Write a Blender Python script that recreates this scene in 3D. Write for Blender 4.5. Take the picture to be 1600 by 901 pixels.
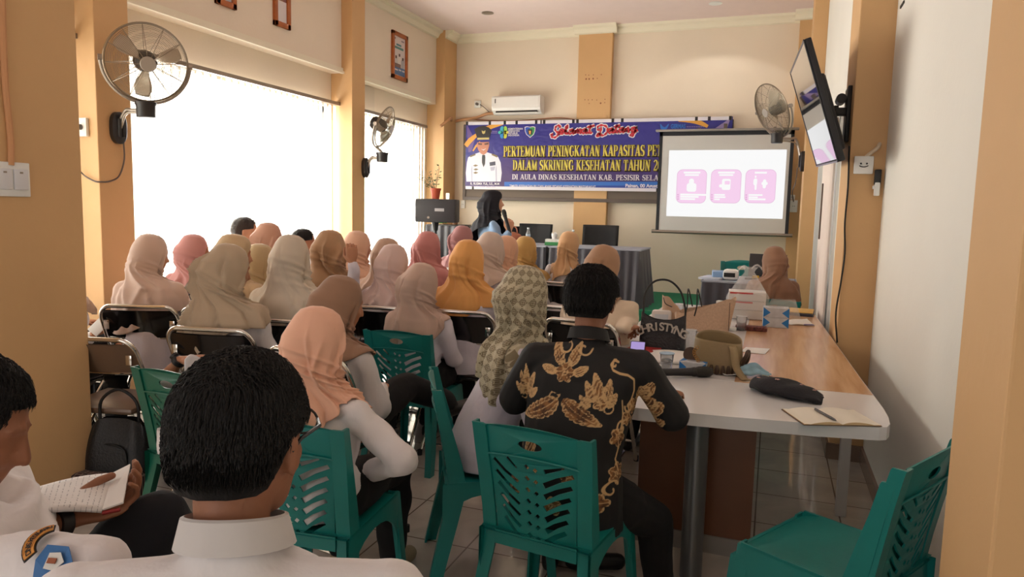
import bpy, bmesh, math, random, re
import numpy as np
from mathutils import Vector, Matrix

for o in list(bpy.data.objects):
    bpy.data.objects.remove(o, do_unlink=True)
SC = bpy.context.scene
COL = SC.collection
PI = math.pi
RNG = random.Random(7)

# ------------------------------------------------------------------ camera
CAM_H = 1.5
F_PX = 1116.0
PITCH, ROLL, YAW = [math.radians(a) for a in (6.243, -1.358, 19.918)]
_cy, _sy = math.cos(YAW), math.sin(YAW)
_f = np.array([-_sy * math.cos(PITCH), _cy * math.cos(PITCH), -math.sin(PITCH)])
_r = np.array([_cy, _sy, 0.0])
_d = np.cross(_f, _r)
CR = _r * math.cos(ROLL) + _d * math.sin(ROLL)
CD = -_r * math.sin(ROLL) + _d * math.cos(ROLL)
CF = _f
CPOS = np.array([0, 0, CAM_H])
cam = bpy.data.cameras.new('camera')
cam.sensor_width = 36.0
cam.lens = F_PX / 1600 * 36
cam.clip_start = 0.02
cam_ob = bpy.data.objects.new('camera', cam)
COL.objects.link(cam_ob)
m = Matrix.Identity(4)
for i in range(3):
    m[i][0] = CR[i]; m[i][1] = -CD[i]; m[i][2] = -CF[i]; m[i][3] = CPOS[i]
cam_ob.matrix_world = m
SC.camera = cam_ob

SC.view_settings.view_transform = 'Standard'
SC.view_settings.look = 'None'
SC.view_settings.gamma = 1.0
SC.view_settings.use_curve_mapping = False
SC.view_settings.exposure = EXPOSURE = 0.2

# ------------------------------------------------------------------ light
wd = bpy.data.worlds.new('World'); SC.world = wd; wd.use_nodes = True
bg = wd.node_tree.nodes['Background']
bg.inputs[0].default_value = (0.93, 0.97, 1.0, 1)
bg.inputs[1].default_value = 1.6

def area_light(name, loc, rot, sx, sy, power, color):
    l = bpy.data.lights.new(name, 'AREA'); l.shape = 'RECTANGLE'
    l.size = sx; l.size_y = sy; l.energy = power; l.color = color
    o = bpy.data.objects.new(name, l); COL.objects.link(o)
    o.location = loc; o.rotation_euler = rot
    return o
# daylight arriving through the row of windows in the left wall; the last two lamps are added fill
DAY = (0.975, 0.985, 1.0)
area_light('daylight_back', (-5.6, 8.3, 1.7), (0, -PI / 2, 0), 2.6, 2.2, 230, DAY)
area_light('daylight_middle', (-5.6, 5.6, 1.7), (0, -PI / 2, 0), 2.6, 3.2, 360, DAY)
area_light('daylight_front', (-5.6, 2.45, 1.7), (0, -PI / 2, 0), 2.6, 2.7, 122, DAY)
area_light('fill_rear', (-5.6, -2.0, 1.7), (0, -PI / 2, 0), 2.6, 2.6, 60, DAY)  # added fill lamp to brighten the near end, out of view
area_light('fill_behind_camera', (-1.9, -3.05, 1.6), (PI / 2, 0, 0), 3.4, 2.2, 44, DAY)  # added fill lamp behind the camera; the rear wall has no opening

# ------------------------------------------------------------------ pixel helpers (world point on a known plane)
def ray(px, py):
    return CR * (px - 800) / F_PX + CD * (py - 450.5) / F_PX + CF
def atX(px, py, X): r = ray(px, py); return Vector(CPOS + r * (X / r[0]))
def atY(px, py, Y): r = ray(px, py); return Vector(CPOS + r * (Y / r[1]))
def atZ(px, py, Z): r = ray(px, py); return Vector(CPOS + r * ((Z - CAM_H) / r[2]))
def atD(px, py, D): return Vector(CPOS + ray(px, py) * D)

# ------------------------------------------------------------------ materials
def lin(c):
    return tuple(((x / 255) / 12.92 if x / 255 <= .04045 else ((x / 255 + .055) / 1.055) ** 2.4) for x in c)
MATS = {}
def mat(name, rgb, rough=.6, metal=0.0, bump=0.0, bscale=60.0, var=0.0, vscale=6.0, spec=.5, trans=0.0, alpha=1.0,
        emit=None, estr=0.0, coat=0.0, stretch=None, sheen=0.0, subsurf=0.0):
    if name in MATS: return MATS[name]
    M = bpy.data.materials.new(name); M.use_nodes = True
    nt = M.node_tree; N = nt.nodes; L = nt.links
    b = N['Principled BSDF']
    c = (*lin(rgb), 1)
    b.inputs['Base Color'].default_value = c
    b.inputs['Roughness'].default_value = rough
    b.inputs['Metallic'].default_value = metal
    b.inputs['Specular IOR Level'].default_value = spec
    b.inputs['Transmission Weight'].default_value = trans
    b.inputs['Alpha'].default_value = alpha
    b.inputs['Coat Weight'].default_value = coat
    b.inputs['Sheen Weight'].default_value = sheen
    if emit is not None:
        b.inputs['Emission Color'].default_value = (*lin(emit), 1)
        b.inputs['Emission Strength'].default_value = estr
    tc = N.new('ShaderNodeTexCoord'); mp = N.new('ShaderNodeMapping')
    L.new(tc.outputs['Object'], mp.inputs['Vector'])
    if stretch: mp.inputs['Scale'].default_value = stretch
    n1 = N.new('ShaderNodeTexNoise'); n1.inputs['Scale'].default_value = vscale
    n1.inputs['Detail'].default_value = 4
    L.new(mp.outputs[0], n1.inputs['Vector'])
    mix = N.new('ShaderNodeMix'); mix.data_type = 'RGBA'; mix.blend_type = 'MULTIPLY'
    mix.inputs[0].default_value = 1.0
    rmp = N.new('ShaderNodeMapRange')
    rmp.inputs[1].default_value = .3; rmp.inputs[2].default_value = .7
    rmp.inputs[3].default_value = 1 - var; rmp.inputs[4].default_value = 1 + var * .5
    L.new(n1.outputs['Fac'], rmp.inputs[0])
    mix.inputs[6].default_value = c
    L.new(rmp.outputs[0], mix.inputs[7])
    L.new(mix.outputs[2], b.inputs['Base Color'])
    if bump > 0:
        n2 = N.new('ShaderNodeTexNoise'); n2.inputs['Scale'].default_value = bscale
        n2.inputs['Detail'].default_value = 5
        L.new(mp.outputs[0], n2.inputs['Vector'])
        bp = N.new('ShaderNodeBump'); bp.inputs['Strength'].default_value = bump
        bp.inputs['Distance'].default_value = .02
        L.new(n2.outputs['Fac'], bp.inputs['Height']); L.new(bp.outputs[0], b.inputs['Normal'])
    MATS[name] = M
    return M
def nodes(M):
    return M.node_tree.nodes, M.node_tree.links, M.node_tree.nodes['Principled BSDF']

# ------------------------------------------------------------------ mesh builder
class MB:
    def __init__(self): self.v = []; self.f = []; self.uv = None
    def add(self, vs, fs, M=None):
        n = len(self.v)
        self.v += [tuple(M @ Vector(p)) if M else tuple(p) for p in vs]
        self.f += [tuple(i + n for i in q) for q in fs]
        return self
    def box(self, c, s, M=None, ch=0.0):
        x, y, z = [k / 2 for k in s]
        ch = min(ch, x * .9, y * .9, z * .9)
        if ch <= 0:
            vs = [(c[0] + a * x, c[1] + b * y, c[2] + d * z) for d in (-1, 1) for b in (-1, 1) for a in (-1, 1)]
            return self.add(vs, [(0, 2, 3, 1), (4, 5, 7, 6), (0, 1, 5, 4), (2, 6, 7, 3), (0, 4, 6, 2), (1, 3, 7, 5)], M)
        bm = bmesh.new()
        bmesh.ops.create_cube(bm, size=1)
        for v in bm.verts: v.co = Vector((c[0] + v.co.x * 2 * x, c[1] + v.co.y * 2 * y, c[2] + v.co.z * 2 * z))
        bmesh.ops.bevel(bm, geom=bm.edges[:], offset=ch, segments=2, affect='EDGES', profile=.5)
        bm.verts.index_update()
        vs = [v.co[:] for v in bm.verts]; fs = [[v.index for v in f.verts] for f in bm.faces]
        bm.free()
        return self.add(vs, fs, M)
    def rings(self, rs, closed_ends=True, M=None, loop=False):
        n = len(rs[0]); vs = [p for r in rs for p in r]; fs = []
        k = len(rs)
        for i in range(k if loop else k - 1):
            j = (i + 1) % k
            for a in range(n):
                b = (a + 1) % n
                fs.append((i * n + a, i * n + b, j * n + b, j * n + a))
        if closed_ends and not loop:
            fs.append(tuple(range(n))[::-1]); fs.append(tuple((k - 1) * n + a for a in range(n)))
        return self.add(vs, fs, M)
    def tube(self, pts, r, n=8, M=None, loop=False, flat=1.0):
        pts = [Vector(p) for p in pts]; k = len(pts)
        rs = r if isinstance(r, (list, tuple)) else [r] * k
        up = None; out = []
        for i, p in enumerate(pts):
            if loop: t = pts[(i + 1) % k] - pts[i - 1]
            else: t = pts[min(i + 1, k - 1)] - pts[max(i - 1, 0)]
            t.normalize()
            if up is None:
                up = Vector((0, 0, 1)) if abs(t.z) < .9 else Vector((1, 0, 0))
            a = t.cross(up)
            if a.length < 1e-6: a = t.orthogonal()
            a.normalize(); b = a.cross(t).normalized(); up = b
            out.append([p + (a * math.cos(q) * rs[i] + b * math.sin(q) * rs[i] * flat) for q in (2 * PI * j / n for j in range(n))])
        return self.rings(out, True, M, loop)
    def cyl(self, p0, p1, r, n=16, r1=None, M=None):
        return self.tube([p0, p1], [r, r if r1 is None else r1], n, M)
    def lathe(self, prof, n=24, M=None, c=(0, 0, 0)):
        rs = [[(c[0] + r * math.cos(2 * PI * j / n), c[1] + r * math.sin(2 * PI * j / n), c[2] + z) for j in range(n)] for r, z in prof]
        return self.rings(rs, True, M)
    def prism(self, poly, h0, h1, axis='z', M=None):
        def P(a, b, h):
            return (a, b, h) if axis == 'z' else ((a, h, b) if axis == 'y' else (h, a, b))
        n = len(poly)
        vs = [P(a, b, h0) for a, b in poly] + [P(a, b, h1) for a, b in poly]
        fs = [tuple(range(n))[::-1], tuple(range(n, 2 * n))] + [(i, (i + 1) % n, (i + 1) % n + n, i + n) for i in range(n)]
        return self.add(vs, fs, M)
    def sphere(self, c, r, n=16, k=10, M=None):
        r = r if isinstance(r, (list, tuple)) else (r, r, r)
        rs = []
        for i in range(k + 1):
            t = max(.001, min(PI - .001, PI * i / k))
            rs.append([(c[0] + r[0] * math.sin(t) * math.cos(2 * PI * j / n), c[1] + r[1] * math.sin(t) * math.sin(2 * PI * j / n), c[2] - r[2] * math.cos(t)) for j in range(n)])
        return self.rings(rs, True, M)
    def capsule(self, p0, r0, p1, r1, n=12, M=None):
        p0 = Vector(p0); p1 = Vector(p1); t = p1 - p0
        L = t.length
        if L < 1e-6: return self.sphere(p0, max(r0, r1), n, 8, M)
        t /= L
        pts = []; rr = []
        for a in (-.99, -.85, -.5, 0):
            pts.append(p0 + t * r0 * a); rr.append(r0 * math.sqrt(max(0.0004, 1 - a * a)))
        for a in (0, .5, .85, .99):
            pts.append(p1 + t * r1 * a); rr.append(r1 * math.sqrt(max(0.0004, 1 - a * a)))
        return self.tube(pts, rr, n, M)
    def grid(self, fn, nu, nv, wrap_u=False, uvfn=None):
        vs = []; fs = []
        cu = nu if wrap_u else nu + 1
        for j in range(nv + 1):
            for i in range(cu):
                vs.append(fn(i / nu, j / nv))
        for j in range(nv):
            for i in range(nu):
                i2 = (i + 1) % cu if wrap_u else i + 1
                fs.append((j * cu + i, j * cu + i2, (j + 1) * cu + i2, (j + 1) * cu + i))
        return self.add(vs, fs)
    def build(self, name, material, parent=None, smooth=True, loc=None, rotz=0, label=None):
        me = bpy.data.meshes.new(name)
        me.from_pydata([tuple(p) for p in self.v], [], self.f)
        bm = bmesh.new(); bm.from_mesh(me)
        bmesh.ops.recalc_face_normals(bm, faces=bm.faces); bm.to_mesh(me); bm.free()
        me.update()
        ob = bpy.data.objects.new(name, me); COL.objects.link(ob)
        if material: me.materials.append(material)
        if smooth:
            me.shade_smooth()
            me.set_sharp_from_angle(angle=math.radians(40))
        if parent: ob.parent = parent
        if loc is not None: ob.location = loc
        if rotz: ob.rotation_euler.z = rotz
        if label: ob['label'] = label
        return ob

def tag(o, label, cat, group=None, kind=None):
    o['label'] = re.sub(r'\b(woman|man)\b', 'person', label); o['category'] = cat
    if group: o['group'] = group
    if kind: o['kind'] = kind
    return o
def thing(name, label, cat, loc=(0, 0, 0), rotz=0, group=None):
    o = bpy.data.objects.new(name, None); COL.objects.link(o)
    o.empty_display_size = .1
    o.location = loc; o.rotation_euler = (0, 0, rotz)
    return tag(o, label, cat, group)
def struct(o):
    o['kind'] = 'structure'; return o
def dup(root, loc, rotz, label, group=None):
    r = root.copy(); COL.objects.link(r); r.location = loc; r.rotation_euler = (0, 0, rotz); r['label'] = re.sub(r'\b(woman|man)\b', 'person', label)
    if group: r['group'] = group
    def rec(src, dst):
        for ch in src.children:
            c = ch.copy(); COL.objects.link(c); c.parent = dst; rec(ch, c)
    rec(root, r)
    return r
def remeshed(mb, voxel, smooth_it=3, fac=.5):
    """one continuous skin around the overlapping closed pieces of a builder; gives back vertices and faces"""
    me = bpy.data.meshes.new('tmp'); me.from_pydata([tuple(p) for p in mb.v], [], mb.f)
    bm = bmesh.new(); bm.from_mesh(me); bmesh.ops.recalc_face_normals(bm, faces=bm.faces); bm.to_mesh(me); bm.free()
    ob = bpy.data.objects.new('tmp', me)
    tmpcol.objects.link(ob)
    r = ob.modifiers.new('r', 'REMESH'); r.mode = 'VOXEL'; r.voxel_size = voxel; r.adaptivity = 0
    if smooth_it:
        s = ob.modifiers.new('s', 'SMOOTH'); s.iterations = smooth_it; s.factor = fac
    dg = bpy.context.evaluated_depsgraph_get()
    m2 = bpy.data.meshes.new_from_object(ob.evaluated_get(dg))
    n = len(m2.vertices); co = np.empty(n * 3); m2.vertices.foreach_get('co', co)
    fs = [tuple(p.vertices) for p in m2.polygons]
    bpy.data.objects.remove(ob); bpy.data.meshes.remove(me); bpy.data.meshes.remove(m2)
    return co.reshape(-1, 3), fs
tmpcol = COL
def mesh_from(co, fs, name, material, parent=None):
    me = bpy.data.meshes.new(name); me.from_pydata([tuple(p) for p in co], [], fs); me.update()
    me.shade_smooth()
    ob = bpy.data.objects.new(name, me); COL.objects.link(ob)
    if material: me.materials.append(material)
    if parent: ob.parent = parent
    return ob
def smoothstep(a, b, x):
    t = np.clip((x - a) / (b - a), 0, 1); return t * t * (3 - 2 * t)
def curve_pts(P, n):
    """Catmull-Rom through the points"""
    P = [Vector(p) for p in P]; out = []
    Q = [P[0] * 2 - P[1]] + P + [P[-1] * 2 - P[-2]]
    segs = len(P) - 1
    for i in range(n + 1):
        t = i / n * segs; k = min(int(t), segs - 1); u = t - k
        a, b, c, d = Q[k:k + 4]
        out.append(.5 * ((2 * b) + (c - a) * u + (2 * a - 5 * b + 4 * c - d) * u * u + (3 * b - a - 3 * c + d) * u ** 3))
    return out
# ================================================================== the room
D = 9.9                    # back wall
XL, XLW = -4.54, -4.82     # faces of the left columns / window wall
ZC = 4.02
M_wall = mat('cream wall paint', (236, 222, 202), .75, bump=.06, bscale=35, var=.04, vscale=1.3)
M_wallR = mat('pale ivory wall paint', (233, 230, 221), .7, bump=.05, bscale=30, var=.04, vscale=1.1)
M_col = mat('orange ochre column paint', (214, 172, 122), .65, bump=.06, bscale=30, var=.05, vscale=2)
M_ceil = mat('pinkish white ceiling paint', (236, 216, 212), .8, var=.02)
M_corn = mat('cornice plaster', (238, 230, 208), .7)
M_white = mat('white plastic', (235, 235, 232), .4)
M_black = mat('black plastic', (22, 22, 24), .45)
M_dark = mat('dark rubber', (14, 14, 15), .6)
M_chrome = mat('chrome', (215, 212, 205), .14, 1.0)
M_green = mat('green stage carpet', (30, 128, 92), .95, bump=.3, bscale=300, var=.15, vscale=60)

# tiles
M_floor = mat('glossy floor tiles', (205, 196, 184), .1, spec=.6, coat=.3)
N, L, b = nodes(M_floor)
tc = N.new('ShaderNodeTexCoord')
br = N.new('ShaderNodeTexBrick'); br.offset = 0; br.squash = 1
br.inputs['Scale'].default_value = 1.0
br.inputs['Brick Width'].default_value = .4; br.inputs['Row Height'].default_value = .4
br.inputs['Mortar Size'].default_value = .004; br.inputs['Mortar Smooth'].default_value = .1
br.inputs['Color1'].default_value = (*lin((206, 197, 186)), 1); br.inputs['Color2'].default_value = (*lin((198, 190, 180)), 1)
br.inputs['Mortar'].default_value = (*lin((120, 108, 98)), 1)
L.new(tc.outputs['Object'], br.inputs['Vector'])
nz = N.new('ShaderNodeTexNoise'); nz.inputs['Scale'].default_value = 3.5; nz.inputs['Detail'].default_value = 6
nz.inputs['Distortion'].default_value = 1.5
L.new(tc.outputs['Object'], nz.inputs['Vector'])
mr = N.new('ShaderNodeMapRange'); mr.inputs[1].default_value = .35; mr.inputs[2].default_value = .7; mr.inputs[3].default_value = .86; mr.inputs[4].default_value = 1.05
L.new(nz.outputs['Fac'], mr.inputs[0])
mx = N.new('ShaderNodeMix'); mx.data_type = 'RGBA'; mx.blend_type = 'MULTIPLY'; mx.inputs[0].default_value = 1
L.new(br.outputs['Color'], mx.inputs[6]); L.new(mr.outputs[0], mx.inputs[7]); L.new(mx.outputs[2], b.inputs['Base Color'])

Y0 = -3.2
XR = .6                     # near right wall
XR2 = .43                   # right wall beyond the television column
struct(MB().box((-2.2, (Y0 + D) / 2 + .1, -.06), (6.6, D - Y0 + .8, .12)).build('floor', M_floor, smooth=False))
struct(MB().box((-2.2, (Y0 + D) / 2 + .1, ZC + .06), (6.6, D - Y0 + .8, .12)).build('ceiling', M_ceil, smooth=False))
struct(MB().box(((-5.2 + .9) / 2, D + .1, ZC / 2), (6.4, .2, ZC)).build('wall_back', M_wall, smooth=False))
struct(MB().box(((-5.2 + .9) / 2, Y0 - .1, ZC / 2), (6.4, .2, ZC)).build('wall_rear', M_wall, smooth=False))
# right walls: near part, and the part beyond the television column with a window opening
struct(MB().box((XR + .1, (Y0 + 5.0) / 2, ZC / 2), (.2, 5.0 - Y0, ZC)).build('wall_right', M_wallR, smooth=False))
wr = MB()
wy0, wy1, wz0, wz1 = 5.75, 8.3, .05, 2.25
wr.box((XR2 + .1, (5.0 + wy0) / 2, ZC / 2), (.2, wy0 - 5.0, ZC))
wr.box((XR2 + .1, (wy1 + D) / 2, ZC / 2), (.2, D - wy1, ZC))
wr.box((XR2 + .1, (wy0 + wy1) / 2, (wz1 + ZC) / 2), (.2, wy1 - wy0, ZC - wz1))
struct(wr.build('wall_right_far', M_wallR, smooth=False))
# left window wall with three openings below a projecting beam
WIN = [(-1.2, 3.80), (4.16, 7.06), (7.42, 9.22)]
WZ0, WZ1 = .55, 2.62
lw = MB()
edges = [Y0] + [e for w in WIN for e in w] + [D]
for i in range(0, len(edges), 2):
    lw.box((XLW - .1, (edges[i] + edges[i + 1]) / 2, ZC / 2), (.2, edges[i + 1] - edges[i], ZC))
for a, c in WIN:
    lw.box((XLW - .1, (a + c) / 2, WZ0 / 2), (.2, c - a, WZ0))
    lw.box((XLW - .1, (a + c) / 2, (WZ1 + ZC) / 2), (.2, c - a, ZC - WZ1))
struct(lw.build('wall_left', M_wall, smooth=False))
XB = -4.68
ZB = 2.99
struct(MB().box(((XB + XLW) / 2, (Y0 + D) / 2, (ZB + ZC) / 2), (XB - XLW, D - Y0, ZC - ZB)).build('trim_1', M_wall, smooth=False))
cm = MB()
for a, c in ((Y0, 3.83), (4.12, 7.1), (7.37, 9.26)):
    cm.box((XB + .012, (a + c) / 2, ZB + .03), (.024, c - a, .05)); cm.box((XB + .02, (a + c) / 2, ZB + .005), (.04, c - a, .025))
struct(cm.build('trim_2', M_corn, smooth=False))
# columns
def column(n, x0, x1, y0, y1, z1=ZC):
    return struct(MB().box(((x0 + x1) / 2, (y0 + y1) / 2, z1 / 2), (x1 - x0, y1 - y0, z1), ch=.006).build('column_%d' % n, M_col, smooth=False))
column(1, -3.62, -3.16, 1.95, 2.57)          # free-standing, near left
column(2, XLW, XL, 3.83, 4.12)
column(3, XLW, XL, 7.1, 7.37)
column(4, XLW, XL, 9.5, D)
column(5, -2.66, -2.19, D - .1, D)            # on the back wall
column(6, .16, XR2, D - .14, D)               # right back corner
column(7, .285, XR2, 8.75, 9.3)
column(8, .405, XR + .02, 4.78, 5.36)         # carries the television
column(9, .415, XR, 1.5, 1.86)                # near right
# ceiling cornice
cn = MB()
def cornice(p0, p1, inward):
    d = Vector(p1) - Vector(p0); L_ = d.length; d.normalize(); i = Vector(inward)
    prof = [(0, 0), (.11, 0), (.1, -.03), (.06, -.05), (.03, -.1), (0, -.11)]
    r0 = [Vector(p0) + i * a + Vector((0, 0, b_)) for a, b_ in prof]; r1 = [q + d * L_ for q in r0]
    cn.rings([r0, r1])
cornice((XB, Y0, ZC), (XB, D, ZC), (1, 0, 0))
cornice((-4.8, D, ZC), (.5, D, ZC), (0, -1, 0))
cornice((-2.72, D - .1, ZC), (-2.13, D - .1, ZC), (0, -1, 0))
cornice((.405, 4.78, ZC), (.405, 5.36, ZC), (-1, 0, 0))
cornice((.1, D - .14, ZC), (.45, D - .14, ZC), (0, -1, 0))
cornice((XR2, 5.36, ZC), (XR2, D, ZC), (-1, 0, 0))
cornice((XR, Y0, ZC), (XR, 4.78, ZC), (-1, 0, 0))
cornice((XL + .0, 9.5, ZC), (XL + .0, D, ZC), (1, 0, 0))
struct(cn.build('trim_3', M_corn, smooth=False))
M_base = mat('brown tile baseboard', (134, 112, 96), .25, var=.1)
bb = MB()
bb.box((XR - .008, (1.86 + 4.78) / 2, .05), (.016, 4.78 - 1.86, .1)); bb.box((.5, 4.772, .05), (.2, .016, .1)); bb.box((.398, 5.07, .05), (.014, .6, .1))
bb.box((XR - .008, (1.5 + Y0) / 2, .05), (.016, 1.5 - Y0, .1))
struct(bb.build('baseboard_right', M_base, smooth=False))
struct(MB().box((-3.152, 2.26, .03), (.016, .62, .06)).box((-3.39, 1.944, .03), (.46, .012, .06)).build('baseboard_column', mat('dark skirting', (40, 30, 26), .4), smooth=False))
# stage with green carpet
ZS = .43
ST_Y = 6.9
M_stage = M_green
struct(MB().box((-2.2, (7.86 + D) / 2, ZS / 2), (5.1, D - 7.86, ZS)).build('stage', M_stage, smooth=False))

# windows of the left wall: frame, glass, vertical blind and rail
M_frame = mat('white window frame', (225, 225, 222), .4)
M_glass = mat('window glass', (255, 255, 255), .0, trans=1.0)
N, L, b = nodes(M_glass)
out = [n for n in N if n.type == 'OUTPUT_MATERIAL'][0]
tr = N.new('ShaderNodeBsdfTransparent'); gl = N.new('ShaderNodeBsdfGlossy'); gl.inputs['Roughness'].default_value = .02
ms = N.new('ShaderNodeMixShader'); ms.inputs[0].default_value = .06
L.new(tr.outputs[0], ms.inputs[1]); L.new(gl.outputs[0], ms.inputs[2]); L.new(ms.outputs[0], out.inputs[0])
M_blind = mat('translucent blind fabric', (250, 243, 226), .9)
N, L, b = nodes(M_blind)
out = [n for n in N if n.type == 'OUTPUT_MATERIAL'][0]
tr = N.new('ShaderNodeBsdfTransparent'); tl = N.new('ShaderNodeBsdfTranslucent'); df = N.new('ShaderNodeBsdfDiffuse')
tl.inputs[0].default_value = (.95, .9, .78, 1); df.inputs[0].default_value = (.9, .85, .72, 1)
m1 = N.new('ShaderNodeMixShader'); m1.inputs[0].default_value = .35
m2_ = N.new('ShaderNodeMixShader'); m2_.inputs[0].default_value = .5
L.new(tl.outputs[0], m1.inputs[1]); L.new(df.outputs[0], m1.inputs[2])
L.new(tr.outputs[0], m2_.inputs[1]); L.new(m1.outputs[0], m2_.inputs[2]); L.new(m2_.outputs[0], out.inputs[0])
M_rail = mat('grey aluminium rail', (150, 140, 130), .35, .6)
for n, (a, c) in enumerate(WIN):
    w = struct(thing('window_%d' % (n + 1), '', 'window', (XLW - .1, (a + c) / 2, WZ0)))
    del w['label']; del w['category']
    f = MB(); W = c - a; H = WZ1 - WZ0
    for s in (-1, 1):
        f.box((0, s * (W / 2 - .03), H / 2), (.06, .06, H)); f.box((0, 0, H / 2 + s * (H / 2 - .03)), (.06, W, .06))
    k = max(2, round(W / .95))
    for i in range(1, k): f.box((0, -W / 2 + W * i / k, H / 2), (.05, .05, H))
    f.build('window_frame', M_frame, w, smooth=False)
    MB().box((-.01, 0, H / 2), (.006, W - .1, H - .1)).build('pane', M_glass, w, smooth=False)
    bl = thing('vertical_blind', ['sheer vertical blind beside the near left free-standing column', 'widest sheer vertical blind, over the window behind the audience',
               'sheer vertical blind over the window behind the small wall fan'][n], 'blind', (XLW + .1, (a + c) / 2, WZ1 + .03), 0, None)
    MB().box((0, 0, .0), (.05, W + .12, .035)).build('rail', M_rail, bl, smooth=False)
    y = -W / 2; i = 0; sl = MB()
    step = .088
    while y < W / 2 - .02:
        gap = (i in (9, 10, 21)) if n == 2 else (i in (12, 24))
        a_ = math.radians(14 if not gap else 50)
        cc, ss = math.cos(a_) * .048, math.sin(a_) * .048
        sl.rings([[(ss, y + .044 - cc, z), (0.006, y + .044, z), (-ss, y + .044 + cc, z), (-.0015, y + .044, z)] for z in (-.03, -1.1, -(WZ1 - WZ0) + .02)])
        y += step; i += 1
    sl.build('slats', M_blind, bl, smooth=False)
# doorway-like window on the right with a ribbed sheer curtain seen edge-on
w = struct(thing('window_4', '', 'window', (XR2, (wy0 + wy1) / 2, 0))); del w['label']; del w['category']
f = MB(); Wd = wy1 - wy0
for s in (-1, 1): f.box((.03, s * (Wd / 2 - .03), wz1 / 2 + .02), (.1, .07, wz1))
f.box((.03, 0, wz1 - .03), (.1, Wd, .07))
for s in (-.3, .3): f.box((.06, s * Wd / 2 * 1.0, wz1 / 2), (.04, .05, wz1))
f.build('window_frame', M_frame, w, smooth=False)
MB().box((.08, 0, wz1 / 2), (.006, Wd - .1, wz1 - .1)).build('pane', mat('opal glass', (215, 215, 212), .3), w, smooth=False)
MB().cyl((-.035, -.55, 1.12), (-.035, -.55, 1.02), .008).cyl((-.035, -.55, 1.12), (.02, -.55, 1.12), .006).build('handle', M_chrome, w)
cu = MB()
cu.grid(lambda u, v: (XR2 - .045 + .016 * math.sin(u * 2 * PI * 16), wy0 + .03 + u * 1.0, wz1 - .02 - v * (wz1 - .1)), 160, 6)
tag(cu.build('curtain', mat('sheer ribbed curtain', (238, 226, 218), .8)), 'narrow ribbed cream curtain on the right wall beyond the television', 'curtain')
tag(MB().box((XR2 - .075, 6.35, 1.55), (.012, .035, .45), ch=.004).build('curtain_clip', mat('dark brown strip', (92, 74, 62), .5)), 'dark brown vertical strip hanging on the cream ribbed curtain', 'strip')
# ================================================================== people
def fabric(name, rgb, rough=.85, bump=.12, bscale=9, stretch=(1, 1, .45), sheen=.15):
    return mat(name, rgb, rough, bump=bump, bscale=bscale, var=.05, vscale=7, stretch=stretch, sheen=sheen)
M_skin = mat('warm brown skin', (176, 120, 88), .55, var=.06, vscale=20, bump=.04, bscale=90)
M_skin2 = mat('deep brown skin', (150, 98, 70), .55, var=.07, vscale=20, bump=.05, bscale=90)
M_skinL = mat('light brown skin', (204, 150, 118), .55, var=.05, vscale=20)
M_hair = mat('black hair', (15, 13, 13), .62, bump=.25, bscale=70, spec=.25)
M_hairB = mat('dark brown hair', (36, 25, 20), .5, bump=.3, bscale=70)
M_shirt = fabric('white cotton shirt', (226, 219, 219), bump=.7, bscale=9)
M_shirtL = fabric('pale lavender grey shirt', (214, 206, 217), bump=.7, bscale=9)
M_cream = fabric('cream blouse', (226, 204, 178), bump=.2)
M_skirt = fabric('black trousers cloth', (13, 13, 15), bump=.2, sheen=0, rough=.95)
M_navy = fabric('dark navy trousers cloth', (13, 15, 22), bump=.2, sheen=0, rough=.95)
M_shoe = mat('black shoe leather', (18, 17, 17), .4)
M_shoeG = mat('beige suede shoe', (150, 138, 112), .8)
M_eye = mat('eye', (225, 220, 212), .2)
M_sock = mat('pale sock', (196, 176, 160), .9)

def hand_mesh(curl, spread=.0, thumb=.5):
    """right hand, wrist at origin, fingers along +Y, palm facing -Z, thumb on -X"""
    b = MB()
    # palm
    rs = []
    for y, w, t, z in ((-.02, .024, .019, 0), (.01, .027, .017, 0), (.045, .040, .015, .001), (.08, .043, .014, .002), (.097, .040, .012, .001)):
        rs.append([(math.cos(q) * w, y, z + math.sin(q) * t) for q in (2 * PI * j / 14 for j in range(14))])
    b.rings(rs)
    for k, (x, L1, r) in enumerate(((-.030, .044, .0088), (-.0105, .049, .009), (.0095, .046, .0087), (.0285, .036, .0078))):
        a = math.radians(curl * (.7 + .1 * k)); sp = (x * 4) * spread
        p = Vector((x, .088, .001)); d0 = 0
        for seg, (ln, bend) in enumerate(((L1, .55), (L1 * .62, 1.0), (L1 * .5, .7))):
            d0 += a * bend
            q = p + Vector((sp * ln * 3, math.cos(d0) * ln, -math.sin(d0) * ln))
            b.capsule(p, r * (1 - .09 * seg), q, r * (.93 - .1 * seg), 10)
            p = q
    t = thumb
    p0 = Vector((-.026, .012, -.004)); p1 = p0 + Vector((-.026, .034, -.012)); p2 = p1 + Vector((-.012 * (1 - t), .032, -.016 * t)); p3 = p2 + Vector((.004, .025, -.012 * t))
    b.capsule(p0, .014, p1, .0115, 10); b.capsule(p1, .0112, p2, .0098, 10); b.capsule(p2, .0098, p3, .0085, 10)
    return remeshed(b, .0036, 2)
HANDS = {'relaxed': hand_mesh(38, .1, .4), 'grip': hand_mesh(88, 0, .9), 'point': None, 'flat': hand_mesh(14, .15, .3), 'hold': hand_mesh(58, 0, .35)}

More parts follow.
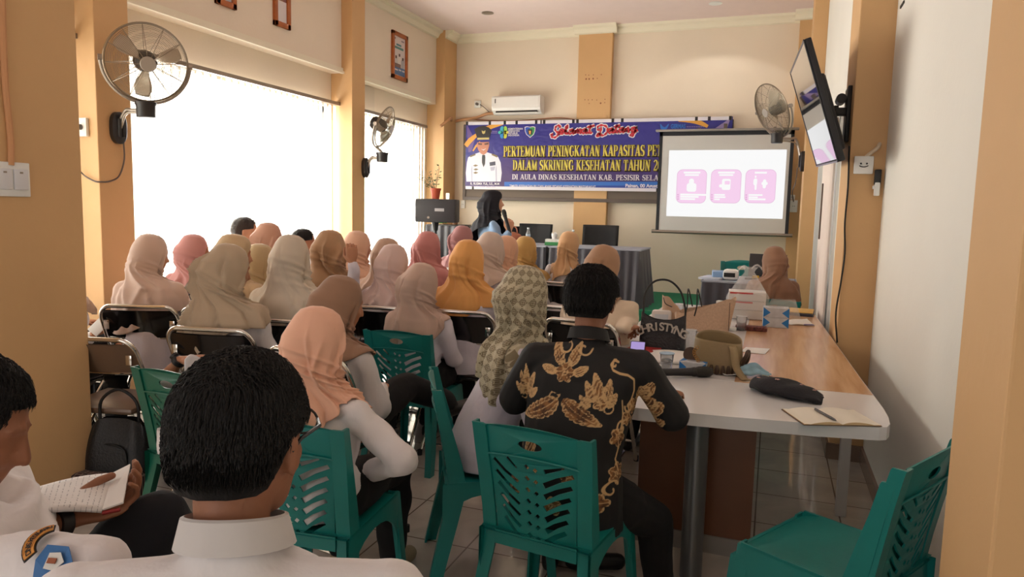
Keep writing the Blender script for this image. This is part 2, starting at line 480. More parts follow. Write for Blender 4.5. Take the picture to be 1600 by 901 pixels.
def frame_of(fwd, palm):
    """matrix whose +Y is fwd and whose -Z is palm"""
    y = Vector(fwd).normalized(); z = -Vector(palm).normalized()
    x = y.cross(z).normalized(); z = x.cross(y).normalized()
    return Matrix((x, y, z)).transposed().to_4x4()
def put_hand(co, fs, style, side, wrist, fwd, palm, scale=1.0):
    hc, hf = HANDS[style]
    M = np.array(frame_of(fwd, palm)); P = hc.copy() * scale
    flip = side > 0
    # template is a right hand seen from above (thumb on -X); mirror for the left
    if side < 0:
        P = P * [-1, 1, 1]
    P = P @ M[:3, :3].T + np.array(wrist)
    n = len(co)
    f2 = [tuple(i + n for i in (q[::-1] if side < 0 else q)) for q in hf]
    return np.vstack([co, P]), fs + f2

def V(*a): return np.array(a, float)
def limb(b, pts, rs, n=12):
    for i in range(len(pts) - 1): b.capsule(pts[i], rs[i], pts[i + 1], rs[i + 1], n)
def torso(b, rings, n=20):
    """rings: (centre, half width, half depth)"""
    rs = []
    k = len(rings)
    for i, (c, w, d) in enumerate(rings):
        rs.append([(c[0] + w * math.copysign(abs(math.cos(q)) ** .85, math.cos(q)), c[1] + d * math.copysign(abs(math.sin(q)) ** .85, math.sin(q)), c[2]) for q in (2 * PI * j / n for j in range(n))])
    b.rings(rs)

def head_parts(b, Hc, R, s=1.0, fine=True):
    """skull, jaw, nose, lips, brows, ears around the head centre; R turns the head"""
    def P(x, y, z): return np.array(Hc) + R @ (V(x, y, z) * s)
    rs = []
    prof = [(-.115, .018, .030, .055), (-.105, .036, .046, .045), (-.085, .049, .066, .028), (-.055, .060, .086, .012), (-.02, .069, .094, .002), (.02, .074, .098, -.004),
            (.055, .074, .097, -.008), (.085, .060, .080, -.010), (.105, .036, .05, -.012), (.114, .012, .018, -.012)]
    for z, w, d, cy in prof:
        rs.append([P(w * math.cos(q), cy + d * math.sin(q), z) for q in (2 * PI * j / 22 for j in range(22))])
    b.rings(rs)
    b.capsule(P(0, .094, .012), .009 * s, P(0, .114, -.028), .0135 * s, 8)      # nose
    for e in (-1, 1):
        b.sphere(P(.013 * e, .098, -.031), .009 * s, 8, 6)
        b.capsule(P(.012 * e, .093, .028), .008 * s, P(.046 * e, .080, .030), .007 * s, 8)   # brow
        b.capsule(P(.03 * e, .078, -.03), .018 * s, P(.045 * e, .05, -.025), .02 * s, 8)   # cheek
        b.sphere(P(.079 * e, -.008, -.012), (.010 * s, .021 * s, .032 * s), 10, 8)  # ear
    b.capsule(P(-.017, .093, -.056), .0075 * s, P(.017, .093, -.056), .0075 * s, 8)
    b.capsule(P(-.014, .091, -.067), .0075 * s, P(.014, .091, -.067), .0075 * s, 8)
    b.sphere(P(0, .083, -.098), .016 * s, 8, 6)

def rotm(yaw=0, pitch=0, roll=0):
    """yaw: clockwise seen from above (to the figure's right); pitch: down"""
    y, p, r = [math.radians(a) for a in (yaw, pitch, roll)]
    Rz = np.array([[math.cos(y), math.sin(y), 0], [-math.sin(y), math.cos(y), 0], [0, 0, 1]])
    Rx = np.array([[1, 0, 0], [0, math.cos(p), math.sin(p)], [0, -math.sin(p), math.cos(p)]])
    Ry = np.array([[math.cos(r), 0, math.sin(r)], [0, 1, 0], [-math.sin(r), 0, math.cos(r)]])
    return Rz @ Rx @ Ry

def make_hijab(Hc, Rh, mat_, parent, drape=.42, width=1.0, back=1.0, seed=1, nu=110, nv=60, avoid=(), fold=1.0, bun=.02, hem_tilt=.0, name='headscarf', open_=1.0, peak=.0, low=None, hang=0.0, shoulder_drop=0.0, scale=1.0):
    rg = random.Random(seed)
    # rows: z, half width, front, back, centre y
    T = np.array([
        (.131, .004, .004, .004, -.010), (.126, .036, .036, .044, -.010), (.110, .065, .065, .078, -.010), (.080, .084, .083, .100, -.008), (.045, .097, .094, .118, -.006),
        (.005, .105, .099, .127 + bun, -.005), (-.035, .104, .098, .129 + bun, -.004), (-.075, .101, .094, .124 + bun * .7, -.004), (-.108, .101, .090, .119 + bun * .35, -.006),
        (-.138, .110, .090, .120, -.010), (-.162, .132, .096, .126, -.014), (-.186, .166, .110, .134, -.018), (-.215, .202, .130, .146, -.022), (-.27, .226, .150, .158, -.024),
        (-.36, .236, .16, .166, -.024), (-.45, .242, .165, .172, -.022), (-.56, .246, .168, .176, -.02)])
    T[:, 1] *= 1 + (width - 1) * smoothstep(.1, -.25, T[:, 0])
    T[:, 3] *= 1 + (back - 1) * smoothstep(.0, -.3, T[:, 0])
    if shoulder_drop:
        T[:, 0] -= shoulder_drop * smoothstep(-.1, -.2, T[:, 0])
    zmin = -drape
    arc = np.concatenate([[0], np.cumsum(np.hypot(np.diff(T[:, 0]), np.diff(T[:, 1])))])
    ph = [rg.uniform(0, 6.28) for _ in range(8)]
    kz = [rg.uniform(-14, 14) for _ in range(4)]
    ks = [rg.choice((2, 3)), rg.choice((4, 5)), rg.choice((6, 7, 8)), rg.choice((10, 11))]
    creases = [(rg.uniform(0, 2 * PI), rg.uniform(-2.6, 2.6), rg.uniform(.05, .16), rg.choice((1, 1, -.8)) * rg.uniform(.012, .026), rg.uniform(-.12, .11)) for _ in range(18)]
    pulls = [(rg.uniform(-.02, -.05) - .030 * q_, rg.uniform(.05, .11), rg.uniform(.006, .010), rg.uniform(.006, .013), rg.uniform(-.5, .5)) for q_ in range(4)]
    co = []
    uvs = []
    pivot = np.array([0, -.02, -.125])
    for j in range(nv + 1):
        t = (j / nv)
        for i in range(nu + 1):
            u = i / nu
            # rows end on the hem, whose height swings round the body
            phi0 = u * 2 * PI
            hem = zmin * (1 + hem_tilt * math.sin(phi0) + .10 * math.sin(2 * phi0 + ph[0]) - .05 * math.cos(3 * phi0 + ph[1]))
            a_end = np.interp(-hem, -T[:, 0], arc)
            a = a_end * (t ** .9)
            z = np.interp(a, arc, T[:, 0]); w = np.interp(a, arc, T[:, 1]); fr = np.interp(a, arc, T[:, 2]); bk = np.interp(a, arc, T[:, 3]); cyy = np.interp(a, arc, T[:, 4])
            # face opening
            zo = (z + .032) / .088
            po = math.radians(54) * open_ * math.sqrt(max(0, 1 - zo * zo)) if abs(zo) < 1 else 0.0
            phi = po + (2 * PI - 2 * po) * u           # 0 = front (+Y)
            c, s_ = math.cos(phi), math.sin(phi)
            dep = fr if c > 0 else bk
            x = w * s_; y = cyy + dep * c
            grow = float(smoothstep(.10, -.22, z))
            dsp = .006 * grow * fold * (math.sin(ks[0] * phi + kz[0] * .5 * z + ph[2]) + .5 * math.sin(ks[1] * phi + kz[1] * z + ph[3]))
            for (p0_, sl, wd_, am, zs) in creases:
                dphi = (phi - p0_ - sl * (z + .1) + PI) % (2 * PI) - PI
                g_ = abs(dphi) / wd_
                if g_ < 3: dsp += am * fold * float(smoothstep(zs, zs - .14, z)) * (math.exp(-g_ ** 1.3 * 1.2))
            for (z0_, dr, wz, am, cs) in pulls:
                zz = z - (z0_ - dr * (1 + math.cos(phi - cs)) / 2)
                if abs(zz) < 3 * wz: dsp += am * fold * math.exp(-(zz / wz) ** 2) * (.55 + .45 * math.cos(phi - cs - 1.6))
            n_ = math.hypot(x, y - cyy) + 1e-6
            x += dsp * x / n_; y += dsp * (y - cyy) / n_
            if peak and z > .02 and c > 0: y += peak * c * float(smoothstep(.02, .1, z))
            if hang: y -= hang * float(smoothstep(-.25, -.55, z)) * (1 if c < 0 else 0)
            p = V(x, y, z)
            wgt = float(smoothstep(-.21, -.095, z))
            q = Rh @ p
            p = p * (1 - wgt) + q * wgt
            P_ = np.array(Hc) + p * scale
            for (c0_, c1_, r_) in avoid:
                ax_ = c1_ - c0_; tt = max(0.0, min(1.0, float((P_ - c0_) @ ax_ / (ax_ @ ax_)))); dd = P_ - c0_ - ax_ * tt; ln = float(np.linalg.norm(dd))
                if ln < r_ and p[2] < -.09: P_ = P_ + dd / (ln + 1e-6) * (r_ - ln)
            co.append(P_); uvs.append((u, a))
    fs = []
    for j in range(nv):
        for i in range(nu):
            a_ = j * (nu + 1) + i
            fs.append((a_, a_ + 1, a_ + nu + 2, a_ + nu + 1))
    me = bpy.data.meshes.new(name); me.from_pydata([tuple(p) for p in co], [], fs)
    ul = me.uv_layers.new(name='UVMap')
    for p in me.polygons:
        for li, vi in zip(p.loop_indices, p.vertices): ul.data[li].uv = uvs[vi]
    bm = bmesh.new(); bm.from_mesh(me); bmesh.ops.recalc_face_normals(bm, faces=bm.faces); bm.to_mesh(me); bm.free()
    me.shade_smooth(); me.materials.append(mat_)
    ob = bpy.data.objects.new(name, me); COL.objects.link(ob); ob.parent = parent
    so = ob.modifiers.new('thickness', 'SOLIDIFY'); so.thickness = .004; so.offset = -1
    return ob

def wrinkle(co, amp, freq, seed, zlo=-9):
    """small cloth folds pushed into the surface, from summed directional waves"""
    rg = np.random.RandomState(seed)
    d = np.zeros((len(co), 3))
    for k in range(7):
        v = rg.normal(size=3); v[2] *= 1.6; v /= np.linalg.norm(v)
        n = rg.normal(size=3); n[2] *= .3; n /= np.linalg.norm(n)
        w = np.sin(co @ v * freq * (.6 + .25 * k) + rg.uniform(0, 6.28) + 1.3 * np.sin(co @ n * freq * .35 + k))
        d += np.outer(np.sign(w) * np.abs(w) ** .7 * amp / 2.2, n)
    return co + d

def hair_cap(Hc, R, s, parent, material, seed=1, strands=0, length=.03, crown=.0, back_low=-.095, tousle=.4, front=.02, width=1.0):
    """hair shell of the skull plus short locks lying on it"""
    rg = random.Random(seed)
    b = MB()
    n, k = 40, 20
    nrm = []
    pts = []
    rs = []
    def low(phi):   # how far down the hair goes round the head; phi 0 = front
        c = math.cos(phi)
        return (front + .055) if c > .75 else (.045 * (c + 1) / 1.75 - .012 if c > -.15 else back_low + (.0 if c < -.5 else .06 * (c + .5) / .35))
    def surf(phi, t):
        top = .118 + crown
        lo = low(phi)
        z = top - (top - lo) * (1 - math.cos(t * PI / 2)) if False else None
        th = t * 1.0
        # vertical position eases down the skull
        z = lo + (top - lo) * math.cos(th * PI / 2) ** .9
        zz = max(-1, min(1, (z - .01) / (.108 + crown)))
        rad = math.sqrt(max(0, 1 - abs(zz) ** 2.3))
        w = .084 * rad * width; d = .106 * rad
        if z < -.02:
            sh = smoothstep(-.02, -.12, z); w = w * (1 - .0 * sh) ; d = d * (1 - .05 * sh)
            w = max(w, .064 * width); d = max(d, .078)
        return V(w * math.sin(phi), -.008 + d * math.cos(phi), z)
    for j in range(k + 1):
        t = max(.03, j / k); row = []
        for i in range(n):
            phi = 2 * PI * i / n
            p = surf(phi, t)
            bumpy = 1 + .03 * math.sin(5 * phi + 7 * t + seed) * (1 - t) + .02 * math.sin(11 * phi - 5 * t + seed * 2)
            row.append(np.array(Hc) + R @ (p * s * V(bumpy, bumpy, 1)))
        rs.append(row)
    rs.append([np.array(Hc) + R @ (surf(2 * PI * i / n, 1) * .8 * s) for i in range(n)])
    b.rings(rs, True)
    for q in range(strands):
        phi = rg.uniform(0, 2 * PI); t = math.sqrt(rg.uniform(.0, .88))
        p = surf(phi, t) * s
        e = .03
        a = surf(phi, min(1, t + e)) * s - p
        tang = a / (np.linalg.norm(a) + 1e-9)
        nn = p - V(0, -.008, 0) * s; nn[2] *= .9; nn /= np.linalg.norm(nn) + 1e-9
        side = np.cross(tang, nn)
        dirv = tang * 1.0 + side * rg.uniform(-1, 1) * tousle + nn * rg.uniform(.0, tousle * .9)
        if t < .45: dirv = V(rg.uniform(-1, 1) * .5, rg.uniform(-.3, 1.0), .2) * tousle + side * rg.uniform(-1, 1) + tang * .7
        dirv /= np.linalg.norm(dirv) + 1e-9
        ln = length * rg.uniform(.6, 1.3) * s * (1 if t < .6 else .55)
        m_ = p + dirv * ln * .5 + nn * .004 * s; e_ = p + dirv * ln - nn * .0 + V(0, 0, -ln * .12)
        pts = [np.array(Hc) + R @ (v_) for v_ in (p - dirv * .006 * s, m_, e_)]
        w0 = .0013 * s * rg.uniform(.7, 1.4)
        b.tube(pts, [w0, w0 * .8, w0 * .15], 4, flat=.6)
    ob = b.build('hair', material, parent)
    return ob

def eyes(Hc, R, s, parent):
    for e in (-1, 1):
        o = MB().sphere(np.array(Hc) + R @ (V(.029 * e, .0700, .010) * s), .0112 * s, 12, 8).build('eye', M_eye, parent)
        MB().sphere(np.array(Hc) + R @ (V(.029 * e, .0775, .010) * s), .0052 * s, 10, 6).build('iris', M_dark, o)

def person(label, head, facing=0.0, seat=.45, lean=.06, side=0.0, head_yaw=12, head_pitch=8, head_roll=0, female=True, skin=None, shirt=None, bottom=None, shoes=None,
           scarf=None, scarf_kw=None, hair=None, hair_kw=None, arms=None, standing=False, s=.95, voxel=.012, shirt_voxel=.013, wr=.009, short_sleeve=False, floor_z=0.0,
           legs='front', group=None, collar=False, sleeve_to=1.0, hands=('relaxed', 'relaxed'), thick=1.0, shoulders=1.0, shirt_hem=0.0, neck_up=0.0, sleeve_k=1.0, sh_off=(0, 0, 0)):
    """head: world position of the top of the head. Everything is laid out in a frame at the floor under the hips, facing +Y."""
    a = math.radians(facing)              # clockwise from +Y
    fwd = V(math.sin(a), math.cos(a), 0); rgt = V(math.cos(a), -math.sin(a), 0)
    top = np.array(head)
    base = top - fwd * lean - rgt * side; base[2] = floor_z
    root = thing('person', label, 'person', tuple(base), -a, group)
    skin = skin or M_skin; shirt = shirt or M_shirt; bottom = bottom or M_skirt; shoes = shoes or M_shoe
    Rh = rotm(head_yaw, head_pitch, head_roll)
    topz = top[2] - floor_z
    Hc = V(side, lean, topz - (.129 if female else .122) * s)
    Nk = Hc + V(0, -.028, -.125) * s + V(0, 0, neck_up * .6)
    hipz = (seat + .09) if not standing else .9 * s
    Hp = V(0, 0, hipz)
    Sh = Hc + V(0, -.04, -.222 * s - .005) if female else Hc + V(0, -.05, -.205 * s + neck_up * .25)
    Sh = Sh + V(*sh_off)
    hw = (.165 if female else .19) * s * shoulders
    S = {e: Sh + V(e * hw, 0, 0) for e in (-1, 1)}
    span = Sh[2] - hipz
    chest = Hp * .35 + Sh * .65 + V(0, .015, 0); waist = Hp * .7 + Sh * .3 + V(0, -.015, 0)
    A = arms or {}
    E, Wr, HD, PD = {}, {}, {}, {}
    for e in (-1, 1):
        key = 'L' if e < 0 else 'R'
        d = A.get(key)
        if d is None:
            if standing:
                E[e] = S[e] + V(e * .05, -.01, -.27 * s); Wr[e] = E[e] + V(0, .06, -.23 * s); HD[e] = V(0, .2, -1); PD[e] = V(-e, 0, 0)
            else:
                E[e] = S[e] + V(e * .055, .06, -.245 * s); Wr[e] = V(e * .075, max(.26, E[e][1] + .17), max(hipz + .11, E[e][2] - .08)); HD[e] = V(-e * .5, 1, -.1); PD[e] = V(0, 0, -1)
        else:
            E[e] = V(*d[0]); Wr[e] = V(*d[1]); HD[e] = V(*d[2]); PD[e] = V(*d[3])
    # legs
    K, An, To, hipj = {}, {}, {}, {}
    for e in (-1, 1):
        hipj[e] = Hp + V(e * .085, .02, -.01)
        if standing:
            K[e] = V(e * .09, .03, .48 * s); An[e] = V(e * .09, -.02, .08); To[e] = An[e] + V(e * .02, .15, -.045)
        elif isinstance(legs, dict):
            K[e], An[e] = [V(*q) for q in legs['L' if e < 0 else 'R']]
            To[e] = An[e] + V(e * .02, .15, -.045)
        else:
            K[e] = V(e * .12, .43 * s, seat + .05); An[e] = V(e * .11, .42 * s, .085); To[e] = An[e] + V(e * .02, .15, -.045)
    th = thick
    # ---- body: one continuous skin
    b = MB()
    head_parts(b, Hc, Rh, s)
    b.capsule(Hc + Rh @ (V(0, -.02, -.07) * s), .050 * s, Nk + V(0, -.02, -.05), .047 * s, 14)
    b.capsule(Nk + V(0, -.02, -.05), .047 * s, chest, .072 * s, 14)
    b.capsule(chest, .10 * s, waist, .09 * s); b.capsule(waist, .09 * s, Hp, .10 * s)
    for e in (-1, 1):
        b.capsule(Sh + V(e * .03, -.012, -.01), .032 * s, S[e], .034 * s)
        limb(b, [S[e], E[e], Wr[e]], [.034 * s, .031 * s, .0225 * s])
        b.capsule(E[e] * .8 + Wr[e] * .2, .033 * s, E[e] * .5 + Wr[e] * .5, .031 * s)
        limb(b, [hipj[e], K[e], An[e]], [.075 * s, .05 * s, .033 * s])
        b.capsule(An[e], .035, An[e] + V(0, -.03, -.03), .033); b.capsule(An[e] + V(0, -.02, -.04), .03, To[e], .025)
    co, fs = remeshed(b, voxel, 3)
    for e in (-1, 1):
        st = hands[0 if e < 0 else 1]
        if st: co, fs = put_hand(co, fs, st, e, Wr[e] + HD[e] / np.linalg.norm(HD[e]) * .012, HD[e], PD[e], .95 * s + .03)
    body = mesh_from(co, fs, 'body', skin, root)
    # ---- shirt
    b = MB()
    w1 = (.155 if female else .175) * s * th * (.5 + .5 * shoulders)
    lo = hipz - (.07 if not standing else .12) - shirt_hem
    torso(b, [(Hp + V(0, 0, lo - hipz), w1 * 1.14, .142 * th), (Hp + V(0, .0, .03), w1 * 1.12, .142 * th), (waist, w1 * .98, .118 * th), (chest, w1 * 1.08, .122 * th), (Sh + V(0, .0, -.045), w1 * 1.12, .10 * th),
              (Sh + V(0, .0, .0), hw * .86, .078), (Sh + V(0, .005, .035), hw * .56, .074), (Nk + V(0, -.012, -.035), .062 * s, .060 * s), (Nk + V(0, -.01, -.012), .056 * s, .056 * s)])
    for e in (-1, 1):
        rr = (.058, .052, .037)
        ends = [S[e] + V(0, 0, -.012), E[e], E[e] * (1 - .93 * sleeve_to) + Wr[e] * (.93 * sleeve_to)]
        if short_sleeve:
            ends = [S[e] + V(0, 0, -.012), S[e] * .06 + E[e] * .94]; rr = (.06, .062)
        limb(b, ends, [q * s * (.9 + .1 * th) * (sleeve_k if i_ else 1) for i_, q in enumerate(rr)], 14)
        b.capsule(Sh + V(e * .05, 0, .0), .055 * s, S[e] + V(0, 0, -.012), .055 * s)
    co, fs = remeshed(b, shirt_voxel, 4)
    co = wrinkle(co, wr, 26, sum(map(ord, label)) % 9999)
    sh = mesh_from(co, fs, 'shirt', shirt, root)
    if collar:
        cb = MB()
        rs = []
        for dz, r in ((-.024, .078), (-.004, .073), (.016, .068), (.018, .063), (-.012, .062)):
            rs.append([Nk + V(r * s * math.cos(q), -.006 + r * s * 1.02 * math.sin(q) , dz - .020 * math.sin(q)) for q in (2 * PI * j / 32 for j in range(32))])
        cb.rings(rs, False)
        cb.build('collar', shirt if collar is True else collar, sh)
    # ---- trousers or skirt
    b = MB()
    for e in (-1, 1):
        ank = An[e] * .93 + K[e] * .07
        limb(b, [hipj[e], K[e], ank], [.098 * th, .074, .056], 14)
        b.capsule(hipj[e], .10 * th, hipj[e] * .5 + K[e] * .5, .09 * th)
    b.capsule(hipj[-1], .102 * th, hipj[1], .102 * th, 14)
    b.capsule(Hp + V(-.06, -.022, -.01), .095 * th, Hp + V(.06, -.022, -.01), .095 * th)
    co, fs = remeshed(b, shirt_voxel, 4)
    co = wrinkle(co, wr, 22, 11)
    mesh_from(co, fs, 'trousers', bottom, root)
    for e in (-1, 1):
        b = MB()
        b.capsule(An[e] + V(0, -.035, -.045), .036, To[e] + V(0, 0, .0), .034, 14)
        b.capsule(An[e] + V(0, -.03, -.03), .038, An[e] + V(0, .03, -.03), .036)
        for q in range(len(b.v)):
            v = b.v[q]; b.v[q] = (v[0], v[1], max(.002 , v[2]))
        b.build('shoe', shoes, root)
    eyes(Hc, Rh, s, root)
    if scarf is not None:
        kw = dict(scarf_kw or {})
        av = []
        for e in (-1, 1):
            av += [(S[e] + V(0, 0, -.012), E[e], .066 * s), (Sh + V(e * .05, 0, 0), S[e] + V(0, 0, -.012), .064 * s)]
        make_hijab(Hc, Rh, scarf, root, scale=s * kw.pop('scale', 1.0), avoid=av, **kw)
    if hair is not None:
        hair_cap(Hc, Rh, s, root, hair, **(hair_kw or {}))
    return root, dict(Hc=Hc, R=Rh, S=S, E=E, W=Wr, Nk=Nk, Sh=Sh, base=base, a=a, s=s, K=K, Hp=Hp, shirt=sh, chest=chest)
# ================================================================== furniture builders
M_teal = mat('teal moulded plastic', (13, 122, 118), .38, var=.05, vscale=12, bump=.03, bscale=40)
M_tealD = mat('dark green moulded plastic', (12, 92, 72), .38, var=.06, vscale=12, bump=.03, bscale=40)

def plate_with_holes(outline, holes, thick):
    cu = bpy.data.curves.new('plate', 'CURVE'); cu.dimensions = '2D'; cu.fill_mode = 'BOTH'; cu.extrude = thick / 2
    for poly in [outline] + holes:
        sp = cu.splines.new('POLY'); sp.points.add(len(poly) - 1)
        for i, (x, y) in enumerate(poly): sp.points[i].co = (x, y, 0, 1)
        sp.use_cyclic_u = True
    ob = bpy.data.objects.new('plate', cu); COL.objects.link(ob)
    me = bpy.data.meshes.new_from_object(ob.evaluated_get(bpy.context.evaluated_depsgraph_get()))
    vs = [v.co[:] for v in me.vertices]; fs = [tuple(p.vertices) for p in me.polygons]
    bpy.data.objects.remove(ob); bpy.data.curves.remove(cu); bpy.data.meshes.remove(me)
    return vs, fs
def slot(p0, p1, w, taper=1.0, bend=0.0):
    p0 = V(*p0); p1 = V(*p1); t = (p1 - p0) / np.linalg.norm(p1 - p0); n = V(-t[1], t[0])
    mid = (p0 + p1) / 2 + n * bend
    return [tuple(p0 - n * w / 2), tuple(mid - n * w / 2 * (1 + taper) / 2), tuple(p1 - n * w / 2 * taper), tuple(p1 + n * w / 2 * taper), tuple(mid + n * w / 2 * (1 + taper) / 2), tuple(p0 + n * w / 2)]
def oval(c, a, b_, n=20):
    return [(c[0] + a * math.cos(2 * PI * i / n), c[1] + b_ * math.sin(2 * PI * i / n)) for i in range(n)]

def back_y(z):  # recline of the plastic back
    return -.185 - .075 * max(0, (z - .40) / .42) ** 1.2 if z > .40 else -.185 - .085 * ((.40 - z) / .40)
def make_plastic_chair(label, material, s=1.0):
    t = thing('plastic_chair', label, 'chair')
    out = []
    for i in range(13):
        u = -1 + 2 * i / 12; out.append((.172 * u, .80 + .018 * (1 - u * u)))
    out += [(.152, .60), (.142, .405), (.05, .385), (-.05, .385), (-.142, .405), (-.152, .60)]
    holes = [oval((0, .755), .043, .017)]
    for k in range(7):
        z = .672 - k * .041
        xo = .150 - .0022 * k * 3
        if k > 0: holes.append(slot((-xo, z + .052), (-.052, z - .012), .0155, .9, -.004))
        else: holes.append(slot((-.09, z + .028), (-.055, z - .005), .0125, .8))
        if k > 0: holes.append(slot((.040, z - .008), (xo, z + .042), .0205, .78, .004))
        else: holes.append(slot((.045, z + .002), (.115, z + .026), .017, .4))
        holes.append(slot((-.022, z + .014), (-.012, z + .002), .013)); holes.append(slot((.008, z - .006), (.018, z + .006), .012))
    vs, fs = plate_with_holes(out, holes, .006)
    mb = MB()
    mb.add([(x, back_y(v) - .004 + z + .016 * (x / .17) ** 2, v) for x, v, z in vs], fs)
    # raised band under the handle and thin reinforcing ribs low on both sides
    mb.tube([(x, back_y(.712) - .010 + .016 * (x / .17) ** 2, .712 - .012 * (x / .16) ** 2) for x in np.linspace(-.165, .165, 12)], .004, 6)
    mb.build('backrest', material, t)
    st = MB()
    st.grid(lambda u, v: ((u - .5) * (.40 - .02 * v), -.20 + .42 * v, .432 - .012 * math.sin(PI * u) * math.sin(PI * min(1, v * 1.1)) - .02 * max(0, v - .85) / .15 * 1.0), 16, 16)
    st.grid(lambda u, v: ((u - .5) * (.40 - .02 * v), -.20 + .42 * v, .418 - .02 * max(0, v - .85) / .15), 8, 8)
    st.box((0, .218, .392), (.37, .012, .05)); st.box((0, -.19, .40), (.30, .012, .05))
    for e in (-1, 1): st.box((e * .196, .01, .412), (.010, .40, .04))
    st.build('seat', material, t)
    for e in (-1, 1):
        # rear leg runs from the top of the back to the floor
        b = MB(); rs = []
        for z in (.818, .80, .70, .60, .50, .42, .36, .25, .12, 0):
            xo = .212 - .012 * smoothstep(.8, .45, z) + .030 * smoothstep(.42, 0, z)
            w = .050 - .014 * float(smoothstep(.45, 0, z)); dp = .026 + .030 * float(smoothstep(.78, .42, z)) - .016 * float(smoothstep(.4, 0, z))
            zz = z if z < .81 else .806
            y = back_y(z) + .012
            if z > .81: w *= .8
            rs.append([(e * xo, y - .012, zz), (e * xo, y + dp, zz), (e * (xo - .008), y + dp, zz), (e * (xo - .010), y - .003, zz), (e * (xo - w), y - .003, zz), (e * (xo - w), y - .012, zz)])
        b.rings(rs)
        b.build('leg', material, t)
        b = MB(); rs = []
        for z in (.425, .36, .25, .12, 0):
            xo = .200 + .028 * (.425 - z) / .425; y = .222 + .03 * (.425 - z) / .425
            w = .046 - .012 * (.425 - z) / .425
            rs.append([(e * xo, y, z), (e * xo, y - w, z), (e * (xo - .008), y - w, z), (e * (xo - .008), y - .008, z), (e * (xo - w), y - .008, z), (e * (xo - w), y, z)])
        b.rings(rs)
        b.build('leg', material, t)
        # arched side apron
        poly = [(-.20, .425), (.222, .425), (.228, .30)]
        n = 14
        for i in range(n + 1):
            q = PI * i / n
            poly.append((.015 + .175 * math.cos(q), .22 + .16 * math.sin(q) ** .8))
        poly.append((-.235, .22))
        # thin curved web
        b = MB()
        vs = []; fs = []
        for i in range(n + 1):
            q = PI * i / n
            y = -.01 + .200 * math.cos(q); zi = .20 + .185 * math.sin(q) ** .75
            vs += [(e * .204, y, .425), (e * .206, y, min(zi, .42)), (e * .196, y, .425), (e * .198, y, min(zi, .42))]
        for i in range(n):
            a = i * 4; c = a + 4
            fs += [(a, a + 1, c + 1, c), (a + 2, c + 2, c + 3, a + 3), (a + 1, a + 3, c + 3, c + 1)]
        b.add(vs, fs)
        b.build('side_apron', material, t)
    return t

M_fblack = mat('black vinyl', (20, 19, 20), .16, coat=.4)
M_fbrown = mat('brown vinyl', (112, 88, 70), .3)
def make_folding_chair(label, vinyl):
    t = thing('folding_chair', label, 'chair')
    W = .225
    def yz(z): return .20 - .42 * z / .82
    top = []
    for i in range(9):
        q = PI / 2 * i / 8
        top.append((W - .07 + .07 * math.cos(q), .74 + .075 * math.sin(q)))
    path = [(W, yz(0), 0), (W, yz(.4), .4)] + [(x, yz(z), z) for x, z in top] + [(-x, yz(z), z) for x, z in top[::-1]] + [(-W, yz(.4), .4), (-W, yz(0), 0)]
    MB().tube(path, .0115, 10).build('front_frame', M_chrome, t)
    r = MB()
    for e in (-1, 1): r.tube([(e * .205, -.27, 0), (e * .205, .16, .425)], .0105, 10)
    r.tube([(-.205, -.27 + .43 * .12, .05), (.205, -.27 + .43 * .12, .05)], .009, 8)
    r.tube([(-.225, yz(.13), .13), (.225, yz(.13), .13)], .009, 8)
    r.tube([(-.205, .16, .425), (.205, .16, .425)], .0105, 8)
    r.build('rear_frame', M_chrome, t)
    b = MB()
    b.grid(lambda u, v: ((u - .5) * 2 * (W - .012), yz(.64 + .15 * v) - .012 - .030 * math.cos((u - .5) * PI) + .010, .635 + .155 * v), 16, 5)
    b.grid(lambda u, v: ((u - .5) * 2 * (W - .012), yz(.64 + .15 * v) + .012 - .030 * math.cos((u - .5) * PI) + .010, .635 + .155 * v), 16, 5)
    bk = b.build('backrest', vinyl, t)
    p = MB()
    p.tube([((u - .5) * 2 * (W - .004), yz(.635) - .030 * math.cos((u - .5) * PI) + .008, .632) for u in np.linspace(0, 1, 13)], .008, 8)
    for e in (-1, 1): p.box((e * .19, yz(.71) - .03, .71), (.03, .004, .05), ch=.001)
    p.build('chrome_trim', M_chrome, bk)
    s = MB(); s.box((0, -.01, .445), (.40, .38, .035), ch=.014)
    s.build('seat', vinyl, t)
    for x, y in ((W, yz(0)), (-W, yz(0)), (.205, -.27), (-.205, -.27)): MB().cyl((x, y, 0), (x, y, .03), .015, 10).build('rubber_foot', M_dark, t)
    return t

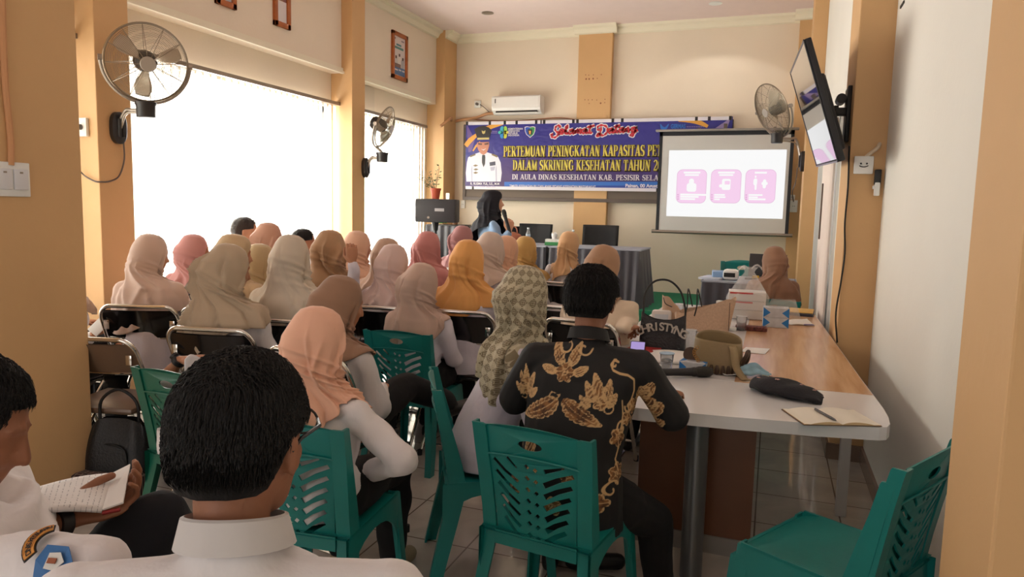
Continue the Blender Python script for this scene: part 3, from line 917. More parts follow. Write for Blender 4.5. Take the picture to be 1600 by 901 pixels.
# ------------------------------------------------------------------ wall fans
M_wire = mat('steel wire', (150, 138, 122), .3, .9)
M_blade = mat('brushed fan blade', (200, 186, 166), .4, .45)
M_fan_blk = mat('fan black enamel', (38, 34, 34), .4)
M_steel = mat('dull steel', (160, 150, 140), .35, .8)
def wall_fan(label, plate, out, box, centre, normal, rad, face_dn=0.0, blade_phase=0.0):
    plate = V(*plate); out = V(*out); box = V(*box); c = V(*centre); n = V(*normal); n /= np.linalg.norm(n)
    root = thing('wall_fan', label, 'fan', tuple(plate))
    o = plate
    side = np.cross(V(0, 0, 1), out)
    q = MB()
    rs = []
    for d_, k in ((0, 1), (.035, 1), (.045, .8)):
        rs.append([out * d_ + side * (.062 * k * math.cos(a)) + V(0, 0, .115 * k * math.copysign(abs(math.sin(a)) ** .7, math.sin(a))) for a in (2 * PI * i / 24 for i in range(24))])
    q.rings(rs)
    for e in (-1, 1): q.box(tuple(out * .05 + side * .02 * e), (.022, .022, .13), ch=.004)
    pl = q.build('wall_plate', M_fan_blk, root)
    bx = box - o
    MB().tube(curve_pts([out * .045 + V(0, 0, .06), out * .10 + V(0, 0, bx[2] + .0), bx * .55 + V(0, 0, bx[2] * .45), bx], 14), .014, 10).tube(curve_pts([out * .045 + V(0, 0, .0), out * .09 + V(0, 0, bx[2] * .75), bx * .6 + V(0, 0, bx[2] * .28), bx + V(0, 0, -.03)], 14), .009, 8).build('arm', M_steel, root)
    MB().lathe([(.055, -.055), (.062, -.05), (.065, .03), (.072, .04), (.072, .055), (.03, .06)], 24, Matrix.Translation(bx)).build('motor_housing', M_fan_blk, root)
    cc = c - o
    # axes of the cage
    u = np.cross(V(0, 0, 1), n); u /= np.linalg.norm(u); v = np.cross(n, u)
    # yoke: half ring below
    yk = MB()
    pts = [cc + u * (rad * 1.07) * math.cos(a) + v * (rad * 1.07) * math.sin(a) - n * .02 for a in np.linspace(PI, 2 * PI, 28)]
    yk.tube(pts, .011, 8)
    yk.tube([bx + V(0, 0, .055), cc - v * rad * 1.07 - n * .02], .016, 10)
    for e in (-1, 1): yk.cyl(cc + u * e * rad * 1.02 - n * .02, cc + u * e * rad * 1.12 - n * .02, .022, 10)
    yk.build('yoke', M_steel, root)
    cg = MB()
    def ringpts(r, h): return [cc + u * r * math.cos(a) + v * r * math.sin(a) + n * h for a in (2 * PI * i / 56 for i in range(56))]
    def hf(r, sgn): return sgn * .085 * (1 - (r / rad) ** 2.4)
    for sgn, cnt in ((1, 26), (-1, 20)):
        for i in range(1, cnt):
            r = rad * (.17 + .83 * i / cnt)
            cg.tube(ringpts(r, hf(r, sgn)), .0013, 4, loop=True)
        for k in range(12):
            a = 2 * PI * k / 12 + .1
            cg.tube([cc + (u * math.cos(a) + v * math.sin(a)) * r + n * hf(r, sgn) for r in np.linspace(.14 * rad, rad, 8)], .0022, 5)
    cg.tube(ringpts(rad, 0), .007, 8, loop=True)
    cage = cg.build('cage', M_wire, root)
    Mx = Matrix(((u[0], v[0], n[0], cc[0]), (u[1], v[1], n[1], cc[1]), (u[2], v[2], n[2], cc[2]), (0, 0, 0, 1)))
    MB().lathe([(.002, .094), (.048, .094), (.052, .088), (.05, .082)], 24, Mx).build('badge', mat('satin badge', (190, 182, 172), .3, .6), cage)
    MB().lathe([(.03, .02), (.06, .0), (.075, -.04), (.078, -.13), (.06, -.16), (.02, -.165)], 24, Mx).build('motor', M_fan_blk, root)
    for k in range(3):
        b = MB(); a0 = blade_phase + k * 2 * PI / 3
        def bf(s_, t):
            r = .05 + (rad * .88 - .05) * t
            w = (.30 + .42 * math.sin(PI * min(1, t * .75 + .12)))
            a = a0 + (s_ - .5) * w * (.9 if t < .9 else .75)
            return Mx @ Vector((r * math.cos(a), r * math.sin(a), .0 + (s_ - .5) * .07 * (1 - .3 * t)))
        b.grid(bf, 8, 10)
        ob = b.build('blade', M_blade, root)
        so = ob.modifiers.new('thickness', 'SOLIDIFY'); so.thickness = .002
    return root

# ------------------------------------------------------------------ flat lettering made of strokes
def ribbon(mb, pts, w, place, closed=False):
    """a band of width w along 2-D points, laid on a surface by place(x, y)"""
    P = [V(*p) for p in pts]; n = len(P); L_, R_ = [], []
    for i in range(n):
        t = P[min(i + 1, n - 1)] - P[max(i - 1, 0)]; t /= np.linalg.norm(t) + 1e-9
        nn = V(-t[1], t[0])
        ww = w[i] if isinstance(w, (list, tuple)) else w
        L_.append(P[i] + nn * ww / 2); R_.append(P[i] - nn * ww / 2)
    vs = [place(*p) for p in L_] + [place(*p) for p in R_]
    mb.add(vs, [(i, i + 1, n + i + 1, n + i) for i in range(n - 1)])
def arc2(cx, cy, rx, ry, a0, a1, n=10):
    return [(cx + rx * math.cos(math.radians(a0 + (a1 - a0) * i / n)), cy + ry * math.sin(math.radians(a0 + (a1 - a0) * i / n))) for i in range(n + 1)]
TK, TN, SF = .20, .09, .08
def stem(x, y0=0, y1=1, s0=True, s1=True):
    r = [([(x, y0), (x, y1)], TK)]
    if s0: r.append(([(x - .19, y0 + SF / 2), (x + .19, y0 + SF / 2)], SF))
    if s1: r.append(([(x - .19, y1 - SF / 2), (x + .19, y1 - SF / 2)], SF))
    return r
GL = {
 'P': (.72, stem(.19) + [([(.19, .955), (.42, .955)] + arc2(.42, .72, .17, .235, 90, -90) + [(.19, .485)], [TN] * 2 + [TN, .1, .13, .17, .19, .2, .19, .17, .13, .1, TN] + [TN])]),
 'B': (.74, stem(.19) + [([(.19, .955), (.42, .955)] + arc2(.42, .745, .15, .21, 90, -90) + [(.19, .535)], .12), ([(.42, .535)] + arc2(.44, .29, .18, .245, 90, -90) + [(.19, .045)], .13)]),
 'R': (.82, stem(.19) + [([(.19, .955), (.42, .955)] + arc2(.42, .73, .17, .225, 90, -90) + [(.19, .505)], .13), ([(.42, .5), (.68, .04)], .2), ([(.6, .04), (.84, .04)], SF)]),
 'E': (.72, stem(.19) + [([(.19, .955), (.64, .955)], TN), ([(.19, .5), (.52, .5)], TN), ([(.19, .045), (.66, .045)], TN), ([(.62, .98), (.62, .74)], .07), ([(.5, .62), (.5, .38)], .06), ([(.64, .02), (.64, .28)], .07)]),
 'T': (.76, stem(.38, s1=False) + [([(.04, .955), (.72, .955)], TN), ([(.07, .98), (.07, .72)], .07), ([(.69, .98), (.69, .72)], .07)]),
 'M': (1.0, [([(.17, 0), (.17, 1)], .09), ([(.17, 1), (.5, .06)], TK), ([(.5, .04), (.82, 1)], .09), ([(.82, 0), (.82, 1)], TK), ([(.02, .04), (.32, .04)], SF), ([(.66, .04), (.98, .04)], SF), ([(.03, .96), (.25, .96)], SF), ([(.76, .96), (.97, .96)], SF)]),
 'U': (.84, [([(.2, 1), (.2, .3)] + arc2(.44, .3, .24, .26, 180, 360) + [(.68, 1)], [TK, TK] + [.17] * 5 + [.12] * 6 + [.09]), ([(.03, .96), (.38, .96)], SF), ([(.55, .96), (.82, .96)], SF)]),
 'A': (.86, [([(.14, .02), (.42, 1)], .09), ([(.42, 1), (.72, .02)], TK), ([(.24, .32), (.62, .32)], .08), ([(.02, .04), (.28, .04)], SF), ([(.54, .04), (.86, .04)], SF)]),
 'N': (.88, [([(.17, 0), (.17, 1)], .09), ([(.17, .98), (.7, .02)], TK), ([(.7, 0), (.7, 1)], .09), ([(.03, .04), (.32, .04)], SF), ([(.03, .96), (.25, .96)], SF), ([(.55, .96), (.85, .96)], SF)]),
 'I': (.40, stem(.2)),
 'G': (.84, [(arc2(.44, .5, .3, .47, 50, 300, 14), [.09] * 3 + [.12, .16, .2, .2, .2, .2, .16, .12, .1, .09, .09, .09]), ([(.68, .42), (.68, .08)], .17), ([(.52, .44), (.82, .44)], SF), ([(.66, .98), (.66, .7)], .07)]),
 'K': (.86, stem(.19) + [([(.26, .42), (.66, .96)], .09), ([(.38, .56), (.7, .04)], .2), ([(.54, .96), (.8, .96)], SF), ([(.56, .04), (.86, .04)], SF)]),
 'S': (.66, [(arc2(.33, .74, .21, .215, 40, 250, 10) + arc2(.33, .27, .22, .23, 80, -140, 10)[1:], [.08] * 3 + [.13] * 3 + [.18] * 4 + [.19] * 4 + [.16] * 3 + [.09] * 4), ([(.55, .98), (.55, .7)], .07), ([(.1, .02), (.1, .3)], .07)]),
 'D': (.82, stem(.19) + [([(.19, .955), (.36, .955)] + arc2(.36, .5, .32, .455, 90, -90, 12) + [(.19, .045)], [TN, TN] + [.1, .12, .16, .19, .2, .21, .21, .2, .19, .16, .12, .1, TN] + [TN])]),
 'L': (.70, stem(.19) + [([(.19, .045), (.62, .045)], TN), ([(.62, .02), (.62, .3)], .07)]),
 'H': (.90, stem(.19) + stem(.70) + [([(.19, .5), (.70, .5)], TN)]),
 '2': (.66, [(arc2(.32, .72, .22, .24, 165, -35, 9) + [(.1, .09)], [.12, .12, .12, .14, .17, .19, .19, .17, .15, .13, .1]), ([(.06, .08), (.6, .08)], .16), ([(.59, .05), (.59, .28)], .06)]),
 '0': (.66, [(arc2(.33, .5, .22, .45, 0, 360, 18), [.19, .17, .13, .1, .09, .1, .13, .17, .19, .19, .19, .17, .13, .1, .09, .1, .13, .17, .19])]),
 '4': (.66, [([(.45, 0), (.45, 1)], .18), ([(.45, .95), (.06, .32)], .08), ([(.04, .3), (.64, .3)], .09), ([(.28, .04), (.62, .04)], SF)]),
 '.': (.3, [([(.08, .08), (.24, .08)], .16)]),
 ' ': (.42, []),
}
def serif_text(mb, text, x0, x1, y0, h, place, grow=0.0, only=None):
    tot = sum(GL[c][0] for c in text); k = (x1 - x0) / tot
    x = x0
    for c in text:
        w, st = GL[c]
        for pts, th in st:
            q = [(x + px * k, y0 + py * h) for px, py in pts]
            # strokes scale with letter width and height alike
            kk = (k + h) / 2 if abs(pts[0][0] - pts[-1][0]) > .02 else k
            wd = [t * kk + grow for t in th] if isinstance(th, list) else th * kk + grow
            if grow:
                d0 = V(*q[0]) - V(*q[1]); d0 /= np.linalg.norm(d0); d1 = V(*q[-1]) - V(*q[-2]); d1 /= np.linalg.norm(d1)
                q = [tuple(V(*q[0]) + d0 * grow / 2)] + q[1:-1] + [tuple(V(*q[-1]) + d1 * grow / 2)]
            ribbon(mb, q, wd, place)
        x += w * k
def sans_text(text, size, material, parent, name, M, align='LEFT', width=None, bold=0.0, extrude=.0008):
    cu = bpy.data.curves.new('txt', 'FONT'); cu.body = text; cu.size = size; cu.align_x = align; cu.extrude = extrude; cu.offset = bold
    ob = bpy.data.objects.new('txt', cu); COL.objects.link(ob)
    me = bpy.data.meshes.new_from_object(ob.evaluated_get(bpy.context.evaluated_depsgraph_get()))
    bpy.data.objects.remove(ob); bpy.data.curves.remove(cu)
    xs = [v.co.x for v in me.vertices]
    k = 1.0
    if width and xs: k = width / (max(xs) - min(xs))
    for v in me.vertices: v.co = M @ Vector((v.co.x * k, v.co.y, v.co.z))
    me.name = name
    o = bpy.data.objects.new(name, me); COL.objects.link(o); me.materials.clear(); me.materials.append(material); o.parent = parent
    return o
# ================================================================== things on the walls
# board behind the banner
YB = D - .115
M_board = mat('grey brown board frame', (96, 84, 78), .5)
pA = atY(727, 300, YB); pB = atY(1040, 313, YB)
bx0, bx1 = atY(726, 200, YB).x, atY(1143, 190, YB).x
bz0, bz1 = atY(860, 314, YB).z, atY(860, 192, YB).z
bd = thing('notice_board', 'long grey brown board on the back wall behind the purple banner', 'board', ((bx0 + bx1) / 2, D, bz0))
MB().box((0, -.06, (bz1 - bz0) / 2), (bx1 - bx0, .05, bz1 - bz0 - .04)).build('panel', mat('board felt', (120, 108, 98), .9), bd, smooth=False)
f = MB()
for e in (0, 1): f.box((0, -.065, e * (bz1 - bz0) + (.02 if not e else -.02)), (bx1 - bx0 + .04, .075, .05), ch=.004); f.box(((e - .5) * (bx1 - bx0), -.065, (bz1 - bz0) / 2), (.05, .07, bz1 - bz0), ch=.004)
f.build('frame', M_board, bd, smooth=False)
# banner
YN = YB - .03
def BP(zx, zy, off=0.0):
    """point of the banner plane seen at a spot of the enlarged view (origin 720,170; five to one)"""
    p = atY(720 + zx / 5, 170 + zy / 5, YN); return p
nx0, nx1 = atY(727.5, 240, YN).x, atY(1145, 185, YN).x
nz1, nz0 = atY(900, 187, YN).z, atY(860, 297, YN).z
ban = thing('banner', 'wide purple printed banner with yellow and white lettering on the back wall', 'banner', ((nx0 + nx1) / 2, YN, nz0))
oX, oZ = (nx0 + nx1) / 2, nz0
M_ban = mat('purple banner vinyl', (62, 44, 118), .35)
N, L, b = nodes(M_ban)
tc = N.new('ShaderNodeTexCoord'); sp = N.new('ShaderNodeSeparateXYZ'); L.new(tc.outputs['Object'], sp.inputs[0])
mr = N.new('ShaderNodeMapRange'); mr.inputs[1].default_value = 0; mr.inputs[2].default_value = 1.0; L.new(sp.outputs[2], mr.inputs[0])
nz_ = N.new('ShaderNodeTexNoise'); nz_.inputs['Scale'].default_value = 1.3; L.new(tc.outputs['Object'], nz_.inputs['Vector'])
ad = N.new('ShaderNodeMath'); ad.operation = 'MULTIPLY_ADD'; ad.inputs[1].default_value = .9; L.new(nz_.outputs['Fac'], ad.inputs[0]); L.new(mr.outputs[0], ad.inputs[2])
cr = N.new('ShaderNodeValToRGB'); cr.color_ramp.elements[0].position = .3; cr.color_ramp.elements[0].color = (*lin((70, 42, 96)), 1)
cr.color_ramp.elements[1].position = 1.4; cr.color_ramp.elements[1].color = (*lin((46, 44, 138)), 1)
e_ = cr.color_ramp.elements.new(.8); e_.color = (*lin((58, 38, 116)), 1)
L.new(ad.outputs[0], cr.inputs[0]); L.new(cr.outputs[0], b.inputs['Base Color'])
wv = N.new('ShaderNodeTexNoise'); wv.inputs['Scale'].default_value = 3; wv.inputs['Distortion'].default_value = 2; L.new(tc.outputs['Object'], wv.inputs['Vector'])
bp = N.new('ShaderNodeBump'); bp.inputs['Strength'].default_value = .25; bp.inputs['Distance'].default_value = .05; L.new(wv.outputs['Fac'], bp.inputs['Height']); L.new(bp.outputs[0], b.inputs['Normal'])
MB().box((0, .004, (nz1 - nz0) / 2), (nx1 - nx0, .006, nz1 - nz0)).build('sheet', M_ban, ban, smooth=False)
M_bwhite = mat('banner white ink', (226, 222, 232), .4); M_byel = mat('banner yellow ink', (222, 205, 92), .4); M_bout = mat('banner brown ink', (70, 46, 30), .4)
M_bred = mat('banner red ink', (190, 34, 52), .4); M_bblue = mat('banner blue ink', (44, 110, 200), .35); M_borange = mat('banner orange ink', (226, 164, 70), .4)
M_btape = mat('black tape', (24, 22, 26), .5); M_bgrey = mat('banner lilac ink', (150, 134, 186), .4)
def BL(zx, zy):
    p = BP(zx, zy); return (p.x - oX, p.z - oZ)
def pl(off):
    return lambda x, y: (x, -off, y)
def poly(name, pts, m_, off, parent=ban):
    q = [BL(*p) for p in pts]
    mb = MB(); mb.prism(q, -off, -off + .0012, 'y'); return mb.build(name, m_, parent, smooth=False)
def bribbon(name, pts, w, m_, off, smooth_n=0, parent=ban):
    q = [BL(*p) for p in pts]
    if smooth_n: q = [(v.x, v.y) for v in curve_pts([(a, c, 0) for a, c in q], smooth_n)]; 
    mb = MB()
    if isinstance(w, (list, tuple)): w = list(np.interp(np.linspace(0, 1, len(q)), np.linspace(0, 1, len(w)), w))
    ribbon(mb, q, w, pl(off)); return mb.build(name, m_, parent, smooth=False)
# white hems, top and bottom, and the black tape tabs
hm = MB()
H_ = nz1 - nz0; W_ = nx1 - nx0
hm.box((0, -.002, H_ - .022), (W_ - .02, .004, .045)); hm.box((0, -.002, .022), (W_ - .02, .004, .045))
hm.build('white_hem', M_bwhite, ban, smooth=False)
for zx in (50, 228, 345, 437, 590, 628, 652, 880, 912, 1188, 1262, 1840, 1940, 2105):
    x = BL(zx, 100)[0]; MB().box((x, -.004, H_ - .02), (.036 if zx not in (628,) else .02, .004, .05)).build('tape_tab', M_btape, ban, smooth=False)
for zx in (95, 1535): MB().box((BL(zx, 640)[0], -.004, .02), (.03, .004, .045)).build('tape_tab', M_btape, ban, smooth=False)
# swooshes
bribbon('orange_swoosh', [(38, 290), (75, 245), (130, 200), (210, 150), (330, 116)], [.07, .075, .05, .07, .03], M_borange, .002, 14)
bribbon('orange_swoosh', [(95, 330), (120, 290), (150, 255)], [.02, .03, .01], M_borange, .002, 8)
bribbon('orange_swoosh', [(1700, 96), (1800, 96), (1870, 110), (1930, 138)], [.01, .05, .06, .04], M_borange, .002, 10)
poly('white_fold', [(2110, 70), (2080, 150), (1990, 150)], M_bgrey, .002)
poly('lilac_fold', [(45, 115), (110, 240), (85, 330), (60, 340)], mat('banner violet ink', (110, 86, 150), .4), .0015)
# heading in a swinging script: red strokes over a white outline
SCR = {  # strokes in the enlarged view
 'S': [[(772, 150), (775, 133), (755, 132), (738, 150), (742, 172), (757, 188), (752, 212), (730, 224), (710, 216), (708, 200), (722, 196)]],
 'e': [[(768, 186), (792, 178), (800, 164), (788, 158), (772, 172), (770, 190), (784, 198), (804, 188)]],
 'l': [[(804, 188), (826, 160), (836, 136), (828, 132), (818, 156), (816, 184), (826, 196), (842, 186)]],
 'a': [[(876, 166), (862, 162), (846, 176), (846, 192), (860, 194), (874, 178), (880, 162), (876, 184), (884, 194), (896, 184)]],
 'm': [[(896, 164), (894, 194)], [(895, 182), (908, 162), (916, 168), (914, 192)], [(915, 180), (928, 160), (936, 166), (934, 188), (944, 190)]],
 'b': [[(976, 162), (962, 158), (948, 172), (950, 188), (962, 190), (974, 174), (980, 158), (976, 180), (986, 190), (996, 180)]],
 't': [[(1022, 128), (1008, 160), (1004, 184), (1014, 190), (1028, 180)], [(984, 146), (1046, 130)]],
 'D': [[(1098, 140), (1092, 180), (1076, 214), (1062, 206), (1080, 196), (1110, 208), (1136, 190), (1146, 158), (1130, 134), (1096, 128), (1072, 140), (1072, 162), (1086, 164)]],
 'c': [[(1186, 158), (1172, 154), (1156, 168), (1156, 184), (1168, 188), (1182, 172), (1190, 154), (1186, 178), (1194, 186), (1206, 176)]],
 'u': [[(1228, 122), (1214, 156), (1210, 178), (1220, 184), (1232, 174)], [(1196, 142), (1246, 128)]],
 'd': [[(1266, 154), (1252, 150), (1238, 162), (1238, 178), (1250, 182), (1264, 166), (1270, 150), (1266, 174), (1274, 182), (1284, 172)]],
 'n': [[(1286, 150), (1284, 182)], [(1286, 170), (1302, 148), (1312, 154), (1308, 178), (1320, 180)]],
 'g': [[(1362, 150), (1348, 144), (1334, 158), (1336, 172), (1348, 174), (1362, 158), (1368, 144), (1360, 184), (1340, 212), (1326, 204), (1340, 190), (1384, 166)]],
}
def script(name, w, m_, off):
    mb = MB()
    for strokes in SCR.values():
        for s_ in strokes:
            q = [BL(a, c) for a, c in s_]
            q = [(v.x, v.y) for v in curve_pts([(a, c, 0) for a, c in q], len(q) * 5)]
            n = len(q)
            ribbon(mb, q, [w[0] + w[1] * abs(math.sin(i * .55)) for i in range(n)], pl(off))
    mb.build(name, m_, ban, smooth=False)
script('heading_outline', (.038, .022), M_bwhite, .0022)
script('heading', (.012, .020), M_bred, .0034)
def bline(name, text, x0, x1, yb, yt, m_, out=None):
    (a, c), (a2, _), (_, t) = BL(x0, yb), BL(x1, yb - 6), BL(x0, yt)
    if out:
        mb = MB(); serif_text(mb, text, a + .006, a2 + .006, c - .006, t - c, pl(.0022), .016); mb.build(name + '_shadow', M_bout, ban, smooth=False)
    mb = MB(); serif_text(mb, text, a, a2, c, t - c, pl(.0034)); mb.build(name, m_, ban, smooth=False)
bline('title_line', 'PERTEMUAN PENINGKATAN KAPASITAS PET', 332, 1568, 374, 290, M_byel, True)
bline('title_line', 'DALAM SKRINING KESEHATAN TAHUN 20', 405, 1570, 480, 399, M_byel, True)
bline('venue_line', 'DI AULA DINAS KESEHATAN KAB. PESISIR SELA', 400, 1545, 551, 510, M_bwhite)
poly('blue_bar', [(340, 570), (1700, 568), (1700, 622), (340, 622)], M_bblue, .002)
poly('blue_bar', [(340, 600), (1700, 598), (1700, 622), (340, 622)], mat('banner deep blue ink', (36, 70, 160), .35), .0026)
Mt = lambda zx, zy, off=.004: Matrix.Translation((BL(zx, zy)[0], -off, BL(zx, zy)[1])) @ Matrix.Rotation(PI / 2, 4, 'X')
def blen(x0, x1): return BL(x1, 500)[0] - BL(x0, 500)[0]
sans_text('TIMKER KESEHATAN IBU DAN ANAK BIDANG KESEHATAN MASYARAKAT', .05, M_bwhite, ban, 'footer_text', Mt(380, 611), width=blen(380, 1055), bold=.0006)
mbp = MB()
sans_text('Painan, 00 Agustus', .062, M_bwhite, ban, 'date_text', Mt(1285, 611), width=blen(1285, 1570), bold=.002)
# ministry emblem: a four petal cross in blues and greens, with its four lines of words
ex, ey = BL(335, 184); pk = BL(345, 184)[0] - ex
for (dx, dy, rx, ry, c) in ((-1.5, 2.6, 1.6, 2.2, (60, 170, 200)), (1.5, 2.6, 1.6, 2.2, (150, 200, 80)), (-1.5, -2.6, 1.6, 2.2, (50, 140, 210)), (1.5, -2.6, 1.6, 2.2, (200, 205, 70)), (-3.1, 0, 1.9, 1.3, (70, 190, 180)), (2.4, 0, 1.9, 1.3, (220, 208, 90))):
    mb = MB(); mb.prism(oval((ex + dx * pk * .8, ey + dy * pk * .85), rx * pk, ry * pk, 18), -.003, -.002, 'y'); mb.build('emblem_petal', mat('emblem ink %d %d %d' % c, c, .4), ban, smooth=False)
for i, t in enumerate(('KEMENTERIAN', 'KESEHATAN', 'REPUBLIK', 'INDONESIA')):
    sans_text(t, .036, M_bwhite, ban, 'emblem_words', Mt(371, 164 + i * 16.5), width=blen(371, (482, 458, 446, 456)[i]), bold=.0006)
for r_ in range(2):
    mb = MB()
    for i in range(5): mb.prism(oval(BL(240 + i * 10, 176 + r_ * 12), .007, .007, 8), -.0022, -.0015, 'y')
    mb.build('dot_row', M_bgrey, ban, smooth=False)
# regional shield
sx = lambda pts: [(541 + a * 42, 180 + c * 46) for a, c in pts]
SHL = [(-1, -.85), (-.5, -.95), (0, -.85), (.5, -.95), (1, -.85), (.95, -.1), (.7, .45), (0, 1), (-.7, .45), (-.95, -.1)]
poly('shield', sx(SHL), M_bwhite, .002)
poly('shield', sx([(a * .88, c * .88) for a, c in SHL if a <= 0]), mat('shield blue ink', (50, 90, 190), .4), .003)
poly('shield', sx([(a * .88, c * .88) for a, c in SHL if a >= 0]), mat('shield green ink', (60, 150, 84), .4), .003)
poly('shield', sx([(-.45, -.45), (.45, -.45), (.35, .45), (-.35, .45)]), mat('shield dark ink', (40, 46, 60), .4), .004)
poly('shield', sx([(-.2, -.2), (.2, -.2), (.12, .4), (-.12, .4)]), M_borange, .005)
# second emblem at the right end
bribbon('health_mark', [(1560, 120), (1575, 150), (1600, 152), (1625, 118)], [.01, .045, .035, .01], M_bblue, .003, 10)
sans_text('GERMAS', .075, M_bblue, ban, 'health_mark_words', Mt(1640, 152), width=blen(1640, 1755), bold=.003)
mb = MB()
for i in range(10): mb.prism(oval(BL(1770 + i * 14, 140), .008, .008, 8), -.0022, -.0015, 'y')
mb.build('dot_row', M_bgrey, ban, smooth=False)
# printed portrait of an official in a white uniform
M_uni = mat('printed white uniform', (222, 222, 236), .4); M_unis = mat('printed uniform grey', (176, 176, 200), .4)
poly('portrait_uniform', [(45, 568), (40, 500), (48, 420), (58, 378), (110, 352), (150, 338), (205, 338), (245, 352), (292, 376), (312, 420), (320, 500), (312, 568)], M_uni, .003)
poly('portrait_sleeve_line', [(84, 568), (82, 470), (90, 440), (92, 568)], M_unis, .004)
poly('portrait_sleeve_line', [(274, 568), (272, 470), (280, 440), (282, 568)], M_unis, .004)
poly('portrait_epaulette', [(70, 366), (112, 350), (118, 360), (76, 378)], mat('printed bronze', (120, 104, 76), .4), .004)
poly('portrait_epaulette', [(246, 350), (290, 366), (284, 380), (240, 360)], mat('printed bronze', (120, 104, 76), .4), .004)
poly('portrait_tie', [(168, 360), (190, 360), (192, 380), (190, 430), (178, 456), (166, 420), (166, 380)], mat('printed dark tie', (40, 42, 50), .4), .004)
poly('portrait_badge', [(225, 418), (270, 410), (272, 440), (228, 446)], mat('printed medal ribbon', (70, 70, 92), .4), .004)
poly('portrait_badge', [(230, 456), (270, 450), (262, 480), (236, 484)], M_unis, .004)
for (x_, y_) in ((115, 444), (118, 474), (116, 500)): poly('portrait_badge', [(x_ - 20, y_), (x_, y_ - 10), (x_ + 22, y_ - 2), (x_, y_ + 8)], mat('printed bronze', (120, 104, 76), .4), .004)
FACE = [(128, 262), (126, 290), (138, 322), (156, 348), (178, 360), (200, 346), (214, 318), (222, 288), (220, 258)]
poly('portrait_face', FACE, mat('printed skin', (196, 132, 108), .4), .004)
poly('portrait_glasses', [(134, 266), (168, 270), (164, 282), (138, 280)], mat('printed spectacles', (90, 60, 56), .4), .005)
poly('portrait_glasses', [(184, 270), (218, 264), (216, 278), (188, 282)], mat('printed spectacles', (90, 60, 56), .4), .005)
poly('portrait_smile', [(158, 312), (176, 318), (200, 308), (178, 326)], M_bwhite, .005)
poly('portrait_cap', [(106, 160), (140, 140), (180, 132), (220, 146), (244, 170), (232, 200), (222, 240), (130, 242), (120, 200)], mat('printed dark cap', (46, 42, 44), .4), .005)
poly('portrait_cap_band', [(130, 226), (222, 224), (222, 240), (130, 242)], mat('printed gold', (208, 190, 120), .4), .006)
poly('portrait_cap_badge', [(164, 168), (178, 176), (194, 168), (190, 190), (178, 198), (168, 190)], mat('printed gold', (208, 190, 120), .4), .006)
sans_text('R. RUSMA YUL, S.E., M.M', .05, M_bwhite, ban, 'portrait_caption', Mt(75, 592), width=blen(75, 300), bold=.001)
sans_text('BUPATI PESISIR SELATAN', .034, M_bgrey, ban, 'portrait_caption', Mt(78, 612), width=blen(78, 270))

# projection screen
YS = 9.45
sx0, sx1 = atY(1031, 210, YS).x, atY(1242, 205, YS).x
sz1, sz0 = atY(1033, 205, YS).z, atY(1022, 361, YS).z
pw, phh = sx1 - sx0, sz1 - sz0
scr = thing('projection_screen', 'pull-down projection screen with black border showing three pink cards', 'projection screen', ((sx0 + sx1) / 2, YS, sz0))
MB().box((0, 0, phh / 2), (pw - .02, .004, phh)).build('screen_cloth', mat('grey white screen cloth', (206, 206, 204), .9), scr, smooth=False)
f = MB()
for e in (-1, 1): f.box((e * (pw / 2 - .02), -.004, phh / 2), (.04, .004, phh))
f.box((0, -.004, phh - .035), (pw, .004, .05))
f.build('black_border', mat('black screen border', (40, 42, 48), .8), scr, smooth=False)
MB().box((0, 0, phh + .005), (pw + .10, .07, .03), ch=.008).build('case', mat('case metal', (150, 146, 142), .4, .3), scr)
MB().box((0, .0, phh + .05), (.04, .05, .06)).build('hook', M_board, scr)
MB().tube([(-pw / 2 - .05, 0, 0), (pw / 2 + .05, 0, 0)], .022, 12).build('bottom_bar', M_steel, scr)
MB().box((-pw * .2, .22, phh + .02), (.03, .42, .03)).box((pw * .36, .22, phh + .02), (.03, .42, .03)).build('wall_bracket', M_board, scr, smooth=False)
# the projected slide, light falling from a projector
M_slide = mat('projected white light', (10, 10, 10), .9, emit=(238, 238, 238), estr=.96)
M_pink = mat('projected pink light', (10, 10, 10), .9, emit=(236, 200, 228), estr=.95)
M_pink2 = mat('projected pink outline', (10, 10, 10), .9, emit=(216, 168, 204), estr=.95)
def SP(zx, zy):   # zoomed view: origin 1000,180, scale 4.289
    p = atY(1000 + zx / 4.289, 180 + zy / 4.289, YS); return (p.x - (sx0 + sx1) / 2, p.z - sz0)
def sprect(name, x0, y0, x1, y1, m_, off, r=0.0, parent=None):
    (a, c), (a2, c2) = SP(x0, y1), SP(x1, y0)
    q = []
    r = min(r, (a2 - a) / 2.01, (c2 - c) / 2.01)
    if r > 0:
        for cx, cz, s0 in ((a2 - r, c2 - r, 0), (a + r, c2 - r, 90), (a + r, c + r, 180), (a2 - r, c + r, 270)): q += arc2(cx, cz, r, r, s0, s0 + 90, 6)
    else: q = [(a, c), (a2, c), (a2, c2), (a, c2)]
    return MB().prism(q, -off, -off + .001, 'y').build(name, m_, parent or scr, smooth=False)
slide = sprect('slide', 176, 230, 985, 675, M_slide, .004)
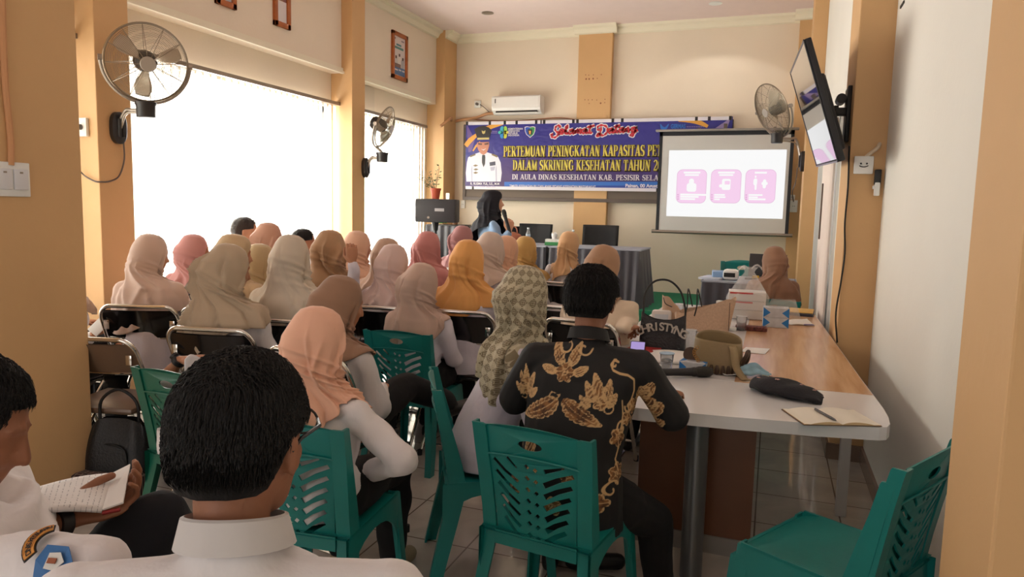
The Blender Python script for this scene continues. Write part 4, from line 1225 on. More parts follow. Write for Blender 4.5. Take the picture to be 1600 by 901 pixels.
for (x0, x1, kind) in ((243, 448, 0), (470, 680, 1), (700, 914, 2)):
    y0, y1 = 366, 584
    sprect('card_outline', x0 - 3, y0 - 3, x1 + 3, y1 + 3, M_pink2, .0055, .07, slide)
    sprect('card', x0, y0, x1, y1, M_pink, .007, .065, slide)
    xm = (x0 + x1) / 2
    if kind < 2:
        sprect('card_heading', xm - 52, 378, xm + 60, 390, M_slide, .0085, 0, slide); sprect('card_heading', xm - 44, 395, xm + 50, 406, M_slide, .0085, 0, slide)
    else: sprect('card_heading', xm - 38, 379, xm + 44, 391, M_slide, .0085, 0, slide)
    if kind == 0:
        sprect('card_icon', xm - 34, 455, xm + 34, 512, M_slide, .0085, .03, slide); sprect('card_icon', xm - 18, 424, xm + 18, 465, M_slide, .0085, .05, slide)
        rows = ((527, 185), (541, 130), (556, 105))
    elif kind == 1:
        sprect('card_icon', xm - 28, 426, xm + 34, 500, M_slide, .0085, .02, slide); sprect('card_icon_hole', xm - 8, 440, xm + 28, 464, M_pink, .0095, .012, slide); sprect('card_icon', xm - 46, 462, xm - 20, 484, M_slide, .0085, .02, slide)
        rows = ((528, 76), (543, 80), (558, 40))
    else:
        sprect('card_icon', xm - 48, 424, xm - 20, 470, M_slide, .0085, .05, slide); sprect('card_icon', xm - 40, 465, xm - 24, 500, M_slide, .0085, .02, slide); sprect('card_icon', xm - 38, 404, xm - 26, 420, M_slide, .0085, .03, slide)
        sprect('card_icon', xm + 6, 446, xm + 50, 468, M_slide, .0085, .03, slide); sprect('card_icon', xm + 14, 430, xm + 40, 490, M_slide, .0085, .03, slide)
        rows = ((529, 100), (544, 66), (558, 120))
    for yy, ln in rows:
        sprect('card_bullet', x0 + 6, yy, x0 + 18, yy + 10, M_pink2, .0085, .02, slide)
        sprect('card_text', x0 + 27, yy, x0 + 27 + ln * .95, yy + 10, M_slide, .0085, 0, slide)

# air conditioner
ac0, ac1 = atY(772, 160, D - .1), atY(847, 160, D - .1)
acz1, acz0 = atY(800, 151, D - .1).z, atY(800, 178.5, D - .1).z
acx = (ac0.x + ac1.x) / 2; aw = ac1.x - ac0.x; ah = acz1 - acz0
ac = thing('air_conditioner', 'white split air conditioner high on the back wall', 'air conditioner', (acx, D, acz0))
b = MB()
prof = [(0, 0), (-.10, 0), (-.17, .05), (-.195, .10), (-.195, ah - .02), (-.18, ah), (0, ah)]
b.prism(prof, -aw / 2, aw / 2, 'x'); b.build('body', mat('white glossy plastic', (238, 236, 234), .25), ac, smooth=False)
MB().box((0, -.196, ah * .62), (aw * .94, .006, ah * .62), ch=.002).build('front_panel', mat('white glossy plastic', (238, 236, 234), .25), ac, smooth=False)
MB().box((0, -.15, .035), (aw * .86, .02, .035), Matrix.Translation((0, -.0, 0))).build('air_slot', M_fan_blk, ac, smooth=False)
MB().box((0, -.165, .012), (aw * .88, .05, .006)).build('louvre', M_white, ac, smooth=False)
MB().box((-aw * .42, -.2, ah * .72), (.012, .004, .06)).build('mark', M_dark, ac, smooth=False)
# insulated pipe of the air conditioner, running to the left wall
pp = [atY(x, y, D - .04) for x, y in ((780, 177), (760, 178), (744, 184), (722, 187), (706, 190))] + [Vector((-4.46, D - .35, atY(700, 190, D).z)), Vector((-4.55, 9.4, atX(652, 189, -4.6).z))]
tag(MB().tube(curve_pts(pp, 30), .022, 8).build('pipe', mat('tan pipe wrap', (196, 148, 108), .7)), 'tan wrapped pipe from the air conditioner to the left corner', 'pipe')
pp = [atY(x, y, D - .02) for x, y in ((725, 186), (800, 189), (870, 184), (905, 188))]
tag(MB().tube(curve_pts(pp, 24), .008, 6).build('cable', mat('tan cable', (190, 130, 100), .7)), 'thin tan cable on the back wall along the banner top edge', 'cable')
def socket(label, c, normal, w=.085, h=.085, name='wall_socket', plug=False, face=False, holes=2):
    n = V(*normal); u = np.cross(V(0, 0, 1), n); u /= np.linalg.norm(u)
    Mx = Matrix(((u[0], n[0], 0, c[0]), (u[1], n[1], 0, c[1]), (u[2], n[2], 1, c[2]), (0, 0, 0, 1)))
    t = thing(name, label, 'socket' if 'socket' in name else 'switch'); t.matrix_world = Mx
    MB().box((0, .012, 0), (w, .024, h), ch=.005).build('plate', M_white, t)
    if face:
        g = MB()
        for e in (-1, 1): g.cyl((e * .016, .02, .008), (e * .016, .026, .008), .0055, 10)
        g.tube([(x, .0255, -.012 + 7 * (x ** 2) * 2) for x in np.linspace(-.024, .024, 9)], .003, 6)
        g.build('smile_mark', M_dark, t)
    elif plug:
        MB().cyl((0, .02, 0), (0, .06, 0), .02, 14).build('plug', mat('grey plug', (110, 104, 98), .5), t)
    else:
        g = MB()
        for e in (-1, 1): g.cyl((e * .01, .02, 0), (e * .01, .0255, 0), .0045, 8)
        g.build('holes', M_dark, t)
    return t
socket('white wall socket with a grey plug left of the air conditioner', atY(747, 163, D - .001), (0, -1, 0), .1, .1, plug=True)
pp = [atY(x, y, D - .03) for x, y in ((750, 163), (757, 168), (766, 176), (774, 178))]
tag(MB().tube(curve_pts(pp, 14), .006, 6).build('cable', M_board), 'short power cable between the wall plug and the air conditioner', 'cable')
socket('white socket on the back wall left of the presenter', atY(724, 319, D - .001), (0, -1, 0), .07, .12)
socket('white socket on the corner column above the black loudspeaker', Vector((-4.46, 9.5, atY(701, 307, 9.5).z)), (0, -1, 0), .055, .10)
socket('pair of stacked white sockets right of the projection screen', atY(1240, 322, D - .141), (0, -1, 0), .09, .15)
socket('white wall plate low on the corner column behind the seated woman at the side desk', atY(1238, 308, D - .141), (0, -1, 0), .06, .06)
# corner cables
cb = [atY(x, y, D - .015) for x, y in ((707, 69), (706, 110), (704, 160), (703, 230), (702, 300))]
tag(MB().tube(curve_pts(cb, 20), .016, 6).build('cable', mat('dark corner cable', (86, 70, 60), .6)), 'dark vertical cable in the left corner of the back wall', 'cable')
# stains of screw holes on the back column
st = MB()
for zx, zy in ((1246, 514), (1272, 516), (1310, 514), (1376, 512), (1250, 548), (1275, 548), (1308, 545), (1342, 543), (1240, 720), (1268, 721), (1300, 720), (1338, 722), (1406, 716), (1370, 748), (1404, 744), (1275, 750)):
    p = atY(680 + zx / 5.3, 20 + zy / 5.3, D - .1); r = .012 if zy in (548, 545, 748) else .007
    st.cyl((p.x, D - .1015, p.z), (p.x, D - .099, p.z), r, 8)
struct(st.build('trim_4', mat('screw hole stain', (150, 96, 70), .9)))

# ceiling downlights
def downlight(label, c, lit):
    t = thing('ceiling_light', label, 'ceiling light', (c.x, c.y, ZC))
    MB().lathe([(.05, 0), (.075, 0), (.08, -.006), (.05, -.012)], 28).build('ring', M_white if lit else M_steel, t)
    if lit:
        MB().lathe([(.001, -.004), (.05, -.004), (.05, -.010), (.001, -.012)], 20).build('lamp', mat('lit lamp', (255, 255, 255), .4, emit=(255, 252, 245), estr=14), t)
        l = bpy.data.lights.new('lamp_light', 'SPOT'); l.energy = 14; l.spot_size = 2.2; l.shadow_soft_size = .06; l.color = (1, .95, .88)
        o = bpy.data.objects.new('lamp_light', l); COL.objects.link(o); o.location = (c.x, c.y, ZC - .03)
    else:
        MB().lathe([(.001, -.001), (.05, -.001), (.05, -.006), (.001, -.008)], 20).build('lamp', mat('unlit lamp glass', (190, 180, 176), .3), t)
downlight('lit round ceiling downlight above the projection screen', atZ(1118, 5, ZC), True)
downlight('unlit round ceiling downlight near the left wall', atZ(762, 20, ZC), False)

# framed pictures on the beam
def picture(label, px0, px1, pyt, pyb, kind):
    y0, y1 = atX(px0, pyt, XB).y, atX(px1, pyt, XB).y
    z1 = atX(px0, pyt, XB).z; z0 = atX(px0, pyb, XB).z
    w, h = y1 - y0, z1 - z0
    t = thing('framed_picture', label, 'picture', (XB, (y0 + y1) / 2, z0))
    f = MB(); k = .05
    for e in (-1, 1): f.box((.015, e * (w / 2 - k / 2), h / 2), (.03, k, h), ch=.004)
    for e in (0, 1): f.box((.015, 0, e * (h - k) + k / 2), (.03, w, k), ch=.004)
    f.build('frame', mat('orange brown frame wood', (176, 96, 42), .4, var=.15, vscale=20), t)
    MB().box((.006, 0, h / 2), (.008, w - .06, h - .06)).build('print', mat('pale print paper', (216, 206, 204), .4), t, smooth=False)
    def R(name, a, b_, c, d_, rgb, off=.0106):
        MB().box((off, (a + b_) / 2 * w - w / 2, (c + d_) / 2 * h), (.001, (b_ - a) * w, (d_ - c) * h)).build(name, mat('print ink %d %d %d' % rgb, rgb, .5), t, smooth=False)
    if kind == 'poster':
        R('print_band', .14, .86, .1, .27, (84, 116, 160)); R('print_band', .16, .4, .19, .22, (206, 206, 214), .0112); R('print_band', .46, .62, .2, .23, (206, 206, 214), .0112); R('print_band', .68, .84, .2, .23, (206, 206, 214), .0112)
        for x, hh, c in ((.28, .5, (200, 196, 196)), (.5, .56, (220, 214, 210)), (.72, .5, (176, 176, 180))):
            R('print_figure', x - .1, x + .1, .27, hh - .06, c, .0112); R('print_figure', x - .045, x + .045, hh - .06, hh, (92, 66, 58), .0118)
        R('print_box', .2, .58, .26, .34, (128, 104, 98), .0124)
        R('print_word', .3, .62, .72, .76, (80, 130, 140)); R('print_word', .2, .76, .65, .70, (90, 140, 136)); R('print_mark', .16, .24, .84, .88, (70, 60, 70)); R('print_mark', .62, .8, .83, .86, (140, 130, 140))
    elif kind == 'portrait':
        R('print_background', .1, .9, .08, .92, (132, 84, 84)); R('print_figure', .2, .8, .08, .5, (222, 216, 216), .0112); R('print_figure', .38, .6, .5, .74, (150, 104, 86), .0112); R('print_figure', .34, .64, .72, .82, (60, 40, 40), .0118)
    else:
        R('print_background', .1, .9, .1, .5, (190, 190, 200))
picture('framed health poster with figures on the beam above the small wall fan', 611, 635, 46, 121, 'poster')
picture('framed portrait print high on the beam left of the second column', 425, 450.5, -46, 38, 'portrait')
picture('framed print at the top edge above the big wall fan, mostly cut off', 333, 365, -70, 4, 'plain')
tag(MB().box((XLW + .006, 7.72, 2.83), (.01, .62, .3)).build('paper_sheet', mat('pale paper panel', (226, 214, 196), .8), smooth=False), 'pale blank panel under the framed poster on the left wall', 'panel')

# wall fans
c2x = XL
p0 = Vector((XL, atX(182, 200, XL).y, atX(182, 200, XL).z))
bx_ = atX(228, 172, XL + .26); cc_ = atX(229, 98, XL + .30)
toCam = V(*CPOS) - V(*cc_); toCam /= np.linalg.norm(toCam)
wall_fan('big steel wall fan on the near left column, facing the camera', p0, (1, 0, 0), bx_, cc_, toCam + CR * .12 + V(0, 0, -.12), .268, blade_phase=.4)
p0 = Vector((XL, atX(569, 262, XL).y, atX(569, 262, XL).z))
bx_ = atX(597, 246, XL + .23); cc_ = atX(601, 198, XL + .25)
wall_fan('small wall fan seen edge-on on the farther left column', p0, (1, 0, 0), bx_, cc_, CR * .9 + CD * .36 - CF * .12, .235, blade_phase=1.2)
XF = .285
p0 = Vector((XF, 9.0, atX(1247, 252, XF).z)); p0 = atY(1247, 252, 8.85); p0.x = XF
bx_ = atY(1214, 216, 8.7); cc_ = atY(1206, 172, 8.66)
wall_fan('wall fan in front of the projection screen, on the right column', p0, (-1, 0, 0), bx_, cc_, -CR * .90 + CD * .40 - CF * .16, .30, blade_phase=.9)
pp = [atX(x, y, XL + .012) for x, y in ((193, 222), (194, 250), (185, 275), (160, 285), (150, 283), (133, 272), (124, 266))]
pp = [atX(193, 222, XL + .03), atX(194, 250, XL + .02), atX(186, 275, XL + .02), atX(172, 283, XL + .02), atX(158, 284, XL + .015), atY(148, 283, 3.81), atY(133, 275, 3.81), atY(124, 266, 3.80)]
tag(MB().tube(curve_pts(pp, 30), .006, 6).build('fan_cable', M_board), 'dark power cable hanging from the big wall fan', 'cable')
pp = [atY(1246, 262, 8.73), atY(1243, 285, 8.73), atY(1238, 300, 9.6), atY(1240, 315, 9.74)]
tag(MB().tube(curve_pts(pp, 16), .007, 6).build('fan_cable', M_board), 'dark power cable below the wall fan on the right column', 'cable')
socket('white switch box on the near face of the second left column', atY(131, 199, 3.829), (0, -1, 0), .1, .13, plug=True)

# television
TC = V(.182, 4.98, 2.165); tya, tti, tro = -.025, .322, .044
u = V(math.sin(tya), math.cos(tya), 0); n = V(-math.cos(tya), math.sin(tya), 0)
v = V(0, 0, 1) * math.cos(tti) + n * math.sin(tti); u2 = u * math.cos(tro) + v * math.sin(tro); v2 = -u * math.sin(tro) + v * math.cos(tro); n2 = np.cross(v2, u2)
if n2 @ n < 0: n2 = -n2
Mx = Matrix(((u2[0], v2[0], n2[0], TC[0]), (u2[1], v2[1], n2[1], TC[1]), (u2[2], v2[2], n2[2], TC[2]), (0, 0, 0, 1)))
tv = thing('television', 'black flat television tilted down from the right column', 'television'); tv.matrix_world = Mx
tw, th_ = 1.24, .70
MB().box((0, 0, -.02), (tw, th_, .036), ch=.006).build('body', mat('television black plastic', (26, 26, 30), .5), tv)
MB().box((0, -.06, -.06), (tw * .62, th_ * .66, .055), ch=.02).build('rear_housing', mat('television black plastic', (26, 26, 30), .5), tv)
M_tvs = mat('glossy black screen', (14, 14, 17), .03, spec=.9, coat=1.0)
MB().box((0, 0.004, .0005), (tw - .02, th_ - .03, .003)).build('screen', M_tvs, tv, smooth=False)
bz = MB()
for e in (-1, 1): bz.box((e * (tw / 2 - .006), 0, .002), (.010, th_, .006)); bz.box((0, e * (th_ / 2 - .006), .002), (tw, .010, .006))
bz.build('bezel', mat('television trim', (40, 42, 50), .3), tv, smooth=False)
br_ = thing('wall_bracket', 'black swivel bracket holding the television on the right column', 'bracket', (.405, 5.02, 2.14))
MB().box((-.012, 0, 0), (.024, .2, .34), ch=.004).build('plate', M_black, br_)
MB().box((-.05, -.03, .02), (.08, .05, .05), ch=.008).box((-.09, .0, .03), (.05, .09, .06), ch=.008).build('arm', M_black, br_)
MB().cyl((-.055, -.06, .10), (-.055, .06, .10), .03, 14).build('pivot', M_black, br_)
pp = [atY(1327, 228, 4.775), atY(1325, 290, 4.77), atY(1320, 350, 4.77), atY(1320, 395, 4.77), atY(1314, 440, 4.77), atY(1306, 490, 4.77), atY(1308, 535, 4.77)]
tag(MB().tube(curve_pts(pp, 40), .0055, 6).build('cable', M_dark), 'black cable snaking down the right column below the television', 'cable')
pp = [atX(1386, 0, XR - .012), atX(1383, 120, XR - .012), atX(1376, 200, XR - .012), atY(1374, 226, 4.77), atY(1362, 238, 4.77), atY(1353, 245, 4.77)]
tag(MB().tube(curve_pts(pp, 40), .011, 8).build('conduit', mat('cream conduit', (226, 208, 182), .6)), 'cream cable conduit running down the corner to the smiling socket', 'conduit')
socket('white socket plate with a smiling face on the right column', atY(1349, 258, 4.779), (0, -1, 0), .105, .105, face=True)
hk = thing('wall_holder', 'small black and white holder at the corner beside the smiling socket', 'holder', tuple(atY(1370, 285, 4.775)))
MB().box((0, -.02, .03), (.035, .04, .09), ch=.006).build('black_box', M_black, hk)
MB().box((.0, -.025, -.04), (.03, .035, .08), ch=.006).box((-.018, -.03, -.03), (.012, .03, .02), ch=.003).build('white_clip', M_white, hk)
tag(MB().box((XR - .004, atX(1411, 7, XR).y, atX(1411, 7, XR).z), (.006, .12, .014)).build('scratch_mark', M_dark, smooth=False), 'short dark strip high on the right wall', 'strip')
# switches on the near left column and the conduit above
sw = atX(17, 280, -3.159)
t = thing('light_switch', 'double white light switch plate on the near left column', 'switch', (-3.16, sw.y, sw.z))
MB().box((.006, 0, 0), (.012, .16, .15), ch=.004).build('plate', M_white, t)
for e in (-1, 1): MB().box((.014, e * .036, 0), (.010, .064, .09), ch=.003).build('rocker', mat('switch rocker', (222, 222, 226), .35), t)
for e in (-1, 1): MB().box((.0195, e * .036, .03), (.002, .014, .008)).build('indicator', M_steel, t, smooth=False)
pp = [atX(3, -20, -3.15), atX(5, 60, -3.15), atX(8, 130, -3.15), atX(14, 190, -3.15), atX(17, 225, -3.15), atX(17, 258, -3.15)]
tag(MB().tube(curve_pts(pp, 30), .013, 8).build('conduit', mat('painted conduit', (206, 150, 104), .6)), 'ochre painted conduit above the double light switch', 'conduit')

# ================================================================== stage end of the room
# loudspeaker on its stand with a potted plant on top
P = atD(684, 329, 8.45)
spk = thing('loudspeaker', 'black loudspeaker box on a pole stand by the left window', 'loudspeaker', (P.x, P.y, P.z), math.radians(15))
MB().box((0, 0, 0), (.47, .32, .27), ch=.012).build('cabinet', mat('black speaker cabinet', (44, 42, 46), .6, bump=.1, bscale=200), spk)
MB().box((-.237, 0, 0), (.006, .28, .24)).build('grille', mat('grey grille', (150, 150, 152), .5), spk, smooth=False)
MB().box((.05, -.162, .01), (.11, .004, .035)).build('name_plate', mat('grey plate', (170, 166, 168), .4), spk, smooth=False)
MB().cyl((-.08, -.16, -.08), (-.08, -.166, -.08), .014, 12).build('knob', M_steel, spk)
stz = P.z - .135
sd = thing('speaker_stand', 'black tripod stand under the loudspeaker', 'stand', (P.x - .03, P.y, ZS))
MB().cyl((0, 0, .25), (0, 0, stz - ZS + .0), .018, 12).build('pole', M_black, sd)
MB().cyl((0, 0, stz - ZS - .10), (0, 0, stz - ZS - .0), .03, 12, .045).build('cup', M_black, sd)
MB().cyl((0, 0, stz - ZS - .22), (0, 0, stz - ZS - .14), .028, 12).build('collar', M_white, sd)
for k in range(3):
    a = k * 2 * PI / 3
    MB().tube([(0, 0, .45), (.30 * math.cos(a), .30 * math.sin(a), .012)], .012, 8).build('leg', M_black, sd)
M_leaf = mat('grey green leaf', (96, 112, 84), .6, var=.2, vscale=40); M_terra = mat('terracotta pot', (176, 74, 44), .6)
def potted(label, c, s, leaves, tilt=0):
    t = thing('potted_plant', label, 'plant', tuple(c))
    MB().lathe([(.001, 0), (.042 * s, 0), (.058 * s, .10 * s), (.064 * s, .10 * s), (.064 * s, .125 * s), (.054 * s, .125 * s), (.05 * s, .10 * s), (.001, .10 * s)], 20).build('pot', M_terra, t)
    rg = random.Random(5); b = MB(); st_ = MB()
    for k in range(leaves):
        a = rg.uniform(0, 6.28); L0 = rg.uniform(.1, .3) * s
        base = Vector((0, 0, .1 * s)); dv = Vector((math.cos(a) * .7 - .55, math.sin(a) * .4, rg.uniform(.4, 1.3))).normalized()
        tip = base + dv * L0
        st_.tube([base, base + dv * L0 * .6 + Vector((0, 0, .02)), tip], .0025 * s, 5)
        for j in range(4):
            q = base + (tip - base) * (.45 + .18 * j); ang = rg.uniform(0, 6.28); w = rg.uniform(.012, .022) * s
            d1 = Vector((math.cos(ang), math.sin(ang), rg.uniform(-.2, .6))).normalized(); sd_ = d1.orthogonal().normalized()
            b.add([q, q + d1 * w + sd_ * w * .6, q + d1 * w * 2.4, q + d1 * w - sd_ * w * .6], [(0, 1, 2, 3)])
    st_.build('stems', mat('stem brown', (110, 96, 70), .8), t)
    b.build('leaves', M_leaf, t, smooth=False)
pz = P + Vector((-.03, 0, .137))
potted('small plant in a terracotta pot on top of the black loudspeaker', pz, 1.0, 12)
# small skirted cabinet table behind the loudspeaker
Q = atY(704, 355, 9.2)
def skirted_table(label, x0, x1, y0, y1, z0, z1, skirt, topm, folds, flare=.03, trim=None):
    t = thing('skirted_table', label, 'table', ((x0 + x1) / 2, (y0 + y1) / 2, z0))
    w, d_, h = x1 - x0, y1 - y0, z1 - z0
    MB().box((0, 0, h - .012), (w, d_, .024), ch=.006).build('top', topm, t)
    per = 2 * (w + d_)
    def fn(u_, v_):
        s_ = u_ * per
        if s_ < w: p = V(-w / 2 + s_, -d_ / 2); nn = V(0, -1)
        elif s_ < w + d_: p = V(w / 2, -d_ / 2 + s_ - w); nn = V(1, 0)
        elif s_ < 2 * w + d_: p = V(w / 2 - (s_ - w - d_), d_ / 2); nn = V(0, 1)
        else: p = V(-w / 2, d_ / 2 - (s_ - 2 * w - d_)); nn = V(-1, 0)
        k = .008 + .006 * math.sin(s_ * folds) + (flare + .012 * math.sin(s_ * folds * .5 + 1)) * v_ + .012 * v_ * math.sin(s_ * folds)
        p = p + nn * k
        return (p[0], p[1], (h - .02) * (1 - v_) + .004)
    b = MB(); b.grid(fn, int(per * 60), 8)
    b.build('skirt', skirt, t)
    if trim:
        e_ = MB()
        e_.tube([(-w / 2 - .01, -d_ / 2 - .01, h - .01), (w / 2 + .01, -d_ / 2 - .01, h - .01), (w / 2 + .01, d_ / 2 + .01, h - .01), (-w / 2 - .01, d_ / 2 + .01, h - .01)], .010, 6, loop=True)
        e_.build('edge_trim', trim, t)
    return t
M_sk = mat('dark grey satin skirt', (70, 70, 80), .5, sheen=.3); M_skb = mat('black satin skirt', (44, 42, 50), .45, sheen=.3)
M_cloth = mat('pale grey tablecloth', (158, 164, 178), .7)
skirted_table('dark skirted side table behind the loudspeaker in the left corner', atY(665, 355, 9.0).x, atY(716, 355, 9.0).x, 9.0, 9.45, ZS, atY(700, 351, 9.0).z, M_skb, M_black, 60)
gz = atY(686, 347, 9.0)
MB_g = MB(); rg = random.Random(3)
for k in range(14):
    a = rg.uniform(0, 6.28); MB_g.sphere((.05 * math.cos(a) * rg.random(), .04 * math.sin(a), .03 + .03 * rg.random()), (.03, .03, .02), 8, 6)
o = MB_g.build('green_cloth', mat('bright green cloth', (60, 150, 70), .8)); o.location = (gz.x, 9.12, atY(700, 351, 9.0).z); tag(o, 'crumpled bright green cloth on the dark side table', 'cloth')
fl = thing('flower_vase', 'small vase of dried orange flowers behind the loudspeaker', 'vase', (atY(711, 350, 9.2).x, 9.2, atY(700, 351, 9.0).z))
MB().lathe([(.001, 0), (.035, 0), (.045, .05), (.028, .1), (.032, .12), (.02, .12)], 18).build('vase', mat('brown vase', (120, 84, 60), .4), fl)
b = MB()
for k in range(16):
    a = rg.uniform(0, 6.28); r = rg.uniform(0, .06); b.sphere((r * math.cos(a), r * math.sin(a), .14 + rg.uniform(0, .09)), (.018, .018, .02), 8, 6)
b.build('flowers', mat('dried orange flowers', (196, 140, 80), .8), fl)
# the long front desk
DY0, DY1 = 8.0, 8.65
dz = atY(930, 387, DY0).z
dx1 = atY(1000, 391, DY0).x; dx0 = atY(785, 380, DY0).x; dxm = atY(855, 384, DY0).x
skirted_table('left half of the long grey-skirted desk on the stage', dx0, dxm - .03, DY0, DY1, ZS, dz, M_sk, M_cloth, 62, flare=.015, trim=M_cloth)
skirted_table('right half of the long grey-skirted desk on the stage', dxm + .03, dx1, DY0, DY1, ZS, dz, M_sk, M_cloth, 62, flare=.06, trim=M_cloth)
def office_chair(label, c, rz, tall=.0):
    t = thing('office_chair', label, 'chair', (c[0], c[1], ZS), rz)
    b = MB()
    b.grid(lambda u_, v_: ((u_ - .5) * (.48 - .06 * v_ * 0), -.20 - .06 * v_ + .05 * (2 * u_ - 1) ** 2, .50 + .52 * v_), 12, 10)
    ob = b.build('backrest', mat('black mesh fabric', (30, 30, 33), .8, bump=.2, bscale=300), t); so = ob.modifiers.new('t', 'SOLIDIFY'); so.thickness = .03
    MB().box((0, .03, .46), (.48, .46, .07), ch=.03).build('seat', mat('black seat fabric', (26, 26, 28), .85), t)
    for e in (-1, 1): MB().tube([(e * .27, -.1, .46), (e * .29, -.1, .66), (e * .29, .14, .68)], .016, 8).build('armrest', M_black, t)
    MB().cyl((0, 0, .1), (0, 0, .44), .03, 12).build('column', M_chrome, t)
    ba = MB()
    for k in range(5):
        a = k * 2 * PI / 5; ba.tube([(0, 0, .10), (.28 * math.cos(a), .28 * math.sin(a), .06)], [.022, .014], 8)
    ba.build('base', M_black, t)
    for k in range(5):
        a = k * 2 * PI / 5; MB().sphere((.28 * math.cos(a), .28 * math.sin(a), .03), .03, 10, 8).build('castor', M_dark, t)
    return t
for lab, px, py, yy, rz in (('black office chair at the desk, left of the small water bottle', 801, 353, 9.5, 1.0), ('middle black office chair behind the desk with a water bottle in front', 830, 350, 9.1, PI), ('black office chair at the right end of the stage desk', 934.5, 352, 9.1, PI + .05)):
    p = atY(px, py, yy); t = office_chair(lab, (p.x, yy), rz)
    k = (p.z - ZS) / 1.02
    t.scale = (1, 1, k)
def bottle(label, c, h=.2, r=.028, water=True):
    t = thing('water_bottle', label, 'bottle', tuple(c))
    MB().lathe([(.001, 0), (r, .004), (r, h * .3), (r * .93, h * .34), (r, h * .38), (r, h * .62), (r * .45, h * .86), (r * .42, h * .93), (r * .4, h * .93)], 20).build('body', mat('clear bottle plastic', (225, 232, 236), .12, trans=.85, spec=.5), t)
    MB().cyl((0, 0, h * .92), (0, 0, h), r * .5, 14).build('cap', mat('white bottle cap', (225, 228, 232), .4), t)
    MB().lathe([(r * 1.02, h * .40), (r * 1.03, h * .41), (r * 1.03, h * .58), (r * 1.02, h * .59)], 20).build('label_band', mat('pale blue label', (176, 196, 214), .5), t)
pb = atY(825, 377, 8.2); bottle('clear water bottle on the stage desk before the middle chair', (pb.x, 8.2, dz), .20)
pb = atY(895, 380, 8.3); bottle('clear water bottle on the stage desk behind the tan headscarf', (pb.x, 8.3, dz), .19)
def tissue_box(label, c, rz, w, d_, h, rgb, tri=None, tissue=True, group=None):
    t = thing('tissue_box', label, 'tissue box', tuple(c), rz, group)
    MB().box((0, 0, h / 2), (w, d_, h), ch=.004).build('carton', mat('carton %d %d %d' % rgb, rgb, .5, var=.12, vscale=30), t, smooth=False)
    MB().prism(oval((0, 0), w * .3, d_ * .16, 20), h, h + .001, 'z').build('opening', mat('carton slit grey', (150, 150, 156), .6), t, smooth=False)
    if tri:
        M_t = mat('carton blue', (38, 124, 196), .5)
        for e in (-1, 1):
            for yy in (-1, 1):
                q = MB(); q.prism([(e * w / 2, 0.0), (e * w / 2, h), (e * w * .22, h * .5)], yy * (d_ / 2 + .0006) - .0006, yy * (d_ / 2 + .0006) + .0006, 'y'); q.build('blue_corner', M_t, t, smooth=False)
            q = MB(); q.prism([(e * w / 2, -d_ / 2), (e * w / 2, d_ / 2), (e * w * .3, 0)], h, h + .0012, 'z') if tri == 'top' else None
            if tri == 'top': q.build('blue_corner', M_t, t, smooth=False)
    if tissue:
        b = MB(); b.grid(lambda u_, v_: (.03 * math.cos(u_ * 6.28) * (1 - .4 * v_) + .02 * math.sin(5 * u_ + 3 * v_) * v_, .02 * math.sin(u_ * 6.28) * (1 + .6 * v_), h + .07 * v_ + .012 * math.sin(u_ * 19) * v_), 20, 6)
        b.build('tissue', mat('white tissue', (238, 236, 234), .9), t)
    return t
pb = atY(866, 380, 8.2)
tb = tissue_box('white and green tissue box on the stage desk', (pb.x, 8.2, dz), .1, .2, .11, .075, (226, 226, 220))
MB().box((-.02, -.0562, .02), (.17, .002, .04)).box((0, 0, .012), (.204, .114, .024)).build('green_band', mat('green print', (60, 140, 80), .5), tb, smooth=False)
pb = atY(797, 376, 8.15)
hb = thing('handbag', 'small rust brown handbag on the left end of the stage desk', 'bag', (pb.x, 8.2, dz))
b = MB(); b.sphere((0, 0, .07), (.14, .07, .075), 20, 12); b.build('body', mat('rust brown leather', (158, 92, 66), .5), hb)
MB().tube(curve_pts([(-.08, 0, .10), (-.05, 0, .2), (.05, 0, .2), (.08, 0, .10)], 16), .008, 6).build('handle', mat('rust brown leather', (158, 92, 66), .5), hb)
# ================================================================== the audience
def sc(name, rgb): return fabric('headscarf cloth ' + name, rgb, .82, bump=.10, bscale=7, stretch=(1, 1, .5))
def loc_pts(P, head, facing, lean, side=0):
    """world points -> the figure's frame"""
    a = math.radians(facing); fwd = V(math.sin(a), math.cos(a), 0); rgt = V(math.cos(a), -math.sin(a), 0)
    base = np.array(head) - fwd * lean - rgt * side; base[2] = 0
    out = []
    for p in P:
        d = np.array(p) - base; out.append(V(d @ rgt, d @ fwd, d[2]))
    return out
def arm_w(elbow, wrist, hdir, palm, head, facing, lean, side=0):
    e, w = loc_pts([elbow, wrist], head, facing, lean, side)
    a = math.radians(facing); fwd = V(math.sin(a), math.cos(a), 0); rgt = V(math.cos(a), -math.sin(a), 0)
    cv = lambda d: V(np.array(d) @ rgt, np.array(d) @ fwd, d[2])
    return (e, w, cv(np.array(hdir, float)), cv(np.array(palm, float)))

